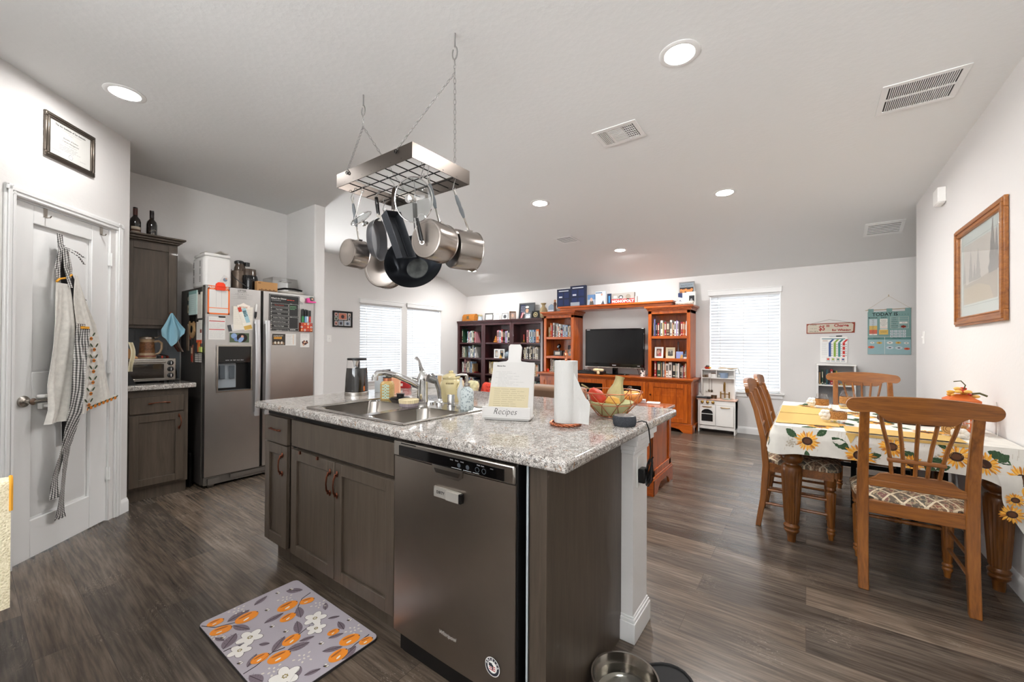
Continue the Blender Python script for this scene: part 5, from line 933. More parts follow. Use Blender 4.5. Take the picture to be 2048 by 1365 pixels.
for i,(p,q) in enumerate(OR):
    x,y=(p[0]+q[0])/2,(p[1]+q[1])/2;a=math.atan2(q[1]-p[1],q[0]-p[0]);L=math.hypot(q[0]-p[0],q[1]-p[1])/2;z=.0008+.00003*i
    L*=1.08;b.disc(x,y,L,z,3,22,L*.74,a);b.disc(x+.35*L*math.cos(a+1.5),y+.35*L*math.sin(a+1.5),L*.62,z+.0003,4,14,L*.13,a);b.disc(x-.3*L*math.cos(a+1.0),y-.3*L*math.sin(a+1.0),L*.28,z+.0003,5,10,L*.11,a+.2);b.disc(x+L*.95*math.cos(a),y+L*.95*math.sin(a),.003,z+.0004,2,8)
def flower(x,y,r,z,n=5):
    for k in range(n):
        a=2*PI*k/n+.3*x*9;b.disc(x+r*.55*math.cos(a),y+r*.55*math.sin(a),r*.56,z+.00002*k,2,14,r*.40,a);b.disc(x+r*.55*math.cos(a),y+r*.55*math.sin(a),r*.53,z+.0002+.00002*k,5,14,r*.37,a)
    for k in range(7): a=k*.9;b.disc(x+r*.16*math.cos(a),y+r*.16*math.sin(a),r*.07,z+.0006,6,6)
for x,y,r in ((.378,.322,.045),(.445,.291,.038),(.276,.10,.047),(.323,.045,.04),(.601,.092,.05)): flower(x,y,r,.0012)
for x,y in ((.297,.384),(.126,.313),(.563,.177),(.536,.078),(.582,.384),(.035,.141),(.145,.02)):
    for k in range(9): a=k*2.4;rr=.008+.0035*k;b.disc(x+rr*math.cos(a),min(max(y+rr*math.sin(a),.008),MH-.008),.006,.0007+.00002*k,7,7,.004,a)
for x,y in ((.145,.218),(.049,.306),(.28,.182),(.359,.202),(.548,.255),(.396,.016),(.675,.204),(.511,.403),(.185,.03),(.07,.36)):
    b.disc(x,y,.009,.0010,2,10,.004,.5)
    for s in (-1,1):
        b.disc(x+s*.006,y+.007,.008,.0011,2,10,.0042,1.2+s*.5);b.disc(x+s*.006,y+.007,.0068,.0013,5,10,.0032,1.2+s*.5)
    b.disc(x+.003,y+.001,.003,.0014,6,6)
build(b,'mat_print',[C('#b3acb4',.6),C('#7c6f78',.6),C('#33282c',.6),C('#f0922e',.6),C('#a9622c',.6),C('#ece8e2',.6),C('#8a7a3a',.6),C('#dcd6cc',.6)],o)
# pet bowl and its tray
b=MB();cx,cy=-.425,1.40;pl=[]
for i in range(48):
    a=2*PI*i/48;r=.185+.022*math.cos(4*a+.6);pl.append((cx+r*1.02*math.cos(a),cy+r*1.12*math.sin(a)))
t=thing('feeding_tray','black rubber pet feeding tray with wavy outline on floor','tray',(cx,cy,0))
b.prism(pl,'z',.0005,.006);build(b,'tray_base',BLKM,t)
b=MB();b.tube([(x,y,.0065) for x,y in pl],.006,8,closed=True);build(b,'tray_rim',BLKM,t)
bx,by=-.515,1.385
t=thing('pet_bowl','steel pet water bowl standing on black tray','pet bowl',(bx,by,.0065))
b=MB();b.lathe([(0,.0),(.085,.0),(.095,.004),(.105,.03),(.113,.068),(.117,.072),(.117,.076),(.111,.075),(.103,.045),(.095,.012),(.08,.004),(0,.004)],40,o=(bx,by,.0065));build(b,'bowl_body',mat('polished bowl steel','#b3ada6',.13,1),t)
b=MB();b.lathe([(0,.042),(.102,.042)],40,o=(bx,by,.0065));solo(b,'bowl_water',glass('water','#eef2f0',.01,.06),'clear water in the steel pet bowl','water')
# ---------------------------------------------------------------- pot rack
RZ=2.087;RX0,RX1,RY0,RY1=-2.055,-1.44,1.198,1.580
t=thing('pot_rack','rectangular steel band pot rack on chains above the island','pot rack',(-1.75,1.39,RZ))
b=MB()
for a in ((RX0,RY0,RX1,RY0+.004),(RX0,RY1-.004,RX1,RY1),(RX0,RY0+.004,RX0+.004,RY1-.004),(RX1-.004,RY0+.004,RX1,RY1-.004)): b.box((a[0],a[1],RZ),(a[2],a[3],RZ+.072))
build(b,'band',steel('rack steel','#5f5853',.28,2,.1,aniso=.3),t)
b=MB()
for i in range(1,4): y=RY0+(RY1-RY0)*i/4;b.cyl((RX0,y,RZ+.01),(RX1,y,RZ+.01),.003,n=8)
for i in range(1,8): x=RX0+(RX1-RX0)*i/8;b.cyl((x,RY0,RZ+.016),(x,RY1,RZ+.016),.003,n=8)
build(b,'grid',BLK,t)
HK=((-2.141,1.412),(-1.362,1.386))
def chain(b,p,q,n=None):
    p=V(p);q=V(q);d=q-p;L=d.length;n=n or int(L/.021);d/=n
    for i in range(n):
        c=p+d*(i+.5);T=AX(c,d,(1,.3,.2) if i%2 else (-.3,1,.1));h=d.length*.62
        pts=[T@V((.0055*math.cos(a),0,h*math.sin(a))) for a in [2*PI*k/10 for k in range(10)]]
        b.tube(pts,.0019,4,closed=True)
CHN=mat('zinc chain','#b9b9b8',.3,1)
for hx,hy in HK:
    c=zc(hy);sx=-1 if hx<-1.75 else 1;ax=-1.75+sx*.20
    b=MB();top=c-.13;R_=V((hx,hy,top))
    chain(b,R_,(hx,hy,top-.06),3)
    for y in (RY0-.004,RY1+.004): chain(b,(hx,hy,top-.06),(ax,y,RZ+.06));
    build(b,'chain',CHN,t)
    b=MB();b.cyl((hx,hy,c-.065),(hx,hy,c+.01),.004,n=8);b.tube([(hx+.016*math.cos(a),hy,c-.095+.03*math.sin(a)) for a in [PI/2-k*.5 for k in range(12)]],.0035,6);build(b,'ceiling_hook',CHN,t)
    b=MB()
    for y in (RY0-.006,RY1+.006): b.lathe([(.007,-.002),(.010,-.002),(.010,.002),(.007,.002),(.007,-.002)],14,AX((ax,y,RZ+.055),(0,1,0)))
    build(b,'grommet',BLK,t)
def viewdir(p): d=V((p[0],p[1],0)).normalized();return d,V((d.y,-d.x,0))
def hook(b,p,z1=RZ+.013,m=0):   # S hook from the wire down to p
    x,y,z=p;yw=min((RY0+(RY1-RY0)*i/4 for i in (1,2,3)),key=lambda q:abs(q-y));pts=[(x,yw-.009,z1-.010),(x,yw-.009,z1+.004),(x,yw,z1+.011),(x,yw+.009,z1+.002),(x,y+.002,(z+z1)/2),(x,y-.008,z-.002),(x,y,z-.010),(x,y+.009,z-.002),(x,y+.008,z+.012)]
    b.tube(pts,.0021,6,m)
SSB=steel('pan brushed steel','#a8a09a',.24,2,.06);PANIN=mat('pan inside steel','#b5aea6',.3,1)
def handle(b,top,bot,grip=None,r=.006,rs=None,n=8):
    b.tube([top,V(top).lerp(V(bot),.5),bot],r,n,rs=rs,flat=.7)
def pot(name,lab,cat,top,ctr,R0,L,nv,grip,cast=SSB,gripm=None,lip=.003,tangr=.004):
    # ctr: centre of the base disc; nv: outward normal of the base; vessel opens along -nv
    nv=V(nv).normalized();t=thing(name,lab,cat,(ctr[0],ctr[1],ctr[2]-R0),'pans on the hanging rack');T=AX(ctr,-nv,(0,0,1))
    b=MB();b.lathe([(0,0),(R0*.86,0),(R0*.95,.002),(R0,.010),(R0,L-.002),(R0+lip,L),(R0+lip,L+.002),(R0-.002,L),(R0-.003,.006),(0,.005)],44,T)
    for q in (.82,): b.lathe([(R0*q,-.0003),(R0*q+.0015,-.0006),(R0*q+.003,-.0003)],40,T)
    build(b,'vessel',cast,t)
    rim=T@V((R0+.002,0,L*.8));top=V(top)
    b=MB();b.box((-.012,-.016,-.001),(.010,.016,.006),0,AX(rim,(rim-V(ctr)-(-nv)*L*.8),nv));handle(b,rim,top+(rim-top)*.0,r=.0045,rs=[.0065,.004,.006]);build(b,'tang',SSH,t)
    g0=top.lerp(rim,.12);g1=top.lerp(rim,.66);b=MB();pts=[g0.lerp(g1,k/6) for k in range(7)];b.tube(pts,.010,10,rs=[.007,.010,.0115,.010,.012,.0105,.007],flat=.75);build(b,'grip',gripm or GRY,t)
    b=MB();hook(b,top);build(b,'hanging_hook',CHN,t);return t,T
d,r=viewdir((-2.0,1.27));pot('saucepan','small stainless saucepan with grey grip hanging at the rack end towards pantry','saucepan',(-2.024,1.27,2.045),(-2.031,1.243,1.745),.076,.095,-d*.55-r*.84,1)
d,r=viewdir((-1.45,1.29));pot('saucepan','stainless saucepan with a lid handle across its base, hanging behind glass lid','saucepan',(-1.447,1.30,2.03),(-1.452,1.29,1.743),.094,.125,-d*.74-r*.67,1)
d,r=viewdir((-1.45,1.47));pot('saucepan','tall stainless saucepan hanging alone at the rack end towards dining table','saucepan',(-1.452,1.476,2.03),(-1.462,1.472,1.733),.100,.13,-d*.48-r*.88,1)
d,r=viewdir((-2.04,1.45));pot('saute_pan','wide stainless saute pan hanging low behind the wok','saute pan',(-2.03,1.48,2.04),(-2.044,1.475,1.70),.118,.075,-d*.86-r*.5+V((0,0,-.05)),1)
# black lid handle hanging in front of the second saucepan
d,r=viewdir((-1.45,1.23));p0=V((-1.47,1.255,1.832))
t=thing('pan_handle_tool','black and steel folding pan handle hanging across saucepan base','handle tool',(-1.46,1.24,1.70),'utensils on the hanging rack')
b=MB();b.tube([p0,p0+r*.010-V((0,0,.05)),p0+r*.022-V((0,0,.105))],.010,10,rs=[.007,.010,.011],flat=.7);build(b,'grip',BLKG,t)
b=MB();b.tube([p0-r*.012,p0-r*.004-V((0,0,.05)),p0+r*.010-V((0,0,.105))],.003,6);b.lathe([(.007,-.003),(.012,-.003),(.012,.003),(.007,.003),(.007,-.003)],14,AX(p0+r*.022-V((0,0,.112)),d));b.tube([p0,p0+V((0,0,.02))+r*.01,p0+V((0,0,.022))+r*.03,p0+V((0,0,.006))+r*.04],.002,5);build(b,'steel_shank',CHROME,t)
# frying pan seen nearly edge on
d,r=viewdir((-1.94,1.37));ctr=V((-1.945,1.37,1.828))
t=thing('frying_pan','grey nonstick frying pan hanging edge on with black handle','frying pan',(-1.94,1.37,1.71),'pans on the hanging rack')
n=(-r*.93+d*.36).normalized();T=AX(ctr+n*.022,-n,(0,0,1));b=MB();b.lathe([(0,0),(.085,0),(.095,.004),(.115,.040),(.118,.043),(.115,.043),(.093,.008),(0,.005)],40,T);build(b,'pan_body',[mat('grey nonstick','#55565a',.32,.2)],t)
b=MB();tp=V((-1.942,1.365,2.062));hb=T@V((.118,0,.036));b.box((-.012,-.008,-.02),(.012,.008,.02),1,AX(hb+V((0,0,.004)),(0,0,1),r));b.tube([hb+V((0,0,.015)),hb.lerp(tp,.3),hb.lerp(tp,.7),tp],.011,10,0,rs=[.009,.011,.012,.011],flat=.8);build(b,'handle',[BLKG,SSH],t)
b=MB();hook(b,tp);build(b,'hanging_hook',CHN,t)
# rectangular omelette pan
d,r=viewdir((-1.74,1.34));ctr=V((-1.735,1.335,1.80))
t=thing('omelette_pan','dark speckled rectangular omelette pan hanging tilted before the wok','omelette pan',(-1.735,1.335,1.67),'pans on the hanging rack')
SPK=mat('speckled black coating','#2b2e33',.4,.1,var=.35,vs=260);zx=(V((0,0,1))*.94-r*.33).normalized();n=(d*-.62+r*.78);n=(n-zx*n.dot(zx)).normalized();T=AX(ctr,n,zx)   # local x long axis up, z opening
b=MB();L,W,H=.125,.060,.046
def rl(l,w,z): return [T@V(p) for p in ((-l,-w,z),(l,-w,z),(l,w,z),(-l,w,z))]
Ls=[rl(L-.012,W-.008,0),rl(L,W,H),rl(L-.004,W-.004,H),rl(L-.015,W-.011,.004)]
b.add([p for l in Ls for p in l],[(k*4+i,k*4+(i+1)%4,(k+1)*4+(i+1)%4,(k+1)*4+i) for k in range(3) for i in range(4)]+[(3,2,1,0),(12,13,14,15)]);build(b,'pan_body',SPK,t,.003)
b=MB();tp=V((-1.747,1.335,2.06));hb=T@V((L,0,.03));hb=V((tp.x*.8+hb.x*.2,tp.y*.8+hb.y*.2,1.925))
b.tube([hb+V((0,0,.02)),hb.lerp(tp,.35),hb.lerp(tp,.75),tp],.012,10,rs=[.010,.013,.014,.010],flat=.8);build(b,'handle',mat('dark brown handle','#2a211b',.25),t)
b=MB();b.tube([hb+V((0,0,.03)),hb,T@V((L,0,.02))],.007,8);build(b,'ferrule',SSH,t)
b=MB();hook(b,tp);build(b,'hanging_hook',CHN,t)
# wok
d,r=viewdir((-1.66,1.39));ctr=V((-1.668,1.40,1.682))
t=thing('wok','large black carbon steel wok hanging lowest in the rack','wok',(-1.66,1.40,1.53),'pans on the hanging rack')
n=(-d*.90-r*.26+V((0,0,.30))).normalized();T=AX(ctr,n,(0,0,1));b=MB();pr=[]
pr=[(0,-.082),(.058,-.082),(.066,-.079)]+[(.066+.086*k/8,-.079+.079*(k/8)**1.25) for k in range(1,9)]
b.lathe(pr+[(.154,.001)]+[(q[0]+.002,q[1]-.002) for q in pr[::-1]],56,T,0);o=build(b,'wok_body',mat('seasoned carbon steel','#45484d',.30,.9,var=.2,vs=14),t)
b=MB();b.lathe([(0,-.0815),(.058,-.0815)],40,T);build(b,'worn_base',mat('worn wok base','#5e605f',.38,.8,var=.3,vs=30),o)
b=MB();tp=V((-1.665,1.405,1.985));hb=T@V((.15,0,0));b.tube([hb,hb+V((0,0,.05)),tp],.013,10,rs=[.010,.013,.014],flat=.8);build(b,'handle',mat('grey wood handle','#5b5856',.6),t)
b=MB();hook(b,tp);build(b,'hanging_hook',CHN,t)
# glass lids
LG=glass('lid glass','#dfe3e3',rough=.06,alpha=.02,k=.35)
def lid(lab,ctr,R,n,tp,name='glass_cover',up=(0,0,1)):
    t=thing(name,lab,'lid',(ctr[0],ctr[1],ctr[2]-R),'utensils on the hanging rack');T=AX(ctr,n,up)
    b=MB();b.lathe([(R*math.sin(k*.11),.2*R*(math.cos(k*.11*1.57/1.0)) if k<10 else 0) for k in range(15)][:14]+[(R*.985,0)],40,T);build(b,'glass_dome',LG,t)
    b=MB();b.tube([T@V((R*math.cos(a),R*math.sin(a),0)) for a in [2*PI*k/44 for k in range(44)]],.0032,8,closed=True);build(b,'steel_rim',CHROME,t)
    b=MB();b.lathe([(.006,.2*R),(.006,.2*R+.012),(.017,.2*R+.018),(.018,.2*R+.026),(0,.2*R+.03)],18,T);b.tube([T@V((R,0,0)),V(tp)],.003,6) if tp else None;build(b,'lid_knob',CHROME,t)
    b=MB();hook(b,tp);build(b,'hanging_hook',CHN,t)
d,r=viewdir((-1.51,1.28));lid('large clear glass lid hanging tilted above the middle saucepan',(-1.512,1.268,1.93),.102,-d*.70-r*.45+V((0,0,-.2)),(-1.475,1.29,2.045),up=r*.35+V((0,0,1)))
d,r=viewdir((-2.0,1.32));lid('small glass lid hanging tilted beside the smallest saucepan',(-1.88,1.232,1.90),.060,d*.42+r*.55-V((0,0,.62)),(-1.90,1.25,2.05),up=-r+V((0,0,.8)))
# ---------------------------------------------------------------- ceiling fittings
LENS=mat('light lens','#ffffff',.5,emit='#fffdfa',es=14)
LP=[(-3.324,.585),(-.519,2.125),(-2.19,3.46),(-.615,4.17),(-5.08,5.66),(-2.20,5.66)]
LN=['recessed ceiling light above the framed certificate','recessed ceiling light between the pot rack and return grille','recessed ceiling light over the sofa','recessed ceiling light over the dining side by television','recessed ceiling light in the living corner by dark bookcases','recessed ceiling light over the television']
HID=[(-.6,-.9),(-2.2,-1.4)]  # unseen lamps added behind the viewpoint as extra fill
for i,(x,y) in enumerate(LP+HID):
    z=zc(y);al=math.atan(.021) if y>.6 else 0
    t=thing('recessed_light',LN[i] if i<6 else 'unseen ceiling fill light added behind the viewpoint %s'%('near oven' if i==7 else 'near doorway'),'ceiling light',(x,y,z),'recessed ceiling lights')
    M=Matrix.Translation((x,y,z))@Matrix.Rotation(-al,4,'X')@Matrix.Rotation(PI,4,'X')
    b=MB();b.lathe([(.072,.001),(.098,.001),(.098,.003),(.086,.007),(.072,.005)],36,M);build(b,'trim_ring',TRIM,t)
    b=MB();b.lathe([(0,.0055),(.073,.0045),(.073,.001)],36,M);build(b,'lens',LENS,t)
    ld=bpy.data.lights.new('downlight','AREA');ld.shape='DISK';ld.size=.14;ld.energy=DL[i] if i<len(DL) else 20;ld.color=(1,.985,.965);ld.spread=PI*.97
    lo=bpy.data.objects.new('downlight_lamp',ld);COL.objects.link(lo);lo.location=(0,0,-.010);lo.parent=t
def vent(lab,x0,y0,x1,y1,kind,sloped=False):
    y=(y0+y1)/2;z=zc(y);al=math.atan(.021) if y<YBR else math.atan(.321/.78)
    t=thing('ceiling_vent',lab,'vent',((x0+x1)/2,y,z));w,h=(x1-x0)/2,(y1-y0)/2
    M=Matrix.Translation(((x0+x1)/2,y,z))@Matrix.Rotation(-al,4,'X')@Matrix.Rotation(PI,4,'X')
    b=MB(M);frame(b,-w,-h,w,h,.03,.006,.0008);build(b,'frame',TRIM,t,.002)
    b=MB(M);b.rect(-w+.028,-h+.028,w-.028,h-.028,.0012);build(b,'dark_backing',C('#2c2a29'),t)
    b=MB(M)
    if kind=='return':
        n=30
        for i in range(n): x=-w+.035+(2*w-.07)*(i+.5)/n;b.box((x-.0022,-h+.03,.0015),(x+.0022,h-.03,.006))
        b.box((-w+.03,-.008,.0015),(w-.03,.008,.0062))
    elif kind=='supply':
        for i in range(6): x=-w+.035+i*.011;b.box((x-.003,-h+.03,.0015),(x+.003,h-.03,.007))
        for i in range(12): y_=-h+.035+i*(2*h-.07)/11;b.box((-w+.105,y_-.0045,.0015),(w-.115,y_+.0045,.007))
        for i in range(6): x=w-.105+i*.013;b.box((x-.002,-h+.03,.0015),(x+.002,h-.03,.006))
        for i in range(7): y_=-h+.04+i*(2*h-.08)/6;b.box((w-.11,y_-.002,.0015),(w-.035,y_+.002,.006))
        b.box((-w+.095,-h+.03,.0015),(-w+.105,h-.03,.007));b.box((w-.118,-h+.03,.0015),(w-.11,h-.03,.007))
    else:
        for i in range(7): y_=-h+.035+i*(2*h-.07)/6;b.box((-w+.03,y_-.010,.0015),(w-.03,y_+.006,.006))
    build(b,'louvre',TRIM,t)
vent('large white return air grille with many thin louvres',.345,3.02,.69,3.355,'return')
vent('white square supply vent with checkered damper between two downlights',-1.20,2.55,-.895,2.785,'supply')
vent('small white supply vent far over the sofa area',-2.72,4.62,-2.46,4.92,'plain')
vent('white supply vent on the sloped ceiling by the hallway corner',.53,5.9,.86,6.15,'plain',True)
# ---------------------------------------------------------------- dining wall
RF=FR((XR,0,0),(0,-1,0),(-1,0,0))   # x = -world y
t=thing('framed_painting','wood framed misty landscape print with fir trees on dining wall','painting',(XR,3.72,1.39))
b=MB(RF);X0,X1,Z0,Z1=-4.155,-3.275,1.39,2.063
frame(b,X0,Z0,X1,Z1,.062,.018,.002);frame(b,X0+.012,Z0+.012,X1-.012,Z1-.012,.022,.026,.002);frame(b,X0+.05,Z0+.05,X1-.05,Z1-.05,.008,.022,.002)
build(b,'frame',wood('oak frame','#6e3c14','#a8692c',1,.4),t,.003)
b=MB(RF);b.box((X0+.06,Z0+.06,.002),(X1-.06,Z1-.06,.006));frame(b,X0+.125,Z0+.125,X1-.125,Z1-.125,.003,.0006,.006,1);build(b,'mat_board',[C('#d3ddd8'),C('#a9b6b2')],t)
b=MB(RF);x0,x1,z0,z1=X0+.14,X1-.14,Z0+.14,Z1-.14;z=.0064;b.rect(x0,z0,x1,z1,z,0)
W=x1-x0;Hh=z1-z0
b.poly([(x0,z0,z+.0002),(x1,z0,z+.0002),(x1,z0+.44*Hh,z+.0002),(x0+.75*W,z0+.40*Hh,z+.0002),(x0+.5*W,z0+.36*Hh,z+.0002),(x0+.2*W,z0+.34*Hh,z+.0002),(x0,z0+.36*Hh,z+.0002)],1)
b.poly([(x0,z0,z+.0004),(x0+.9*W,z0,z+.0004),(x0+.8*W,z0+.2*Hh,z+.0004),(x0+.45*W,z0+.30*Hh,z+.0004),(x0,z0+.27*Hh,z+.0004)],2)
def fir(x,y,w,h,c,zz):
    n=9;L=[];Rr=[]
    for i in range(n):
        k=i/n;L.append((x-w*(1-k)*(1 if i%2 else .72),y+h*k,zz));Rr.append((x+w*(1-k)*(.72 if i%2 else 1),y+h*(k+.02),zz))
    b.poly(L[::1]+[(x,y+h,zz)]+Rr[::-1],c) if False else b.poly([*Rr,(x,y+h,zz),*L[::-1]],c)
fir(x0+.03*W,z0+.36*Hh,.035,.16,3,z+.0006);fir(x0+.24*W,z0+.36*Hh,.05,.22,3,z+.0006);fir(x0+.47*W,z0+.36*Hh,.06,.20,3,z+.0008);fir(x0+.87*W,z0+.38*Hh,.075,.32,4,z+.001);fir(x0+.97*W,z0+.40*Hh,.05,.25,4,z+.0008);fir(x0+.36*W,z0+.36*Hh,.04,.12,3,z+.0006)
b.rect(x0+.08*W,z0+.33*Hh,x0+.17*W,z0+.40*Hh,z+.0009,5)
build(b,'landscape_print',[C('#cfcac1'),C('#b3aa9b'),C('#c4b79e'),C('#a29f9a'),C('#8a8884'),C('#d6d1c6')],t)
b=MB(RF);b.box((X0+.06,Z0+.06,.0105),(X1-.06,Z1-.06,.0115));build(b,'glazing',glass('picture glass',alpha=.03),t)
b=MB(RF);b.box((-4.60,2.375,.001),(-4.46,2.49,.05));b.box((-4.59,2.365,.006),(-4.47,2.375,.045));solo(b,'door_chime',WHT,'white box door chime high on dining wall','chime',bev=.006)
def switch(lab,M,name='light_switch'):
    t=thing(name,lab,'switch',M@V((0,-.06,0)));b=MB(M);b.box((-.035,-.057,.0003),(.035,.057,.005));build(b,'cover_plate',WHT,t,.002);b=MB(M);b.box((-.012,-.022,.005),(.012,.022,.0065));b.box((-.005,-.004,.0065),(.005,.012,.016));build(b,'toggle',WHT,t)
switch('white light switch on dining wall end near hallway',RF@Matrix.Translation((-5.20,1.335,0)))
LF=FR((XL,0,0),(0,1,0),(1,0,0))
switch('white light switch on window wall below the photo collage',LF@Matrix.Translation((3.45,1.335,0)))
t=thing('wall_outlet','white outlet on dining wall under the table','outlet',(XR,3.9,.3));OM=RF@Matrix.Translation((-3.78,.36,0));b=MB(OM);b.box((-.035,-.057,.0003),(.035,.057,.005));build(b,'cover_plate',WHT,t,.002);b=MB(OM)
for q in (-.024,.024): b.box((-.016,q-.015,.005),(.016,q+.015,.0065))
build(b,'socket',WHT,t)
# photo collage on window wall
t=thing('photo_collage','black multi opening photo collage frame on the window wall','photo frame',(XL,3.67,1.52))
b=MB(LF);frame(b,3.50,1.525,3.842,1.785,.022,.02,.001);b.box((3.515,1.54,.001),(3.83,1.77,.006));build(b,'frame',BLK,t,.003)
b=MB(LF)
for x0,z0,x1,z1,c in ((3.60,1.645,3.745,1.755,1),(3.535,1.70,3.585,1.755,2),(3.535,1.63,3.585,1.69,3),(3.535,1.55,3.585,1.615,2),(3.60,1.55,3.685,1.63,4),(3.70,1.55,3.815,1.63,5),(3.765,1.70,3.815,1.755,6),(3.765,1.635,3.815,1.69,4)):
    b.rect(x0,z0,x1,z1,.0064,0);b.rect(x0+.006,z0+.006,x1-.006,z1-.006,.0067,c);b.disc((x0+x1)/2,(z0+z1)/2-.005,(x1-x0)*.2,.0070,7 if c!=5 else 8,10,(z1-z0)*.28)
build(b,'photo_print',[PAP,C('#b8705c'),C('#c98a7c'),C('#7c8f78'),C('#7d8796'),C('#a5adb8'),C('#cdb6a8'),C('#3a2a2c'),C('#46505e')],t)
# ---------------------------------------------------------------- books
ORD='first second third fourth fifth sixth seventh eighth ninth tenth eleventh twelfth thirteenth fourteenth fifteenth sixteenth seventeenth eighteenth nineteenth twentieth twenty-first twenty-second twenty-third twenty-fourth twenty-fifth twenty-sixth'.split()
CN=dict(w=('white','#d9d6d0'),c=('cream','#cfc3a8'),r=('red','#a3202a'),p=('pink','#c78a92'),b=('blue','#3f5f8f'),l=('pale blue','#93a9c2'),n=('navy','#1b2236'),k=('black','#17171a'),g=('green','#22432f'),s=('sage','#7f8c7c'),y=('yellow','#c2a44c'),o=('orange','#c4622a'),t=('tan','#a98a62'),d=('brown','#54382a'),v=('lilac','#9d8ac0'),a=('grey','#8a8d90'),m=('maroon','#5c1a22'),e=('teal','#3c6f74'))
def books(spec,M,z,refs,row,depth=.16,gap=.0015):
    """spec: 'x0 | code width height ...' along local x; M maps x across, y up, z out of the shelf (spines at z=0)"""
    x,toks=spec.split('|');x=float(x);toks=toks.split();i=0
    for tk in toks:
        if tk.startswith('_'): x+=int(tk[1:])/1000;continue
        lean=0
        if tk.endswith('/'): lean=.10;tk=tk[:-1]
        c=tk[0];w,h=tk[1:].split('.');w=int(w)/1000;h=int(h)/1000;nm,hx=CN[c]
        size='thick' if w>.036 else ('slim' if w<.02 else ('tall' if h>.235 else ('short' if h<.19 else 'medium')))
        hv=RND.uniform(.85,1.12);col=tuple(min(1,q*hv) for q in lin(hx)[:3]);key='book cover %s %d'%(nm,int(hv*20))
        cm=mat(key,col,.55);dz=-RND.uniform(.005,.022)
        T=M@Matrix.Translation((x,z+.0012,dz))@Matrix.Rotation(-lean,4,'Z')
        b=MB(T);t_=.0022;b.box((0,0,-depth),(t_,h,0));b.box((w-t_,0,-depth),(w,h,0));b.box((t_,0,-t_),(w-t_,h,0));b.box((t_,.003,-depth+.004),(w-t_,h-.003,-t_),1)
        if w>.014:
            b.rect(w*.2,h*.45,w*.8,h*.86,.0006,2);b.rect(w*.2,h*.08,w*.8,h*.15,.0006,2)
            if i%3==0: b.rect(w*.05,h*.30,w*.95,h*.36,.0007,3)
        tone='#c9c0ad' if sum(col)<.9 else '#57524c'
        lab='%s %s book, %s from %s, %s'%(size,nm,ORD[i],refs,row)
        solo(b,'book',[cm,C('#ddd5c3'),C(tone),C('#8f7a4a')],lab,'book','books on '+row);x+=w+gap+(h*math.sin(lean) if lean else 0);i+=1
# ---------------------------------------------------------------- dark bookcases
UX=[-6.085,-5.367,-4.649,-3.931];SHZ=[.06,.35,.665,.985,1.30];BF=6.33
DK=['against window wall','in the middle of the dark three','touching the cherry unit']
for u in range(3):
    x0,x1=UX[u]+.001,UX[u+1]-.001;t=thing('bookcase','dark mahogany five shelf bookcase '+DK[u],'bookcase',((x0+x1)/2,6.47,0),'dark bookcases along the back wall')
    b=MB()
    for a,c in ((x0,x0+.05),(x1-.05,x1)): b.box((a,BF,0),(c,BF+.02,1.66));
    for a,c in ((x0,x0+.022),(x1-.022,x1)): b.box((a,BF+.02,0),(c,6.615,1.70))
    b.box((x0,BF,1.655),(x1,6.615,1.70));b.box((x0,BF-.012,1.70),(x1,6.615,1.715));b.box((x0,BF-.02,1.715),(x1,6.615,1.735));b.box((x0,BF-.028,1.735),(x1,6.615,1.755))
    b.box((x0,BF,0),(x1,BF+.02,.09));build(b,'carcass',MAHOG,t,.003)
    b=MB();b.box((x0+.022,6.60,.06),(x1-.022,6.612,1.66));build(b,'back_panel',MAHOG,t)
    for z in SHZ: b=MB();b.box((x0+.022,BF+.012,z-.03),(x1-.022,6.60,z));build(b,'shelf',MAHOG,t,.002)
R5=['lowest','second','third','fourth','top']
BM=lambda u:FR((UX[u]+.05,BF+.045,0),(1,0,0),(0,-1,0))
rn=lambda s,u:'%s shelf, %s'%(s,('window-side dark bookcase','middle dark bookcase','console-side dark bookcase')[u])
for u,k,sp in ((0,4,'.02|g26.290 _130 l26.235 r30.230 w18.222 l22.240 w30.245 s42.248 k16.230 r24.228 p20.225'),
 (0,3,'.03|w20.235 a18.225 c22.210 s24.228 _90 l26.240 l22.230 a20.220 w32.180 s38.262 b18.215 w24.205 w22.220'),
 (0,2,'.03|a20.225 w18.210 n24.220 p36.275 k28.215 w22.205 c44.236 a22.225 n20.21 l32.232 _12 t24.190 r20.18'),
 (0,1,'.02|r50.150 m30.160 _20 c30.220 t32.215 _20 l24.200 b22.210 w24.215 r20.190 c22.205 a30.212 n24.205 w18.160'),
 (1,4,'.26|p34.245 p28.250 l30.238 w18.236 r38.258 k20.240 _18 d24.230 v30.226 w20.232 n30.228 k34.224'),
 (1,2,'.06|t24.245 d20.240 c26.235 y22.242 a24.232 y46.225 y22.220 c24.218 t20.215'),
 (1,1,'.06|c22.215 g18.205 d22.200 t20.215 a24.195 d28.210 r26.200 n20.18 c22.210 w24.205'),
 (2,4,'.27|p30.238 r14.236 a26.240 l30.238 e24.240 l28.238 b26.236 a24.238 o64.248 d24.150'),
 (2,3,'.20|k20.200 c24.222 a22.205 w34.232 k14.200 w28.228 c20.250 k24.215 a42.236 d24.240 w20.225 c22.232 w20.205'),
 (2,2,'.45|c24.225 t22.215 o20.205 a24.220'),
 (2,1,'.44|a22.215 s24.220 n20.205 k26.225 e24.210')):
    books(sp,BM(u),SHZ[k],'window end',rn(R5[k],u))
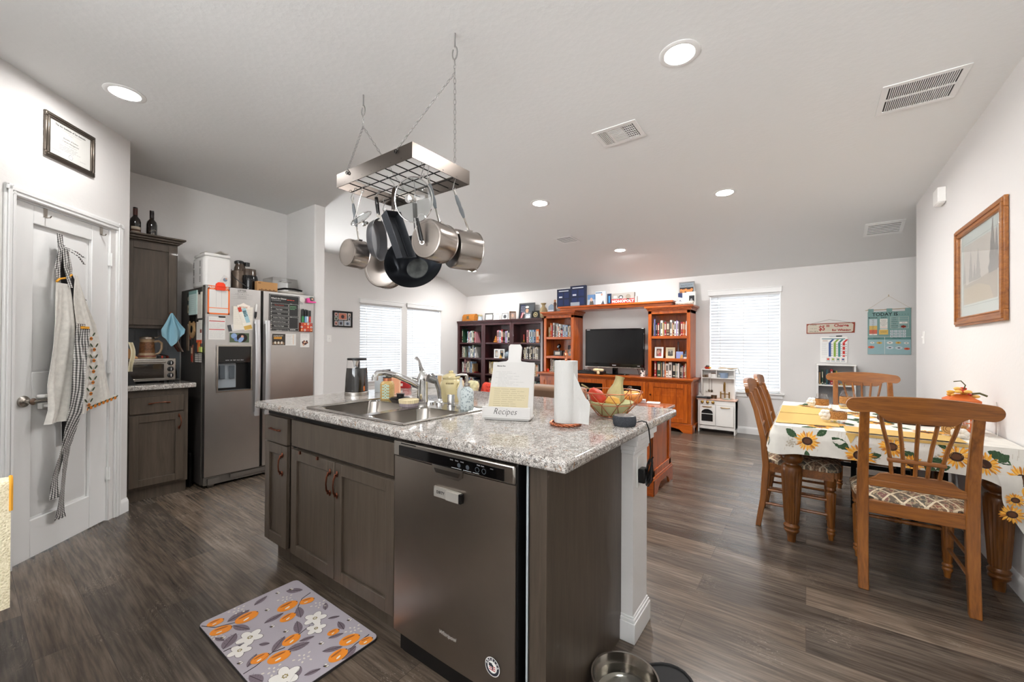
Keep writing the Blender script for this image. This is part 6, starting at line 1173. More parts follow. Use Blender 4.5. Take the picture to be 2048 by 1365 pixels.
# ornaments in the dark bookcases
def fig(name,x,y,z,prof,m,lab,cat,n=16): b=MB();b.lathe(prof,n,o=(x,y,z));return solo(b,name,m,lab,cat)
fig('figurine',-5.09,6.40,1.3005,[(0,0),(.045,0),(.05,.02),(.03,.035),(.036,.06),(.02,.08),(.024,.1),(.012,.115),(.006,.14),(0,.142)],C('#b0702e',.4),'orange brown seated figurine on top shelf of middle dark bookcase','figurine')
fig('glass_ornament',-5.845,6.40,1.3005,[(0,0),(.03,0),(.012,.02),(.03,.05),(.02,.07),(0,.08)],mat('glass ornament','#b8c0c0',.1,coat=1),'small pale glass ornament before books on top shelf by windows','ornament')
t=thing('candlestick','red candle in a brass holder on top shelf beside books','candlestick',(-4.40,6.40,1.3005));b=MB();b.lathe([(0,0),(.05,0),(.052,.008),(.012,.016),(.010,.03),(.02,.036),(.018,.05),(0,.05)],20,o=(-4.40,6.40,1.3005));build(b,'holder',C('#9a7a3a',.3,metal=1),t);b=MB();b.cyl((-4.40,6.40,1.35),(-4.40,6.40,1.455),.011);build(b,'candle',C('#a8352c',.4),t)
fig('candle_jar',-5.87,6.42,.9855,[(0,0),(.035,0),(.03,.02),(.012,.03),(.012,.10),(.02,.11),(.016,.16),(0,.17)],C('#3f3428',.3),'dark turned ornament between book groups on third window-side shelf','ornament')
t=thing('double_photo','white hinged double photo frame on dark bookcase shelf','photo frame',(-5.02,6.40,.9855))
for s in (0,1):
    M=FR((-5.13+.135*s,6.41-(.0 if not s else .015),.9855),(1,-.10 if not s else .10,0),(-.1 if not s else .1,-1,0));b=MB(M);frame(b,0,0,.128,.185,.02,.014,0);build(b,'frame',WHT,t)
    b=MB(M);b.rect(.018,.018,.11,.167,.003,0);b.disc(.064,.085,.03,.0035,1,14,.05);b.disc(.064,.125,.017,.004,2,12);build(b,'photo_print',[C('#8d8f8a'),C('#c8c2b8') if not s else C('#26282c'),C('#c9a488')],t)
t=thing('teapot','blue grey ceramic teapot on dark bookcase shelf','teapot',(-4.81,6.44,.9855));b=MB();b.lathe([(0,0),(.045,0),(.072,.03),(.078,.07),(.055,.12),(.03,.135),(.034,.14),(.012,.15),(.014,.16),(0,.165)],24,o=(-4.81,6.44,.9855));build(b,'pot_body',C('#7a8791',.25,coat=.4),t);b=MB();b.tube([(-4.765,6.43,1.03),(-4.725,6.42,1.06),(-4.70,6.42,1.11)],.012,8);build(b,'spout',C('#7a8791',.25),t)
fig('figurine',-4.93,6.355,.9855,[(0,0),(.03,0),(.026,.03),(.012,.045),(.018,.06),(0,.075)],C('#c49a52',.3),'little golden figurine in front of the double photo frame','figurine')
# things on top of the dark bookcases
TZ=1.7555
t=thing('wicker_chest','orange wicker chest with arched lid on dark bookcase top','chest',(-5.83,6.46,TZ))
WK=weave('orange wicker','#c4803c','#7c4416',90);b=MB();b.box((-6.0,6.38,TZ),(-5.67,6.54,TZ+.08));build(b,'basket',WK,t,.004);b=MB();b.prism([(6.38,.0)]+[(6.46-.08*math.cos(PI*k/8),.075*math.sin(PI*k/8)) for k in range(9)],'x',-6.0,-5.67,M=Matrix.Translation((0,0,TZ+.081)));build(b,'lid',WK,t)
b=MB();b.box((-5.87,6.374,TZ+.04),(-5.81,6.38,TZ+.11));build(b,'clasp',C('#6b5a3c',.4),t)
t=thing('snow_globe','small ornament with pale stem and flower top on dark bookcases','ornament',(-5.55,6.45,TZ));b=MB();b.lathe([(0,0),(.05,0),(.055,.02),(.045,.06),(.05,.09),(0,.1)],20,o=(-5.55,6.45,TZ));build(b,'base',C('#a9b4bc',.3),t)
b=MB();[b.ell((-5.55+.03*math.cos(k*1.1),6.45+.02*math.sin(k*1.7),TZ+.105+.012*math.sin(k*2.3)),.022,8,k%2) for k in range(7)];build(b,'flower_top',[C('#b7a98a'),C('#8e8a62')],t)
def pframe(lab,x0,z0,w,h,fw,fm,pics,yy=6.45,yaw=0,tilt=.12,d=.014,name='framed_photo',z=TZ,cat='photo frame',grp='photo frames on the dark bookcases'):
    X=V((math.cos(yaw),math.sin(yaw),0));N=V((X.y,-X.x,0))
    t=thing(name,lab,cat,(x0+w/2,yy,z),grp);M=FR(V((x0,yy,z))+N*tilt*h*.5,X,(N+V((0,0,tilt))).normalized())
    b=MB(M);frame(b,0,0,w,h,fw,d,0);build(b,'frame',fm,t,.002)
    b=MB(M);b.box((fw*.8,fw*.8,-.002),(w-fw*.8,h-fw*.8,.003));mats=[C(pics[0])]
    for k,p in enumerate(pics[1:]): 
        c,x,y,rx,ry=p;b.disc(w*x,h*y,w*rx,.0034+.0002*k,k+1,16,h*ry);mats.append(C(c))
    build(b,'photo_print',mats,t)
    b=MB(M);b.add([(w*.4,0,0),(w*.6,0,0),(w*.58,h*.7,-.001),(w*.42,h*.7,-.001),(w*.4,.012,-h*.42),(w*.6,.012,-h*.42)],[(0,1,2,3),(3,2,5,4),(0,3,4),(1,5,2),(4,5,1,0)]);build(b,'easel_back',BLK,t)
PEW=mat('pewter frame','#8d8d8d',.3,.8)
pframe('silver framed pale document standing on dark bookcases near flower ornament',-5.42,0,.21,.155,.022,PEW,['#dedcd6'],yaw=.1)
pframe('pale framed certificate next to the silver framed document on dark bookcases',-5.18,0,.17,.14,.014,WHT,['#e2ddd0'],yaw=-.1)
pframe('grey framed black and white photograph leaning on dark bookcases',-4.99,0,.15,.155,.018,PEW,['#d5d5d2',('#3c3e42',.5,.45,.22,.26)],yaw=.35,tilt=.22)
pframe('brown framed photograph turned away on dark bookcases',-4.79,0,.13,.17,.016,C('#6e5038',.4),['#9c8c86',('#c4a08c',.5,.5,.2,.22)],yaw=.7,tilt=.22)
t=thing('framed_portrait','large dark framed portrait of a person in white cap and dark uniform','portrait',(-4.43,6.50,TZ));M=FR((-4.615,6.53,TZ),(1,.03,0),(.03,-1,.10));b=MB(M);frame(b,0,0,.36,.325,.022,.016,0);frame(b,.02,.02,.34,.305,.010,.010,0);build(b,'frame',mat('charcoal frame','#3a3c40',.35),t,.002)
b=MB(M);b.box((.02,.02,-.001),(.34,.305,.003),0);b.rect(.03,.03,.14,.295,.0034,1)
for i in range(5):
    for j in range(4): b.disc(.05+i*.02,.16+j*.03+.006*(i%2),.005,.0037,2,5)
for i in range(4): b.poly([(.03+i*.018,.03,.0038),(.045+i*.018,.03,.0038),(.085+i*.018,.14,.0038),(.07+i*.018,.14,.0038)],3 if i%2==0 else 2)
b.poly([(.08,.025,.0042),(.275,.025,.0042),(.265,.09,.0042),(.225,.125,.0042),(.165,.13,.0042),(.11,.10,.0042)],4);b.disc(.185,.175,.034,.0046,5,18,.045);b.disc(.185,.222,.046,.0050,4,16,.016);b.disc(.185,.242,.042,.0052,2,16,.022);b.poly([(.172,.13,.0048),(.2,.13,.0048),(.19,.085,.0048)],2)
build(b,'portrait_print',[C('#4e5358'),C('#2b3350'),C('#e2e0dc'),C('#b3262e'),C('#16171c'),C('#d3a184')],t)
b=MB(M);b.add([(.14,0,0),(.22,0,0),(.21,.2,-.001),(.15,.2,-.001),(.14,.012,-.06),(.22,.012,-.06)],[(0,1,2,3),(3,2,5,4),(0,3,4),(1,5,2),(4,5,1,0)]);build(b,'easel_back',BLK,t)
pframe('small silver frame with a pale winter picture before the uniform portrait',-4.385,0,.14,.115,.012,PEW,['#b4bcc4',('#e4e6e8',.5,.35,.3,.2)],yy=6.41)
pframe('black frame with a round cream emblem beside the tall vase',-4.23,0,.16,.15,.02,BLK,['#1d1d1c',('#b5a678',.5,.5,.3,.32),('#3c3526',.5,.5,.2,.22),('#b5a678',.5,.5,.1,.11)],yy=6.42)
b=MB();b.lathe([(0,0),(.045,0),(.05,.01),(.06,.06),(.078,.14),(.06,.19),(.032,.215),(.028,.25),(.05,.272),(.052,.285),(.03,.285),(0,.26)],28,o=(-4.0,6.46,TZ));solo(b,'vase',mat('glazed tan vase','#a5916c',.3,var=.35,vs=25),'tall glazed tan vase at the end of dark bookcases','vase')
# ---------------------------------------------------------------- cherry wall unit
t=thing('media_console','long cherry television console with panelled doors and bracket feet','console',(-2.57,6.36,0))
CX0,CX1,CF,CT=-3.865,-1.325,6.12,.73
b=MB();b.box((CX0,CF+.012,.09),(CX1,6.612,CT));build(b,'body',CHERRY,t)
b=MB();b.box((CX0-.012,CF-.02,CT),(CX1+.012,6.612,CT+.012));b.box((CX0-.035,CF-.045,CT+.024),(CX1+.035,6.612,CT+.045));b.box((CX0-.022,CF-.032,CT+.012),(CX1+.022,6.612,CT+.024))
n=150
for i in range(n): x=CX0+(CX1-CX0)*(i+.5)/n;b.box((x-.005,CF-.014,CT-.012),(x+.004,CF+.002,CT))
build(b,'top',CHERRYH,t,.003)
b=MB();b.prism([(CX0-.02,0),(CX0+.10,0),(CX0+.16,.05),(CX0+.25,.065),(-2.8,.065),(-2.72,.0),(-2.42,0),(-2.34,.065),(CX1-.25,.065),(CX1-.16,.05),(CX1-.10,0),(CX1+.02,0),(CX1+.02,.11),(CX0-.02,.11)],'y',CF-.01,CF+.012);b.box((CX0-.02,CF+.012,0),(CX0,6.61,.11));b.box((CX1,CF+.012,0),(CX1+.02,CF+.16,.11));b.box((CX1,CF+.16,.06),(CX1+.02,6.45,.11));b.box((CX1,6.45,0),(CX1+.02,6.61,.11));b.box((CX0-.015,CF-.006,.11),(CX1+.015,CF+.012,.13));build(b,'plinth',CHERRYH,t,.003)
CFM=FR((0,CF+.010,0),(1,0,0),(0,-1,0))
def cdoor(x0,x1,kind):
    b=MB(CFM);z0,z1,w=.14,.70,.065
    for a in ((x0,z0,x0+w,z1),(x1-w,z0,x1,z1),(x0+w,z0,x1-w,z0+w),(x0+w,z1-w,x1-w,z1)): b.box((a[0],a[1],0),(a[2],a[3],.02))
    if kind: 
        b.box((x0+w,z0+w,0),(x1-w,z1-w,.008))
        for q in (.36,.5,.64): 
            pass
        b.box((x0+w+.02,z1-w-.13,.008),(x1-w-.02,z1-w-.105,.010));b.box((x0+w+.02,z1-w-.075,.008),(x1-w-.02,z1-w-.05,.010));b.box((x0+w+.02,z0+w+.04,.008),(x1-w-.02,z0+w+.07,.010));b.box((x0+w+.09,z0+w+.02,.008),(x0+w+.12,z1-w-.02,.0105));b.box((x1-w-.12,z0+w+.02,.008),(x1-w-.09,z1-w-.02,.0105))
    o=build(b,'door',CHERRY,t,.002)
    if not kind: b=MB(CFM);b.box((x0+w,z0+w,.004),(x1-w,z1-w,.007));build(b,'glass_panel',mat('dark cabinet glass','#0c0a0a',.08,coat=1),o)
    b=MB(CFM);b.lathe([(0,0),(.008,0),(.006,.012),(.014,.018),(.012,.026),(0,.028)],14,Matrix.Translation((x1-.03 if kind==1 else x0+.03,.52,.02)));build(b,'knob',BRZ,o)
cdoor(-3.83,-3.28,1);cdoor(-3.24,-2.60,0);cdoor(-2.57,-1.97,0);cdoor(-1.92,-1.37,2)
SB=CT+.0455
def tower(x0,x1,lab):
    t=thing('bookcase_tower',lab,'tower',((x0+x1)/2,6.42,SB),'cherry towers beside the television');F=6.25;T=1.78;B=6.612
    b=MB()
    for a,c in ((x0,x0+.05),(x1-.05,x1)): b.box((a,F,SB),(c,F+.02,T-.0))
    for a,c in ((x0,x0+.022),(x1-.022,x1)): b.box((a,F+.02,SB),(c,B,T))
    b.box((x0,F,T-.045),(x1,B,T));build(b,'carcass',CHERRY,t,.003)
    b=MB();b.box((x0+.022,6.595,SB),(x1-.022,6.608,T-.04));build(b,'back_panel',CHERRY,t)
    b=MB()
    for e,z0,z1 in ((.012,T,T+.018),(.03,T+.03,T+.045),(.05,T+.045,T+.07)): b.box((x0-e,F-e,z0),(x1+e,B,z1))
    b.box((x0-.016,F-.016,T+.018),(x1+.016,B,T+.03))
    for i in range(36): x=x0-.012+(x1-x0+.024)*(i+.5)/36;b.box((x-.005,F-.028,T+.014),(x+.004,F-.010,T+.030))
    build(b,'crown_moulding',CHERRYH,t,.003)
    for z in (1.06,1.40): b=MB();b.box((x0+.022,F+.008,z-.042),(x1-.022,6.595,z));build(b,'shelf',CHERRYH,t,.003)
tower(-3.86,-3.26,'cherry open tower against the dark bookcases');tower(-1.975,-1.365,'cherry open tower beside the play kitchen')
b=MB();b.box((-3.50,6.20,1.851),(-1.62,6.55,1.895));b.box((-3.53,6.17,1.895),(-1.59,6.55,1.925));b.box((-2.44,6.25,1.842),(-2.34,6.31,1.851),1);solo(b,'bridge_shelf',[CHERRYH,BLK],'long cherry bridge shelf spanning both towers above the television','bridge shelf',bev=.004)
TM=lambda x:FR((x+.05,6.295,0),(1,0,0),(0,-1,0))
books('.02|t24.180 _8 o26.250 r10.200 _10 w26.255 a12.225 d14.215 w18.222 a34.235 o16.180 w22.225 k22.150 r26.125 _4 l28.210 a24.215 l38.205 _6 t26.185 w18.195',TM(-3.86),1.40,'the dark bookcases','top shelf, bookcase-side cherry tower')
books('.03|c22.20 w18.232 a22.20 w16.215 s20.205 k24.220 l20.212 n22.200 t20.205 a22.21 c18.19 d24.20',TM(-3.86),SB,'the dark bookcases','lowest shelf, bookcase-side cherry tower')
books('.005|t22.205 c16.180 n22.200 _4 r28.195 g14.190 w34.235 y12.200 a10.190 r24.210 d50.215 w30.238 t14.190 m18.195 w26.215 v14.230 w16.215 k12.22 w14.21 r32.205 o20.205 o18.195 w12.215 k26.225',TM(-1.975),1.40,'the television','top shelf, kitchen-side cherry tower')
books('.03|r28.235 _12 g54.228 t14.220 k14.225 a22.230 o16.238 w34.205 _6 w46.225 _6 k46.210 s16.212 a18.205 w14.212 _14 k18.180 a16.175 m10.178 r16.185 t18.210',TM(-1.975),SB,'the television','lowest shelf, kitchen-side cherry tower')
b=MB();b.cyl((-1.885,6.285,1.4005),(-1.885,6.285,1.66),.012,n=10);
for k in range(12): b.tube([(-1.885+.0135*math.cos(a),6.285+.0135*math.sin(a),1.41+k*.02+.003*a) for a in [i*.52 for i in range(13)]],.002,4,1)
solo(b,'twisted_taper',[C('#2b3a86',.4),C('#cdd2e4')],'blue and white striped taper before tower books','taper')
# ornaments in the towers
t=thing('trophy','helmet trophy on a dark plaque base in tower by dark bookcases','trophy',(-3.60,6.37,1.0605))
b=MB();b.box((-3.70,6.33,1.0605),(-3.53,6.43,1.155));b.box((-3.67,6.328,1.08),(-3.57,6.33,1.135),1);build(b,'plaque_base',[C('#1a1412',.3),C('#b9b4a8',.3)],t,.004)
b=MB();b.cyl((-3.615,6.38,1.155),(-3.615,6.38,1.20),.012);b.ell((-3.615,6.38,1.235),(.035,.04,.045),16);b.box((-3.63,6.335,1.21),(-3.60,6.35,1.235));build(b,'helmet_top',C('#55585c',.2,metal=1),t)
pframe('dark framed family photograph at back of tower shelf near trophy',-3.46,0,.12,.19,.012,BLK,['#5a4c4a',('#c4a294',.4,.55,.16,.13),('#c4a294',.65,.6,.15,.12),('#2e3446',.5,.28,.34,.22)],z=1.0605,yy=6.43,grp='photo frames in the cherry towers')
pframe('small tan framed photograph before dark framed one near trophy',-3.42,0,.095,.115,.012,C('#a58a62',.4),['#8b8f9c',('#c9a28c',.5,.55,.2,.2)],z=1.0605,yy=6.34,grp='photo frames in the cherry towers')
fig('figurine',-3.50,6.36,1.0605,[(0,0),(.03,0),(.02,.03),(.024,.06),(.01,.085),(0,.09)],C('#4a3a2c',.4),'small dark figurine between trophy and framed photographs','figurine')
b=MB();b.lathe([(0,0),(.022,0),(.022,.05),(0,.052)],14,o=(-3.80,6.30,SB));solo(b,'red_candle',mat('red candle wax','#d8391c',.4),'short red votive candle in tower corner by dark bookcases','candle')  # one even red for the whole candle
pframe('ornate white photo frame on the middle shelf of tower by play kitchen',-1.905,0,.13,.17,.026,WHT,['#7c5a50',('#c49c88',.45,.55,.2,.2),('#9c4a48',.6,.3,.2,.2)],z=1.0605,yy=6.36,grp='photo frames in the cherry towers')
pframe('plain cream block frame with grey city picture beside ornate white frame',-1.74,0,.135,.165,.03,C('#d4c7a8',.5),['#c0bcae',('#5a5a56',.35,.45,.14,.2),('#6a6a66',.66,.5,.16,.2),('#4c4c4a',.5,.3,.3,.1)],z=1.0605,yy=6.37,tilt=.05,grp='photo frames in the cherry towers')
b=MB();b.box((-1.585,6.34,1.0605),(-1.485,6.36,1.165));b.poly([(-1.53,6.3395,1.063),(-1.488,6.3395,1.063),(-1.488,6.3395,1.115),(-1.515,6.3395,1.12)],1);solo(b,'blue_plaque',[C('#8d9ccc'),C('#c9a05a')],'pale blue square plaque with gold corner on tower shelf','plaque',bev=.003)
fig('bottle_ornament',-1.575,6.43,1.0605,[(0,0),(.025,0),(.025,.12),(.012,.15),(.01,.2),(.014,.205),(.012,.25),(0,.255)],C('#5a4440',.2),'slim dark bottle behind the pale blue plaque','bottle')
t=thing('figurine','grey and white seabird figurine at tower shelf end','figurine',(-1.46,6.38,1.0605));b=MB();b.ell((-1.455,6.38,1.10),(.045,.03,.04),14);b.ell((-1.445,6.38,1.145),(.03,.025,.045),12);build(b,'body',C('#4e5866',.4),t);b=MB();b.lathe([(0,0),(.04,0),(.042,.02),(0,.03)],16,o=(-1.455,6.38,1.0605));build(b,'base',WHT,t)
# television and things below
t=thing('television','black flat television on pedestal stand','television',(-2.56,6.40,SB))
TVX0,TVX1,TVZ0,TVZ1,TY=-3.09,-2.07,.885,1.53,6.36
b=MB();b.box((TVX0,TY,TVZ0),(TVX1,TY+.05,TVZ1));b.box((TVX0+.15,TY+.05,TVZ0+.1),(TVX1-.15,TY+.09,TVZ1-.1));build(b,'housing',BLKG,t,.012,3)
TVM=FR((0,TY,0),(1,0,0),(0,-1,0));b=MB(TVM);b.box((TVX0+.035,TVZ0+.075,-.002),(TVX1-.035,TVZ1-.03,.0012));build(b,'screen',mat('dark tv screen','#0b0c0e',.16,spec=.6),t)
b=MB(TVM);b.box((TVX0+.01,TVZ0+.0,-.02),(TVX1-.01,TVZ0+.012,.004),0);b.rect(-2.60,TVZ0+.036,-2.535,TVZ0+.048,.0008,1);b.rect(TVX0+.03,TVZ1-.022,TVX0+.09,TVZ1-.010,.0008,1);b.rect(TVX1-.11,TVZ0+.035,TVX1-.07,TVZ0+.044,.0008,1);build(b,'bezel_strip',[SSD,C('#b0b0b0')],t)
b=MB();b.box((-2.60,TY+.01,SB+.012),(-2.52,TY+.05,TVZ0+.02));build(b,'stand_neck',BLKG,t)
b=MB();b.lathe([(0,0),(.245,0),(.25,.006),(.24,.012),(0,.014)],40,o=(-2.56,6.37,SB),sy=.55);build(b,'stand_base',BLKG,t)
b=MB();b.tube([(-2.22,6.45,.95),(-2.21,6.48,.85),(-2.20,6.52,.778)],.004,6);build(b,'power_cord',BLK,t)
b=MB();b.box((-3.18,6.22,SB),(-2.84,6.40,SB+.05));b.box((-3.15,6.2195,SB+.02),(-3.0,6.22,SB+.03),1);solo(b,'cable_box',[BLK,C('#3a3a3c')],'black cable box under the television edge by tower','cable box',bev=.003)
b=MB();b.tube([(-3.1+.03*math.cos(a*1.3)+.012*a,6.30+.03*math.sin(a),SB+.056+.012*abs(math.sin(a*1.7))) for a in [k*.4 for k in range(26)]],.004,5);solo(b,'loose_cable',BLK,'tangle of black cable on the cable box','cable')
t=thing('badger_figurine','cream and black animal sculpture beneath the television','figurine',(-2.72,6.15,SB))
b=MB();b.ell((-2.72,6.155,SB+.045),(.10,.05,.046),18);build(b,'body',BLK,t)
b=MB();b.ell((-2.77,6.125,SB+.075),(.07,.035,.028),14);b.ell((-2.69,6.12,SB+.075),(.05,.03,.026),14);b.ell((-2.735,6.11,SB+.035),(.03,.012,.03),12);build(b,'cream_markings',C('#d8c59c',.4),t)
t=thing('pencil_mug','black and white patterned mug of pens at the television edge','mug',(-2.045,6.22,SB));b=MB();b.lathe([(0,0),(.034,0),(.036,.09),(.032,.09),(.03,.006)],20,o=(-2.045,6.22,SB));build(b,'mug_body',mat('cow print','#e0dcd6',.3,var=.0),t)
b=MB();[b.cyl((-2.045+.014*math.cos(k*2.1),6.22+.014*math.sin(k*2.1),SB+.02),(-2.045+.03*math.cos(k*2.1),6.22+.02*math.sin(k*2.1),SB+.115+.008*k),.004,n=6) for k in range(5)];[b.disc(0,0,0,0,0,3) for k in range(0)];build(b,'pens',BLK,t)
b=MB();[b.ell((-2.045+.035*math.cos(a),6.22+.035*math.sin(a),SB+.02+.03*(k%3)),(.008,.008,.012),8) for k,a in enumerate((-2.6,-2.0,-1.4,-.8,-2.3,-1.1))];build(b,'black_spots',BLK,t)
# boxes on the bridge
BZ=1.9255
def gbox(lab,x0,x1,h,y,d,mats,draw,tilt=.0,z=BZ,cat='game box',grp='game boxes on the bridge shelf'):
    b=MB(FR((x0,y,z),(1,0,0),(0,-1,0)));w=x1-x0;b.box((0,0,-d),(w,h,0));draw(b,w,h);return solo(b,'game_box',mats,lab,cat,grp)
NAVY=C('#161f3c',.45)
def dn(b,w,h):
    b.rect(w*.14,h-.045,w*.86,h-.028,.0006,1)
    for s in (.10,.54): b.rect(w*s,h*.50,w*(s+.36),h*.80,.0006,2);b.rect(w*s,h*.10,w*(s+.36),h*.42,.0006,2)
    b.rect(w*.16,h*.52,w*.40,h*.60,.0009,1)
gbox('navy blue game box with pale title band, shorter of the dark pair',-3.63,-3.36,.325,6.32,.05,[NAVY,C('#c8ccd6'),C('#22305a')],dn)
gbox('taller navy blue game box with pale title band and grey logo patch',-3.352,-3.06,.36,6.30,.055,[NAVY,C('#c8ccd6'),C('#22305a'),C('#9aa5b0')],lambda b,w,h:(dn(b,w,h),b.rect(w*-.1+w*.12,.005,w*.62,.075,.001,3)))
def dm(b,w,h): b.rect(0,h*.55,w,h,.0006,1);b.disc(w*.45,h*.55,w*.16,.0009,2,14,h*.18);b.poly([(w*.2,0,.0008),(w*.75,0,.0008),(w*.66,h*.42,.0008),(w*.3,h*.42,.0008)],3)
gbox('blue toned puzzle box showing a man in a dark coat',-3.02,-2.865,.185,6.30,.04,[C('#a9b8c8'),C('#5f83ad'),C('#c3a28e'),C('#5a5650')],dm)
def dm2(b,w,h): b.rect(0,h*.86,w*.7,h*.93,.0006,1);b.disc(w*.66,h*.76,w*.10,.0009,2,14,h*.09);b.poly([(w*.0,.0,.0008),(w*.5,0,.0008),(w*.72,h*.62,.0008),(w*.45,h*.66,.0008),(w*.15,h*.4,.0008)],3);b.poly([(w*.55,0,.0008),(w*.95,0,.0008),(w*.8,h*.35,.0008)],4)
gbox('white and blue puzzle box showing a leaning figure',-2.862,-2.69,.225,6.27,.035,[C('#c3d0da'),C('#4a5a72'),C('#b89080'),C('#e4e4e2'),C('#4a4e58')],dm2)
gbox('slim navy box standing behind the leaning figure box',-2.685,-2.60,.185,6.34,.04,[C('#1d2c48'),C('#3f84b8')],lambda b,w,h:b.rect(w*.3,h*.2,w*.6,h*.8,.0006,1))
def dmo(b,w,h):
    b.rect(0,.0,w,.078,.0008,1);b.text('MONOPOLY',.058,w/2,.040,.0012,2,bold=.0018,sx=1.12);b.disc(w*.42,h*.62,w*.10,.0008,3,16,h*.16);b.disc(w*.42,h*.60,w*.06,.001,2,14,h*.09);b.disc(w*.74,h*.60,w*.11,.0008,4,14,h*.26);b.rect(w*.1,h*.55,w*.24,h*.75,.0008,5)
gbox('grey MONOPOLY game box with a red title band',-2.585,-2.205,.175,6.28,.05,[C('#8f8b86'),C('#c8242a'),C('#efece6'),C('#26282c'),C('#7c7468'),C('#d6cfc2')],dmo)
b=MB();b.box((-2.20,6.29,BZ),(-2.165,6.32,BZ+.11));solo(b,'slim_box',C('#a9a49e'),'slim grey box at the end of bridge shelf boxes','box')
TT=1.8505
b=MB();b.prism([(-.06,0),(.06,0),(.055,.10),(.0,.14),(-.05,.10)],'y',6.26,6.31,M=Matrix.Translation((-3.72,0,TT)));b.box((-3.775,6.256,TT+.01),(-3.665,6.26,TT+.035),1);solo(b,'small_figure_box',[C('#8fa0b2'),C('#d6dae0')],'small grey blue figure pack on tower top by vase','figure pack')
t=thing('figurine','small standing figure with dark coat at bridge shelf end','figurine',(-3.60,6.20,TT));b=MB();b.lathe([(0,0),(.022,0),(.018,.02),(.02,.08),(.03,.13),(.02,.16),(0,.165)],14,o=(-3.60,6.20,TT),sy=.6);build(b,'body',C('#4a2f24'),t);b=MB();b.ell((-3.60,6.20,TT+.185),(.02,.02,.025),12);build(b,'head',C('#b07a5a'),t)
t=thing('team_picture','framed orange and black team picture on the tower top','picture',(-1.47,6.52,TT));M=FR((-1.60,6.545,TT+.0),(1,0,0),(0,-1,.06));b=MB(M);frame(b,0,0,.225,.385,.014,.012,0);build(b,'frame',PEW,t)
b=MB(M);b.box((.01,.01,-.001),(.215,.375,.003),0);b.rect(.015,.30,.21,.37,.0035,1);b.lines(.03,.2,.33,.018,3,.0038,3,.006);[b.disc(.03+.038*(k%5),.20+.045*(k//5)+.01*(k%2),.022,.0036+.0002*k,2,8,.028,k) for k in range(10)];build(b,'print',[C('#2e2a28'),C('#8c98a0'),C('#d98a4e'),C('#3c4650')],t)
gbox('white and navy box with a blue star behind the braid',-1.578,-1.455,.20,6.42,.08,[C('#d5d8dc'),C('#26355e'),C('#8d9096')],lambda b,w,h:(b.poly([(w*.25+.03*math.cos(PI/2+k*PI/5)*(1 if k%2==0 else .4),h*.35+.03*math.sin(PI/2+k*PI/5)*(1 if k%2==0 else .4),.001) for k in range(10)],1),b.poly([(0,h*.7,.0008),(w*.5,h*.62,.0008),(w*.5,h,.0008),(0,h,.0008)],1)),z=TT,grp='boxes on the tower top')
gbox('white helmet shaped game box on tower top',-1.450,-1.325,.205,6.38,.09,[C('#dddcd8'),C('#26282c'),C('#9a9c9e')],lambda b,w,h:(b.rect(w*.3,h*.25,w*.9,h*.72,.0008,1),b.disc(w*.55,h*.38,w*.14,.001,2,14,h*.13)),z=TT,grp='boxes on the tower top')
b=MB();
for s in (0,1,2): b.tube([(-1.565+.235*k/30,6.25+.016*math.cos(k*.75+s*2.1),TT+.030+.014*math.sin(k*.75+s*2.1)) for k in range(31)],.016,8)
solo(b,'rope_braid',C('#d9d4ca',.9),'thick white rope braid along the front of tower top','braid')
# ---------------------------------------------------------------- sofa, chest, pumpkin
SOFA=mat('brown sofa suede','#6b4f38',.85,bump=.2,bs=160,sheen=.3)
t=thing('sofa','brown suede sofa seen from behind the island','sofa',(-3.05,3.85,0))
b=MB();b.box((-4.3,3.42,.06),(-1.80,3.62,.62));b.box((-4.3,3.62,.06),(-1.80,4.35,.40));build(b,'frame',SOFA,t,.03,3)
for s in (-4.3,-1.98): b=MB();b.box((s,3.45,.07),(s+.18,4.35,.62));build(b,'armrest',SOFA,t,.05,4)
for i in (2,): x=-3.74+i*.645;b=MB();b.box((x+.005,3.44,.622),(x+.640,3.66,.835));b.box((x+.01,3.63,.40),(x+.635,3.82,.82));build(b,'back_cushion',SOFA,t,.045,4)
for i in range(2): x=-4.1+i*1.055;b=MB();b.box((x,3.82,.40),(x+1.05,4.36,.50));build(b,'seat_cushion',SOFA,t,.04,4)
b=MB()
for x in (-4.2,-1.87):
    for y in (3.5,4.28): b.cyl((x,y,0),(x,y,.07),.025)
build(b,'leg',BLK,t)
def pillow(lab,c,w,h,yaw,mats,draw=None,grp='cushions along the sofa back'):
    X=V((math.cos(yaw),math.sin(yaw),0));N=V((X.y,-X.x,0));M=FR(c,X,(N+V((0,0,.25))).normalized());b=MB(M)
    for sg in (1,-1): b.sheet(lambda u,v,sg=sg:((u-.5)*w*sg,v*h,sg*.055*(max(0,(1-(2*u-1)**4)*(1-(2*v-1)**4)))**.6),14,14,0)
    if draw: draw(b,w,h)
    return solo(b,'cushion',mats,lab,'cushion',grp)
BOB=weave('coral bobble yarn','#d8503f','#a02c28',45)
pillow('coral red bobble knit cushion on the sofa back',(-2.95,3.53,.636),.22,.185,-.45,[BOB])
pillow('cream and green patterned cushion beside the coral cushion',(-3.185,3.53,.636),.23,.195,-.45,[mat('floral cream','#cdc69c',.9,var=.3,vs=22)])
def wm(b,w,h):
    for k,(r,c) in enumerate(((.088,1),(.072,2),(.055,3))): b.disc(0,h*.5,r,.062+.0006*k,c,24,r*1.0)
pillow('cream cushion with a green and red watermelon motif by the soap bottles',(-3.43,3.53,.636),.25,.205,-.45,[C('#d9c7a6',.9),C('#2f6b38',.9),C('#d9e0c4',.9),C('#cf3a3a',.9)],wm)
pillow('peach striped cushion behind the watermelon cushion',(-3.70,3.53,.636),.26,.215,-.45,[mat('peach stripe','#d9a98a',.9,var=.25,vs=18)])
CHN2=mat('cherry chest top','#8a4212',.2,coat=.6)
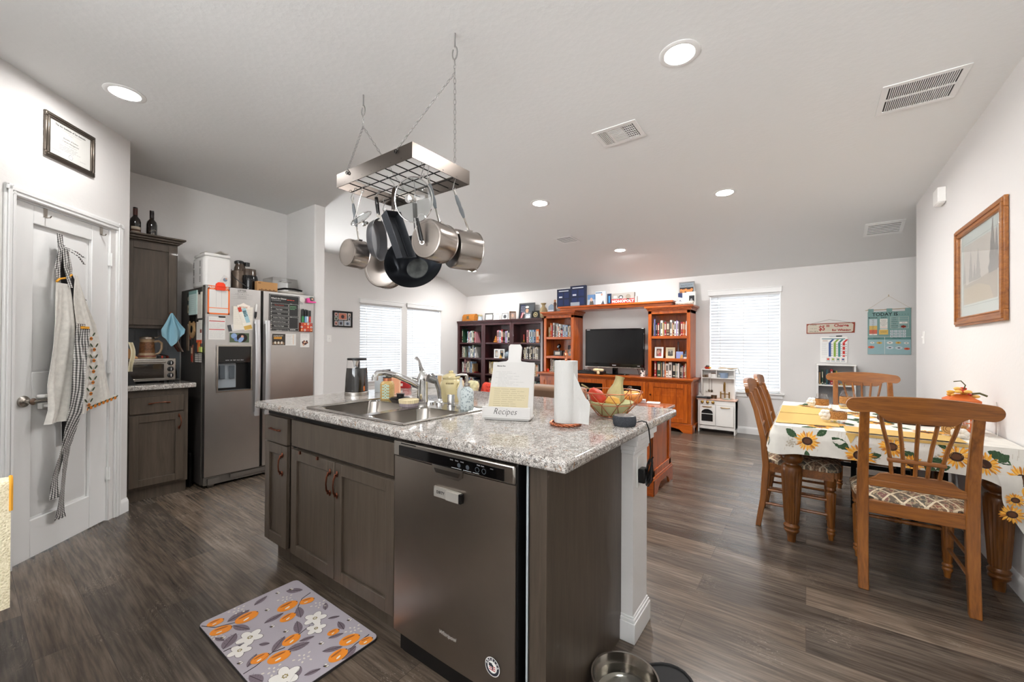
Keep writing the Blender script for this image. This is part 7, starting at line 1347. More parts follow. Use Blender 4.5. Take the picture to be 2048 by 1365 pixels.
t=thing('cedar_chest','cherry wood panelled chest on bracket feet behind the island','chest',(-1.42,3.66,0))
hx0,hx1,hy0,hy1=-1.74,-1.03,3.385,3.945
b=MB();b.box((hx0+.012,hy0+.012,.09),(hx1-.012,hy1-.012,.655))
for y0,y1,z0,z1 in ((hy0,hy0+.06,.12,.655),(hy1-.06,hy1,.12,.655),(hy0,hy1,.12,.20),(hy0,hy1,.60,.655)): b.box((hx1-.012,y0,z0),(hx1,y1,z1))
for x0,x1,z0,z1 in ((hx0,hx0+.06,.12,.655),(hx1-.06,hx1,.12,.655),(hx0,hx1,.12,.20),(hx0,hx1,.60,.655)): b.box((x0,hy0,z0),(x1,hy0+.012,z1))
build(b,'body',CHERRY,t,.003)
b=MB();pl=[(0,0),(.11,0),(.14,.05),(.19,.075),(.37,.075),(.42,.05),(.45,0),(.56,0),(.56,.13),(0,.13)]
b.prism([(hy0-.012+u*(hy1-hy0+.024)/.56,z) for u,z in pl],'x',hx1-.004,hx1+.014);W=hx1-hx0+.028
b.prism([(hx0-.014+u*W/.56,z) for u,z in pl],'y',hy0-.014,hy0+.004);b.box((hx0-.014,hy0+.004,0),(hx0,hy1+.012,.13))
b.box((hx0-.008,hy0-.008,.13),(hx1+.008,hy0+.0,.15));b.box((hx1,hy0-.008,.13),(hx1+.008,hy1+.006,.15));build(b,'bracket_base',CHERRYH,t,.003)
b=MB();b.box((hx0-.012,hy0-.012,.655),(hx1+.012,hy1+.012,.667));b.box((hx0-.03,hy0-.03,.667),(hx1+.03,hy1+.03,.695));build(b,'top',wood('cherry polished top','#7a340c','#a85218',0,.16,.6,.6),t,.007,3)
t=thing('pumpkin','pale orange pumpkin with curled brown stem on the cherry chest','pumpkin',(-1.32,3.68,.6955))
b=MB();n=48;pr=[(math.sin(PI*k/14),-math.cos(PI*k/14)) for k in range(15)];vs=[];fs=[]
for k,(r,z) in enumerate(pr):
    for i in range(n): a=2*PI*i/n;q=1-.10*abs(math.cos(a*5))**6*1;rr=r*.105*q;vs.append((-1.32+rr*math.cos(a),3.68+rr*math.sin(a),.6955+.070+z*.070*(1 if z<0 else 1-.30*max(0,1-r*1.7))))
for k in range(14):
    for i in range(n): fs.append((k*n+i,k*n+(i+1)%n,(k+1)*n+(i+1)%n,(k+1)*n+i))
b.add(vs,fs,0,True);build(b,'pumpkin_body',mat('pumpkin skin','#c8802f',.5,var=.12,vs=20),t)
b=MB();b.tube([(-1.32,3.68,.81),(-1.322,3.678,.835),(-1.33,3.665,.85)],.008,8)
for q in (0,1): b.tube([(-1.33+.022*math.cos(a+q)*(1+.1*q),3.66+.02*math.sin(a),.845+.022*math.sin(a*1.2+q)) for a in [k*.45 for k in range(17)]],.0035,5)
build(b,'stem',C('#4c4138',.7),t)
b=MB();T=AX((-1.18,3.90,.6955),(0,0,1),(.95,.2,0));b.box((-.06,-.05,0),(.06,.05,.012),0,T);b.box((-.15,-.03,0),(-.07,.02,.035),1,T);solo(b,'remote_box',[C('#e3e1dc'),C('#b9bcc0')],'white flat gadget and grey block behind the pumpkin','gadget',bev=.003)
# ---------------------------------------------------------------- dining table
TX0,TX1,TY0,TY1,TZ0=-.155,.862,3.02,4.36,.745
t=thing('dining_table','oak dining table with thick fluted turned legs under a sunflower cloth','table',(.35,3.69,0))
b=MB();b.box((TX0,TY0,TZ0-.03),(TX1,TY1,TZ0+.005));build(b,'tabletop',OAKX,t,.006)
b=MB()
for a in ((TX0+.05,TY0+.06,TX1-.05,TY0+.085),(TX0+.05,TY1-.085,TX1-.05,TY1-.06),(TX0+.05,TY0+.085,TX0+.075,TY1-.085),(TX1-.075,TY0+.085,TX1-.05,TY1-.085)): b.box((a[0],a[1],TZ0-.12),(a[2],a[3],TZ0-.03))
build(b,'apron',OAK,t)
LEGP=[(0,0),(.022,0),(.026,.05),(.03,.055),(.040,.065),(.042,.075),(.036,.084),(.043,.092),(.044,.102),(.036,.112),(.034,.118),(.040,.13),(.050,.30),(.056,.42),(.057,.47),(.05,.485),(.036,.492),(.034,.50),(.052,.51),(.062,.53),(.062,.545),(.052,.562),(.040,.57),(.050,.578),(.056,.588),(.050,.60),(.056,.612),(.056,.622),(.046,.634),(.05,.66),(.05,.715)]
for x,y in ((TX0+.08,TY0+.12),(TX1-.06,TY0+.12),(TX0+.08,TY1-.045),(TX1-.06,TY1-.045)):
    b=MB();b.lathe(LEGP,40,o=(x,y,.0005),flute=(11,13,.13));build(b,'leg',OAKD,t)
# table cloth, printed with sunflowers
CLW=mat('sunflower cloth ground','#d8d5cd',.85,var=.06,vs=18)
cx0,cx1,cy0,cy1,cz=TX0-.012,TX1+.006,TY0-.014,TY1+.014,TZ0+.0075
def CT_(x,y): return V((x,y,cz))
DROP=.150;YL=cy1-cy0;XW=cx1-cx0
def SK(s,d,o=0):   # skirt: s runs from far end down the left edge, round the corner, along the near edge
    rc=.035;L1=YL-rc;L2=rc*PI/2
    if s<L1: p=V((cx0,cy1-s,0));n=V((-1,0,0))
    elif s<L1+L2: a=(s-L1)/rc;n=V((-math.cos(a),-math.sin(a),0));p=V((cx0+rc,cy0+rc,0))+n*rc
    else: p=V((cx0+rc+s-L1-L2,cy0,0));n=V((0,-1,0))
    k=d/DROP;w=.012*k*(.6+.9*math.sin(s*17)+.5*math.sin(s*41+1))+.018*min(1,k*3)
    cor=math.exp(-((s-L1-L2/2)/.10)**2);w+=.022*cor*k
    endc=math.exp(-((s-(L1+L2+XW-rc))/.10)**2)
    return p+n*(w+o)+V((0,0,cz-.004*min(1,k*8)-d*(1+.12*cor+.55*endc)))
ST=YL-.035+.035*PI/2+XW-.035-.004
t=thing('tablecloth','sunflower printed tablecloth draped over the dining table','tablecloth',(.35,3.69,.6))
b=MB();b.sheet(lambda u,v:(cx0+.002+u*(XW-.002),cy0+.002+v*(YL-.002),cz),20,24,0)
b.sheet(lambda u,v:SK(u*ST,v*DROP),150,12,0);b.sheet(lambda u,v:(cx0+u*(XW-.004),cy1+.014*v,cz-v*.15),30,6,0)
# corner of the cloth falling beside the wall
b.sheet(lambda u,v:(cx1-.014+.008*math.sin(v*6)*v-.11*u*(1-.3*v),cy0-.016-.06*u*(1-.4*v)-.004*math.sin(v*9),cz-.12-v*(.30-.14*u)),10,12,0)
build(b,'cloth',CLW,t)
P5=[C('#e39a2c',.8),C('#f0b850',.8),C('#3b2216',.8),C('#5d3a22',.8),C('#2f4a2e',.8),C('#55724a',.8),C('#b5ac9c',.85),C('#c07a2a',.8)]
b=MB()
def sun(f,x,y,r,seed,tilt=0,n=17):
    R_=random.Random(seed)
    for lv,(k,m) in enumerate(((1.0,0),(.86,1))):
        for i in range(n):
            a=2*PI*(i+.5*lv)/n+R_.uniform(-.08,.08);l=r*k*R_.uniform(.88,1.08);w=.13
            pts=[(x+rr*l*math.cos(a+da),y+rr*l*math.sin(a+da)) for rr,da in ((.34,-.02),(.6,-w),(.85,-w*.55),(1,0),(.85,w*.55),(.6,w))]
            b.poly([tuple(f(p[0],p[1],.0012+.0003*lv+.00001*i)) for p in pts],m if (i+lv)%5 else 7)
    for rr,m,o in ((.42,2,.0022),(.27,3,.0025)): b.poly([tuple(f(x+rr*r*math.cos(2*PI*i/20),y+rr*r*.9*math.sin(2*PI*i/20),o)) for i in range(20)],m)
def lf(f,x,y,l,a,m=4,w=.26,jag=True):
    L=[];n=12
    for i in range(n+1): k=i/n;q=w*l*math.sin(PI*min(1,k*1.02))**.8*(1.08 if (jag and i%2) else .92);L.append((k*l,q))
    for i in range(n-1,0,-1): k=i/n;q=w*l*math.sin(PI*k)**.8*(1.08 if (jag and i%2) else .92);L.append((k*l,-q))
    T=lambda p:(x+p[0]*math.cos(a)-p[1]*math.sin(a),y+p[0]*math.sin(a)+p[1]*math.cos(a))
    b.poly([tuple(f(*T(p),.0008)) for p in L],m);b.poly([tuple(f(*T(p),.0011)) for p in ((0,.002),(l*.95,0),(0,-.002))],5)
    for k in (.3,.5,.7):
        for s in (-1,1): b.poly([tuple(f(*T(p),.0011)) for p in ((k*l,0),((k+.12)*l,s*w*l*.7),((k+.14)*l,s*w*l*.7))],5)
sN=YL-.035+.035*PI/2   # arc length where the near edge starts (x = cx0+.035)
FS=lambda x,z,o:SK(sN+(min(x,cx1-.006)-cx0-.035),min(max(cz-z,.0),DROP*.995),o)
FT_=lambda x,y,o:V((min(max(x,cx0+.005),cx1-.005),min(max(y,cy0+.005),cy1-.005),cz+o))
FL=lambda y,z,o:SK(cy1-y,min(max(cz-z,0),DROP*.995),o)
for x,z,r,sd in ((.005,.685,.062,1),(.245,.635,.07,2),(.378,.705,.056,3),(.455,.63,.05,4),(.62,.69,.062,5),(.715,.675,.055,6),(.835,.66,.05,7)): sun(FS,x,z,r,sd)
for x,z,l,a in ((-.045,.70,.07,2.5),(.05,.72,.06,.6),(0,.63,.05,-1.4),(.2,.66,.10,2.5),(.335,.655,.06,3.5),(.42,.69,.08,-.6),(.43,.655,.06,-1.2),(.52,.665,.07,-.3),(.585,.72,.05,2.2),(.6,.635,.06,3.6),(.76,.70,.05,.7),(.80,.70,.08,2.7),(.84,.64,.06,-.5),(.50,.63,.07,-.7)): lf(FS,x,z,l,a)
for x,z in ((-.075,.665),(.55,.665),(.30,.64)):
    for k in range(14): a=k*2.4;rr=.004+.0017*k;b.poly([tuple(FS(x+rr*math.cos(a)+.006*math.cos(2*PI*i/6),z+rr*math.sin(a)+.006*math.sin(2*PI*i/6),.0006)) for i in range(6)],6)
R_=random.Random(5)
for k in range(60):
    x=R_.uniform(cx0+.05,cx1-.03);z=R_.uniform(cz-DROP+.02,cz-.02);h=R_.uniform(.01,.03);b.poly([tuple(FS(x+q,z+h*w,.0005)) for q,w in ((0,0),(.0015,0),(.0045,1),(.003,1))],6)
for y,z,r,sd in ((3.09,.69,.06,11),(3.5,.68,.06,12),(3.95,.67,.06,13)): sun(FL,y,z,r,sd)
for y,z,l,a in ((3.05,.63,.06,2),(3.16,.70,.07,.3),(3.42,.66,.06,3.4),(3.6,.68,.07,.2),(3.85,.7,.06,3)): lf(FL,y,z,l,a)
for i in range(26):
    x=R_.uniform(cx0+.06,cx1-.06);y=R_.uniform(cy0+.06,cy1-.06)
    if i%2: sun(FT_,x,y,.075,20+i,n=13)
    lf(FT_,x+R_.uniform(-.1,.1),y+R_.uniform(-.1,.1),.11,R_.uniform(0,6.2));lf(FT_,x-.05,y+.06,.10,R_.uniform(0,6.2))
# flowers on the corner that hangs at the wall side
FC=lambda x,y,o:V((cx1-.03+x,cy0-.05-o*6-.01*y,.50+y))
sun(FC,-.045,-.05,.045,41);sun(FC,-.035,.02,.035,42)
build(b,'sunflower_print',P5,t)
MUS=mat('mustard cotton','#c8a561',.9,bump=.2,bs=150)
def mat_(lab,pts,z=cz+.0032):
    b=MB();b.prism(pts,'z',z,z+.003);return solo(b,'placemat',MUS,lab,'placemat','mustard placemats on the dining table')
mat_('mustard placemat before the paired side chairs, close to near table end',[(-.160,3.10),(.165,3.15),(.165,3.60),(-.160,3.57)])
mat_('mustard placemat before the paired side chairs, away from near table end',[(-.160,3.60),(.165,3.63),(.165,4.05),(-.160,4.02)])
mat_('mustard placemat under the rope jar at the far chair',[(.22,4.12),(.68,4.12),(.68,4.36),(.22,4.36)])
b=MB();b.prism([(.185,3.04),(.665,3.04),(.665,3.20),(.185,3.20)],'z',cz+.0032,cz+.0062)
b.sheet(lambda u,v:(.185+.48*u,3.04-.036*v if v<.9 else 3.04-.036*v,cz+.0064-(0 if v<.7 else 0)),2,4,0)
def hangm(u,v): p=SK(sN+(.185+.48*u-cx0-.035),v*.012+.001,.004);return p
b.sheet(hangm,20,3,0);
def tri(u,v): p=SK(sN+(.185+.05*u*(1-v)+.02*v-cx0-.035),v*.055+.001,.006);return p
b.sheet(tri,4,8,0);solo(b,'placemat',MUS,'mustard placemat with tassel tip hanging over the near table edge','placemat','mustard placemats on the dining table')
# ---------------------------------------------------------------- chairs
TAP=pattern2('tapestry seat','#8a6450','#566260','#d8c9ae',17)
def chair(loc,rz,lab):
    t=thing('dining_chair',lab,'chair',loc,'maple dining chairs',rz);T=WM[t.name]
    def mb(): return MB(T)
    b=mb()
    def seat(u,v):
        a=2*PI*u;c,s=math.cos(a),math.sin(a);w=.225-.018*(s<0)*abs(s);px=w*math.copysign(abs(c)**.45,c)*(1+.08*s);py=.215*math.copysign(abs(s)**.45,s)
        k=v;return (px*k,py*k+.01,.462+.038*(1-k**4)**.6)
    b.sheet(lambda u,v:seat(1-u,v),40,8,0)
    b.sheet(lambda u,v:(lambda p:(p[0],p[1],.462-.022*v))(seat(1-u,1)),40,1,0) if False else b.sheet(lambda u,v:(lambda p:(p[0],p[1],.44+.022*(1-v)))(seat(u,1)),40,1,0)
    build(b,'seat',TAP,t)
    b=mb();b.prism([(-.185,-.175),(.185,-.175),(.20,.19),(-.20,.19)],'z',.40,.441);b.box((-.19,-.205,.385),(.19,-.18,.455));b.box((-.2,.18,.39),(.2,.2,.445))
    for s in (-1,1): b.prism([(s*.185,-.18),(s*.203,-.18),(s*.218,.18),(s*.2,.18)],'z',.385,.443)
    build(b,'seat_frame',OAKX,t,.004)
    for s in (-1,1):      # rear posts sweep back above and below the seat
        b=mb();st=[(0,-.235,.021,.016),(.2,-.205,.022,.018),(.42,-.19,.024,.02),(.6,-.205,.022,.018),(.8,-.25,.020,.015),(.92,-.29,.019,.013)]
        rings=[]
        for z,y,w,d in st: rings.append([(s*.195-w,y-d,z),(s*.195+w,y-d,z),(s*.195+w,y+d,z),(s*.195-w,y+d,z)])
        b.add([p for r in rings for p in r],[(k*4+i,k*4+(i+1)%4,(k+1)*4+(i+1)%4,(k+1)*4+i) for k in range(5) for i in range(4)]+[(3,2,1,0),(20,21,22,23)]);build(b,'rear_post',OAK,t,.004)
    b=mb();n=20
    def lo(x):
        a=abs(x)
        if a<.10: return .878
        if a<.168: return .878+.042*(.5-.5*math.cos((a-.10)/.068*PI))
        if a<.232: return .920-.006*math.sin((a-.168)/.064*PI/2)
        return .9505-math.sqrt(max(.0365**2-(a-.232)**2,0))
    def hi(x):
        a=abs(x);c=1.005-.018*(a/.232)**2
        return c if a<.232 else .9505+math.sqrt(max(.0365**2-(a-.232)**2,0))
    xs=sorted(set([-.2685+.537*i/44 for i in range(45)]+[s_*(.232+.0365*math.sin(k*PI/12)) for s_ in (-1,1) for k in range(7)]))
    dn=[(x,lo(x)) for x in xs]
    cy=lambda x,z:-.245-.62*max(0,z-.80)*.30-.045+.22*(x*x)*1.2
    # strips between lower and upper outline keep the curved board clean
    nn=len(dn);upi=[(x,hi(x)) for x,_ in dn];vs=[]
    for o in (-.013,.013):
        vs+=[(x,cy(x,z)+o,z) for x,z in dn];vs+=[(x,cy(x,max(z,dn[i][1]+.001))+o,max(z,dn[i][1]+.001)) for i,(x,z) in enumerate(upi)]
    fs=[]
    for i in range(nn-1):
        fs+=[(i,i+1,nn+i+1,nn+i),(2*nn+i+1,2*nn+i,3*nn+i,3*nn+i+1),(nn+i,nn+i+1,3*nn+i+1,3*nn+i),(i+1,i,2*nn+i,2*nn+i+1)]
    fs+=[(0,nn,3*nn,2*nn),(nn-1,3*nn-1,4*nn-1,2*nn-1)];b.add(vs,fs,0,True);build(b,'crest_rail',OAKX,t,.003)
    b=mb();b.box((-.175,-.222,.530),(.175,-.200,.565));b.prism([(-.175,.565),(.175,.565),(.15,.575),(.13,.598),(.10,.604),(-.10,.604),(-.13,.598),(-.15,.575)],'y',-.222,-.200);build(b,'lower_rail',OAKX,t,.004)
    b=mb();b.box((-.105,-.247,.668),(.105,-.217,.688));build(b,'spindle_brace',OAKX,t,.006)
    for i in (-2,-1,0,1,2):
        b=mb();b.tube([(i*.042,-.211,.595),(i*.044,-.218,.63),(i*.046,-.232,.678),(i*.053,-.25,.76),(i*.062,-.275,.84),(i*.068,-.292,.905)],.0085,8);build(b,'spindle',OAK,t)
    for s in (-1,1):
        b=mb();b.lathe([(0,0),(.013,0),(.016,.03),(.022,.04),(.022,.05),(.017,.056),(.022,.062),(.022,.07),(.016,.078),(.020,.09),(.026,.27),(.027,.30),(.022,.308),(.016,.312),(.027,.325),(.024,.34),(.028,.345),(.028,.40),(0,.40)],24,Matrix.Translation((s*.185,.165,.0005)),flute=(9,11,.12));build(b,'front_leg',OAK,t)
    b=mb();b.lathe([(.009,0),(.010,.12),(.014,.16),(.011,.17),(.015,.18),(.011,.19),(.014,.20),(.010,.24),(.009,.36)],12,AX((-.18,.165,.255),(1,0,0)));build(b,'stretcher',OAK,t)
    for s in (-1,1):
        for z in (.16,.255): b=mb();b.tube([(s*.19,-.20,z),(s*.187,.165,z)],.009,8);build(b,'stretcher',OAK,t)
    return t
c1=chair((.435,2.985,0),0,'maple dining chair with its back to the viewer at the near table end')
dup(c1,(.425,4.73,0),PI,'maple dining chair at the far table end, before the small white bookshelf')
dup(c1,(-.035,3.485,0),-PI/2,'maple side chair beside the fluted table leg, facing the wall')
dup(c1,(-.022,4.03,0),-PI/2,'maple side chair beyond the other one, under the bright window')
# ---------------------------------------------------------------- on the table
JG=glass('jar glass','#ffffff',0,.10);ROPE=weave('jute rope','#b5824e','#6e4826',140);COT=mat('cotton boll','#ece8e0',.95,bump=.6,bs=60)
def jar(x,y,lab,bol=True,r=.042,h=.115):
    z=cz+.0065;t=thing('mason_jar',lab,'jar',(x,y,z),'jute wrapped jars on the dining table')
    b=MB();b.lathe([(0,.002),(r*.92,.002),(r,.012),(r,h*.72),(r*.82,h*.84),(r*.8,h),(r*.84,h)],28,o=(x,y,z));b.lathe([(0,.006),(r*.85,.006),(r*.9,.015)],28,o=(x,y,z));build(b,'jar_glass',JG,t)
    b=MB();b.lathe([(r+.0005,h*.20),(r+.004,h*.22),(r+.004,h*.60),(r+.0005,h*.62)],28,o=(x,y,z));build(b,'jute_wrap',ROPE,t)
    if bol:
        b=MB();d,rr=viewdir((x,y));c=V((x,y,z+h*.38))-rr*(r+.022)-d*.012
        for k in range(6): a=k*1.05;b.ell(c+rr*.018*math.cos(a)+V((0,0,.02*math.sin(a))),(.017,.017,.018),10)
        b.ell(c-d*.012,(.014,.014,.014),10);build(b,'cotton_boll',COT,t)
jar(.165,3.31,'jute wrapped glass jar with cotton boll nearest the mustard placemat seam')
jar(.10,4.02,'jute wrapped glass jar with cotton boll behind the first jar')
jar(.275,4.24,'jute wrapped glass jar standing near the far chair',False,.052,.13)
z=cz+.001
t=thing('glass_mug','glass mug with jute band, wood slice and white cotton','mug',(.66,3.22,z));b=MB();b.lathe([(0,.003),(.036,.003),(.04,.012),(.042,.10),(.044,.105)],26,o=(.66,3.22,z));b.tube([(.70,3.225,z+.085),(.735,3.23,z+.082),(.742,3.23,z+.05),(.72,3.228,z+.022),(.699,3.225,z+.022)],.006,8);build(b,'mug_glass',JG,t)
b=MB();b.lathe([(.043,.02),(.0455,.022),(.0455,.062),(.043,.064)],26,o=(.66,3.22,z));build(b,'jute_wrap',ROPE,t)
b=MB();d,r=viewdir((.66,3.22));T=AX(V((.66,3.22,z+.045))-d*.047-r*.02,-d);b.lathe([(0,0),(.03,0),(.03,.006),(0,.006)],20,T);b.lathe([(.011,.0065),(.014,.0065)],20,T,1);b.lathe([(.02,.0065),(.023,.0065)],20,T,1);build(b,'wood_slice',[C('#c9a066'),C('#7a5228')],t)
b=MB()
for k in range(7): a=k*.9;b.ell(V((.66,3.22,z+.028))-d*.05+r*(.02+.022*math.cos(a))+V((0,0,.014*math.sin(a))),.016,9)
build(b,'cotton_boll',COT,t)
b=MB();M=AX((.56,3.66,z),(0,0,1));b.lathe([(0,0),(.165,0),(.172,.006),(.170,.026),(.163,.03)],44,M,1,sy=.8);b.lathe([(.163,.030),(0,.031)],44,M,0,sy=.8)
for q in (.3,.55,.8): b.lathe([(.16*q,.0312),(.16*q+.003,.0312)],36,M,2,sy=.8)
solo(b,'wood_slab',[C('#bd8a58',.6),mat('tree bark','#4a3020',.9,bump=.8,bs=60),C('#9a6a3c',.6)],'round tree slice with bark edge lying on the cloth','wood slice')
t=thing('lantern','orange wooden fall lantern with cutout sides and flower top at wall','lantern',(.735,3.46,z));LO=mat('orange lantern wood','#c8642a',.5)
b=MB();b.box((.675,3.40,z),(.80,3.525,z+.018))
for x in (.68,.785):
    for y in (3.405,3.51): b.box((x,y,z+.018),(x+.010,y+.010,z+.17))
b.box((.67,3.395,z+.17),(.805,3.53,z+.185))
for x in (.715,.74,.765): b.box((x-.005,3.406,z+.018),(x+.005,3.41,z+.17))
for zz in (.05,.1,.14): b.box((.68,3.406,z+zz),(.795,3.41,z+zz+.006))
build(b,'lantern_body',LO,t,.002)
b=MB();b.taper((.672,3.397,.803,3.528,z+.185),(.715,3.44,.76,3.485,z+.215),0,0);build(b,'lantern_roof',LO,t)
b=MB();b.cyl((.7375,3.4625,z+.018),(.7375,3.4625,z+.10),.03);build(b,'candle',C('#e8dcc4',.5),t)
b=MB()
for k in range(14): a=k*2.4;rr=.012+.0035*k;b.ell((.7375+rr*math.cos(a),3.4625+rr*math.sin(a)*.8,z+.225+.02*math.sin(k*1.3)),(.018,.014,.010),8,k%3)
b.tube([(.74,3.46,z+.22),(.75,3.44,z+.27),(.73,3.43,z+.295),(.70,3.43,z+.29)],.003,5,3);b.tube([(.78,3.46,z+.22),(.81,3.46,z+.225),(.84,3.46,z+.21)],.006,5,3);build(b,'flower_top',[C('#d9a23c',.8),C('#e0b25c',.8),C('#c23a24',.7),C('#5c5a3c',.8)],t)
b=MB();b.tube([(.846,3.35,z+.19),(.85,3.34,z+.12),(.845,3.33,z+.03),(.84,3.31,z+.006),(.80,3.28,z+.004)],.0016,5);solo(b,'thin_cord',C('#c9c4bc'),'thin pale cord at the wall beside the lantern','cord')
# black stool under the table
t=thing('folding_stool','black metal framed stool tucked under the dining table','stool',(.6,4.2,0))
b=MB()
for x,y in ((.30,4.12),(.56,4.12),(.62,3.98),(.78,4.04)): b.box((x-.016,y-.016,0),(x+.016,y+.016,.60))
for a,c in (((.05,4.11,.305),(.62,4.13,.335)),((.56,3.97,.42),(.80,3.99,.45))): b.box(a,c)
b.tube([(.57,4.12,.30),(.66,4.05,.22)],.005,6);b.tube([(.57,4.12,.24),(.68,4.05,.15)],.005,6);build(b,'frame',BLKM,t)
b=MB();b.box((.26,3.95,.60),(.82,4.15,.625));build(b,'seat',BLKM,t,.005)
b=MB();T=AX((.70,4.3,0),(0,0,1),(1,.2,0));b.box((-.06,0,0),(.06,.006,.40),0,T@Matrix.Rotation(-.22,4,'X'));solo(b,'paper_card',PAP,'white sheet leaning behind the black stool legs','sheet')
# ---------------------------------------------------------------- back wall hangings
BWF=FR((0,YB,0),(1,0,0),(0,-1,0))
t=thing('whining_sign','rusty tin sign reading 5.00 Charge for Whining on a wire','sign',(.25,YB,1.42));b=MB(BWF);b.prism([(.002,1.42),(.493,1.427),(.498,1.56),(.003,1.548)],'z',.004,.007);build(b,'tin_plate',[C('#8f3a22',.6)],t)
b=MB(BWF)
b.prism([(.012,1.432),(.03,1.430),(.46,1.436),(.478,1.45),(.482,1.535),(.465,1.55),(.03,1.538),(.013,1.525)],'z',.0072,.0078,0)
b.text('THERE',.024,.075,1.532,.0082,1,rot=.0);b.text('~is a~',.03,.075,1.488,.0082,2,shear=.3);b.text('WILL BE A',.021,.08,1.447,.0082,1)
b.text('$5',.088,.165,1.487,.0082,3,bold=.0022,sx=.72);b.text('00',.042,.227,1.517,.0082,3,bold=.0014,sx=.8);b.text('Charge',.050,.362,1.521,.0082,3,bold=.0016);b.text('for Whining',.038,.362,1.462,.0082,3,bold=.0014)
build(b,'sign_lettering',[C('#c9bfae',.6),C('#3c352e'),C('#8a8378'),C('#9c1f1c',.6)],t)
b=MB(BWF);b.tube([(.05,1.548,.006),(.24,1.60,.004),(.45,1.558,.006)],.0016,5);build(b,'hanging_wire',C('#8a8680'),t)
t=thing('chore_board','white magnetic board with four diagonal topped coloured stripes','chart board',(.28,YB,1.045));b=MB(BWF);b.prism([(.147,1.052),(.155,1.045),(.412,1.047),(.42,1.055),(.425,1.37),(.417,1.378),(.155,1.376),(.147,1.368)],'z',.002,.010);build(b,'board',WHT,t,.002)
b=MB(BWF);zz=.0104;b.rect(.165,1.345,.40,1.355,zz,6);b.rect(.172,1.315,.225,1.335,zz,5)
for x,c in ((.235,0),(.285,1),(.33,2),(.375,3)):
    b.poly([(x,1.12,zz),(x+.024,1.12,zz),(x+.024,1.30,zz),(x,1.30,zz)],c);b.poly([(x,1.302,zz),(x+.024,1.302,zz),(x+.058,1.343,zz),(x+.034,1.343,zz)],c)
    for k in range(6): b.rect(x+.027,1.13+k*.028,x+.040,1.146+k*.028,zz,4)
b.lines(.165,.23,1.295,.013,13,zz,4,.0025);b.rect(.165,1.112,.405,1.114,zz,4)
for k,x in enumerate((.23,.28,.33,.38)): b.rect(x-.02,1.07,x+.02,1.105,zz,5);b.disc(x,1.087,.012,zz+.0003,(3,1,2,0)[k],8);b.rect(x-.02,1.06,x+.02,1.066,zz,6)
for k in range(3): b.rect(.376,1.14+k*.055,.398,1.155+k*.055,zz+.0004,7)
build(b,'chart_print',[C('#3d5a94'),C('#8fae4c'),C('#4a8a84'),C('#cf3a34'),C('#b4b8ba'),C('#d6c8c0'),C('#5c8a94'),PAP],t)
b=MB(BWF);b.cyl((.24,1.383,.012),(.31,1.384,.012),.005,n=8,m=1);b.cyl((.31,1.384,.012),(.37,1.385,.012),.007,n=10);build(b,'board_marker',[BLK,C('#cfd4d8')],t)
t=thing('fabric_calendar','teal fabric calendar chart reading TODAY IS hanging on dining back wall','calendar',(.81,YB,1.155));TE=mat('teal felt','#7fa19d',.9,bump=.2,bs=200)
b=MB(BWF);b.box((.617,1.157,.003),(1.006,1.68,.006))
for x in (.622,.79,.955): b.box((x,1.68,.003),(x+.05,1.715,.012))
build(b,'felt_panel',TE,t)
b=MB(BWF);b.cyl((.595,1.70,.008),(1.01,1.712,.008),.004,n=8);b.tube([(.605,1.70,.008),(.81,1.868,.004),(1.0,1.712,.008)],.0016,5);b.box((.806,1.86,.0),(.814,1.885,.006));build(b,'rod_and_string',C('#b9a88c'),t)
b=MB(BWF);zz=.0064;b.text('TODAY IS',.055,.775,1.645,zz,0,bold=.0012,sx=.95);b.text('. . . . .',.05,.93,1.652,zz,0)
b.text('MONTHS',.02,.665,1.607,zz,0,bold=.0005);b.text('DAYS',.02,.765,1.607,zz,0,bold=.0005)
for i,(s,c) in enumerate(zip('JAN FEB MAR APR MAY JUN JUL AUG SEP OCT NOV DEC'.split(),(1,1,1,1,1,2,2,2,3,3,3,4))): b.rect(.632,1.575-i*.0165,.705,1.590-i*.0165,zz,c);b.text(s,.011,.668,1.582-i*.0165,zz+.0004,0)
b.rect(.73,1.475,.80,1.592,zz,4)
for i,s in enumerate('MONDAY TUESDAY WEDNESDAY THURSDAY FRIDAY'.split()): b.text(s,.0115,.765,1.575-i*.017,zz+.0004,0)
b.text('SATURDAY',.0115,.765,1.487,zz+.0004,3);b.rect(.73,1.46,.80,1.47,zz,4);b.rect(.722,1.40,.805,1.458,zz,2);b.text('SUNDAY',.014,.764,1.43,zz+.0004,0)
frame(b,.825,1.475,.985,1.612,.002,.0006,zz-.0005,m=4);b.rect(.9,1.475,.902,1.612,zz+.0002,4)
for i,s in enumerate('DAY DATE MONTH YEAR WEATHER HOLIDAY'.split()): b.text(s,.014,.86,1.600-i*.024,zz+.0004,0);b.rect(.827,1.587-i*.022,.983,1.5885-i*.022,zz,4)
b.rect(.905,1.53,.975,1.552,zz+.0003,4);b.text('2025',.014,.94,1.541,zz+.0006,0);b.poly([(.94+.027*math.cos(PI*k/6)*(1 if k%2 else .72),1.493+.018*math.sin(PI*k/6)*(1 if k%2 else .72),zz+.0005) for k in range(12)],5)
for i in range(12): x=.838+(i%4)*.036;y=1.44-(i//4)*.031;b.rect(x-.015,y-.013,x+.015,y+.013,zz,1);b.text(str(i if i<10 else (1,2)[i-10]),.022,x,y,zz+.0004,0)
b.rect(.617,1.37,1.006,1.373,zz,4);b.rect(.617,1.34,1.006,1.368,zz-.0001,6);b.text('SEASON',.017,.70,1.355,zz+.0004,0);b.text('WEATHER',.017,.88,1.355,zz+.0004,0);b.rect(.772,1.16,.775,1.37,zz,4)
b.rect(.620,1.16,1.004,1.338,zz-.0001,7)
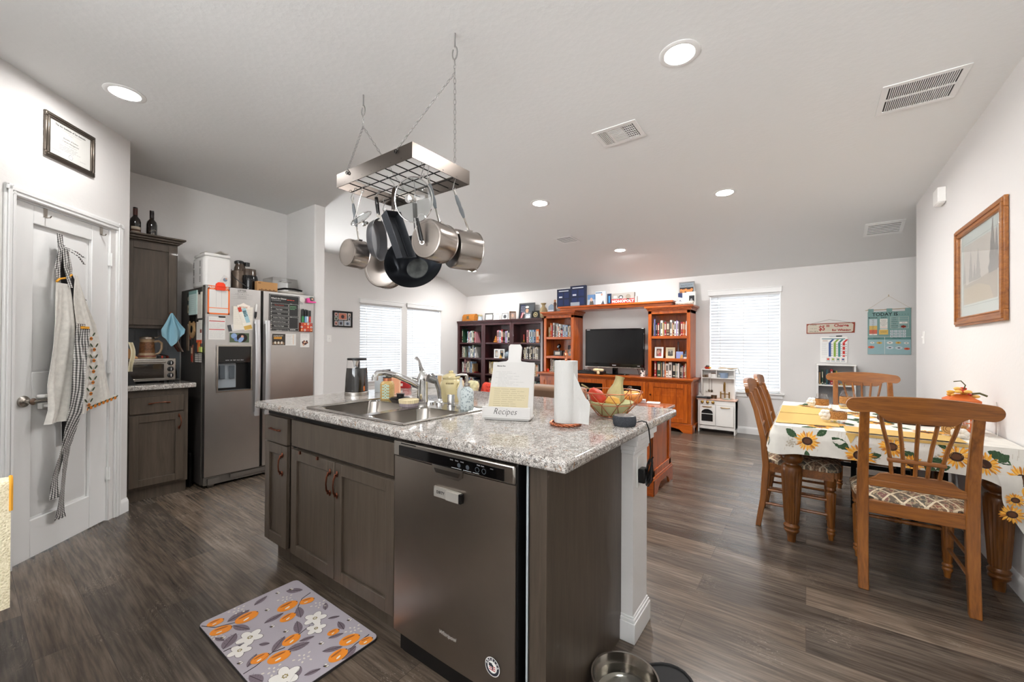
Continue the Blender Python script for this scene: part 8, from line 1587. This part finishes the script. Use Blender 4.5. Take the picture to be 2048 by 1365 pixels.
for x,y,c,w in ((.66,1.30,4,.02),(.725,1.298,2,.026),(.82,1.30,4,.028),(.895,1.30,2,.025),(.965,1.296,4,.022),(.65,1.245,3,.03),(.82,1.24,1,.034),(.90,1.238,1,.034),(.97,1.228,3,.026)): b.disc(x,y,w,zz+.0003,c,14,w*.55);b.disc(x,y,w*.4,zz+.0006,0 if c in (1,4) else 5,8,w*.16)
build(b,'calendar_print',[C('#24302f'),C('#c9d2d6'),C('#dcb864'),C('#dd6a4c'),C('#e6e2da'),C('#8c2f1e'),C('#5c8a86'),C('#9cbcc0')],t)
# ---------------------------------------------------------------- play kitchen
t=thing('play_kitchen','white toy play kitchen with gold knobs and brass tap','play kitchen',(-1.04,6.49,0));KW=mat('white toy paint','#e9e7e3',.35);BRS=mat('brass toy','#b08d4a',.28,1)
KX0,KX1,KF,KB=-1.285,-.80,6.375,6.60
b=MB();
for x in (KX0,KX1-.018): b.box((x,KF,0),(x+.018,KB,.47))
b.box((KX0,KF+.01,.07),(KX1,KB,.47));b.box((KX0,KF+.002,.055),(KX1,KF+.02,.105));b.box((KX0+.018,KF+.002,.405),(KX1-.018,KF+.02,.47))
for x in (KX0+.02,KX1-.035): b.box((x,KB-.11,.487),(x+.015,KB,.905))
b.box((KX0+.02,KB-.01,.487),(KX1-.02,KB,.905));b.box((KX0+.015,KB-.115,.895),(KX1-.015,KB,.91));b.box((KX0+.03,KB-.115,.775),(KX1-.03,KB,.787));b.box((-1.065,KB-.11,.787),(-1.055,KB,.895));build(b,'cabinet_body',KW,t,.002)
b=MB();b.box((KX0-.012,KF-.012,.47),(KX1+.012,KB,.487));build(b,'worktop',wood('pale pink beech','#c79c86','#ddb8a4',0,.4),t,.002)
KM=FR((0,KF,0),(1,0,0),(0,-1,0))
b=MB(KM);b.box((KX0+.022,.11,0),(-1.052,.40,.012));o=build(b,'oven_door',KW,t,.002)
b=MB(KM);b.prism([(-1.235,.165),(-1.085,.165),(-1.085,.285)]+[(-1.16+.075*math.cos(PI*k/10),.285+.055*math.sin(PI*k/10)) for k in range(1,10)]+[(-1.235,.285)],'z',.0121,.0128);build(b,'oven_window',mat('toy oven window','#1d1f22',.15,coat=.6),o)
b=MB(KM);b.box((-1.235,.268,.0128),(-1.085,.276,.018));b.tube([(-1.225,.376,.012),(-1.20,.374,.026),(-1.12,.374,.026),(-1.10,.376,.012)],.005,6,1);build(b,'oven_handle',[KW,BRS],o)
b=MB(KM);b.box((-1.046,.11,0),(KX1-.022,.40,.012));o=build(b,'cupboard_door',KW,t,.002);b=MB(KM);b.tube([(-.985,.376,.012),(-.96,.374,.026),(-.89,.374,.026),(-.865,.376,.012)],.005,6);build(b,'door_handle',BRS,o)
for x in (-1.225,-1.155,-1.085): b=MB(KM);b.lathe([(0,0),(.02,0),(.022,.004),(.02,.016),(.014,.02),(0,.021)],18,Matrix.Translation((x,.438,-.002)));build(b,'knob',BRS,t)
b=MB();b.box((KX0+.036,KB-.012,.49),(KX1-.036,KB-.0105,.77));
for i in range(9): b.box((KX0+.036,KB-.0112,.505+i*.03),(KX1-.036,KB-.0095,.507+i*.03),1)
for i in range(15): b.box((KX0+.045+i*.028,KB-.0112,.49),(KX0+.0465+i*.028,KB-.0095,.77),1)
build(b,'tile_print',[C('#ece8e2'),C('#cfc8c0')],t)
b=MB();x=-.955;b.tube([(x,6.54,.487),(x,6.54,.70),(x,6.52,.725),(x,6.48,.72),(x,6.468,.69)],.008,8);b.cyl((x,6.468,.70),(x,6.468,.60),.011);b.tube([(x-.055,6.54,.555),(x+.055,6.54,.555)],.006,6)
for s in (-.055,.055): b.cyl((x+s,6.54,.487),(x+s,6.54,.585),.009)
build(b,'toy_tap',BRS,t)
b=MB();b.lathe([(0,.001),(.05,.001),(.055,.006),(.06,.008)],24,o=(-.92,6.46,.487));build(b,'toy_basin',C('#bfc9c0',.3),t)
def small(name,lab,cat,mb,m,grp=None): return solo(mb,name,m,lab,cat,grp)
b=MB();b.taper((-1.305,6.36,-1.13,6.475,.4875),(-1.312,6.345,-1.115,6.487,.512),0,0);b.box((-1.16,6.345,.49),(-1.12,6.37,.515),1);small('toy_griddle','grey toy griddle tray with black grip on the play worktop','toy tray',b,[C('#55585c',.4),BLK])
b=MB();b.prism([(-1.305,0),(-1.28,.012),(-1.27,.05),(-1.262,.012),(-1.20,.004),(-1.22,0)],'y',6.40,6.46,M=Matrix.Translation((0,0,.513)));small('toy_pastry','white folded toy napkin shape on the grey griddle','toy',b,PAP)
for i,(x,c) in enumerate(((-1.105,'dark bronze toy cup beside griddle'),(-1.065,'dark bronze toy cup beside the brass tap'))): b=MB();b.lathe([(0,0),(.017,0),(.02,.05),(.018,.05),(.015,.004)],18,o=(x,6.45,.4875));small('toy_cup',c,'toy cup',b,mat('bronze toy metal','#6b5640',.3,.9),'toy cups on the play worktop')
for i,(x,r,h,c,l) in enumerate(((-1.235,.028,.035,'#8a7a66','small bronze toy pan on play shelf'),(-1.185,.03,.038,'#8f7f6c','second bronze toy pan on play shelf, beside the white pots'))): b=MB();b.lathe([(0,0),(r,0),(r,h),(r-.002,h),(r-.004,.004)],18,o=(x,6.53,.7875));small('toy_pan',l,'toy pan',b,C(c,.3,metal=.8),'toy pans on the play shelf')
b=MB();b.lathe([(0,0),(.04,0),(.042,.045),(.036,.055),(0,.058)],20,o=(-1.10,6.53,.7875));b.lathe([(0,.058),(.04,.058),(.04,.068),(0,.07)],20,o=(-1.10,6.53,.7875),m=1);small('toy_pot','white toy pot with brown lid on play shelf','toy pot',b,[KW,C('#5a4234')])
b=MB();b.lathe([(0,0),(.022,0),(.024,.05),(.02,.06),(0,.062)],16,o=(-1.148,6.50,.7875));small('toy_jug','small white toy jug beside the white toy pot','toy jug',b,KW)
b=MB();b.lathe([(0,0),(.048,0),(.054,.06),(.056,.072),(.05,.07),(.042,.006)],26,o=(-.965,6.525,.788));b.tube([(-1.018,6.525,.84),(-1.034,6.525,.845),(-1.018,6.525,.85)],.005,5);small('toy_pot','pale blue toy pot on the play shelf','toy pot',b,C('#8fa3bd',.35))
b=MB();b.lathe([(0,0),(.03,0),(.045,.03),(.04,.032),(.026,.006)],20,o=(-1.185,6.53,.9105));b.ell((-1.185,6.53,.945),(.03,.03,.022),10,1);b.ell((-1.15,6.51,.93),(.02,.02,.014),8,2);small('toy_bowl','red toy bowl of play food on the play kitchen top','toy bowl',b,[C('#cf3a24',.4),C('#4a4c46'),C('#d9a23c')])
b=MB();b.sheet(lambda u,v:(-1.04+.24*u,6.48+.10*v,.9108+.012*math.sin(u*7)*math.sin(v*3.1)+.020),16,8,0,.006);b.sheet(lambda u,v:(-.80+.012+.02*math.sin(u*1.6),6.49+.08*v,.935-.085*u),8,6,1,.004);small('felt_food','tan felt toy cloth lying on play kitchen top and hanging over the side','toy cloth',b,[C('#b09874'),C('#c4c4bc')])
for i,(x,c,l) in enumerate(((-1.205,'#e0dcd4','white'),(-1.17,'#6b5a46','bronze, hanging in the middle'),(-1.135,'#5a4a3a','dark bronze, closest to the tap'))): b=MB();b.cyl((x,KB-.03,.60),(x,KB-.03,.755),.0025,n=6);b.ell((x,KB-.03,.585),(.016,.006,.02),10);b.tube([(x,KB-.03,.755),(x,KB-.02,.768),(x,KB-.012,.77)],.002,5);small('toy_utensil','toy cooking spoon, '+l+', on play kitchen back panel','toy utensil',b,C(c,.35),'toy utensils on the play kitchen')
# ---------------------------------------------------------------- small white bookshelf
t=thing('small_bookshelf','small white bookshelf with picture books behind the far chair','bookshelf',(.30,6.5,0))
SX0,SX1,SF_=.11,.49,6.41
b=MB()
for x in (SX0,SX1-.016): b.box((x,SF_,0),(x+.016,6.615,1.02))
b.box((SX0-.006,SF_-.006,1.01),(SX1+.006,6.615,1.03));build(b,'side_panels',WHT,t,.002)
b=MB();b.box((SX0+.016,6.60,.03),(SX1-.016,6.612,1.01));build(b,'back_panel',C('#a5a5a6'),t)
for z in (.06,.30,.52,.77): b=MB();b.box((SX0+.016,SF_+.005,z-.016),(SX1-.016,6.60,z));build(b,'shelf',WHT,t)
SM=FR((SX0+.018,SF_+.02,0),(1,0,0),(0,-1,0))
books('.004|t14.150 c10.14 g16.185 a12.17 g16.19 e10.185 k12.19 b12.16 r24.195 w12.13 g14.175 y12.175 l14.18 o12.17 y60.12 t24.14',SM,.77,'the window side','upper shelf, small white bookshelf',.14)
books('.01|w14.10 g10.12 r18.15 v20.15 n16.16 _40 _8 b18.20 a14.205 l20.20 c12.18',SM,.52,'the window side','second shelf, small white bookshelf',.14)
# ---------------------------------------------------------------- light and camera
w=bpy.data.worlds.new('daylight');SC.world=w;w.use_nodes=True;bg=w.node_tree.nodes['Background'];bg.inputs[1].default_value=SKYW
nt=w.node_tree;tc=nt.nodes.new('ShaderNodeTexCoord');sp=nt.nodes.new('ShaderNodeSeparateXYZ');nt.links.new(tc.outputs['Generated'],sp.inputs[0]);cr=nt.nodes.new('ShaderNodeValToRGB');mr=nt.nodes.new('ShaderNodeMapRange');mr.inputs['From Min'].default_value=-1;nt.links.new(sp.outputs['Z'],mr.inputs['Value']);nt.links.new(mr.outputs[0],cr.inputs[0])
e=cr.color_ramp.elements;e[0].position=.46;e[0].color=(GND,GND,GND,1);e[1].position=.54;e[1].color=(.9,.95,1,1);nt.links.new(cr.outputs[0],bg.inputs[0])  # ground half set brighter than the sky as added uplight for ceilings
cd=bpy.data.cameras.new('camera');co=bpy.data.objects.new('camera',cd);COL.objects.link(co);SC.camera=co
yaw,pit,rol=0.625918,0.00555550,0.00537410
F0=V((-math.sin(yaw),math.cos(yaw),0));R0=V((math.cos(yaw),math.sin(yaw),0));U0=V((0,0,1))
Fw=F0*math.cos(pit)+U0*math.sin(pit);U1=-F0*math.sin(pit)+U0*math.cos(pit);Rw=R0*math.cos(rol)+U1*math.sin(rol);Uw=-R0*math.sin(rol)+U1*math.cos(rol)
m=Matrix.Identity(4)
for i in range(3): m[i][0]=Rw[i];m[i][1]=Uw[i];m[i][2]=-Fw[i]
m[2][3]=1.24;co.matrix_world=m
cd.sensor_width=36;cd.lens=807.54/2048*36;cd.shift_x=-4.78/2048;cd.shift_y=4.83/2048;cd.clip_start=.02
vs=SC.view_settings;SC.display_settings.display_device='sRGB';vs.view_transform='Standard';vs.look='None';vs.gamma=1;vs.use_curve_mapping=False;vs.exposure=EXPO
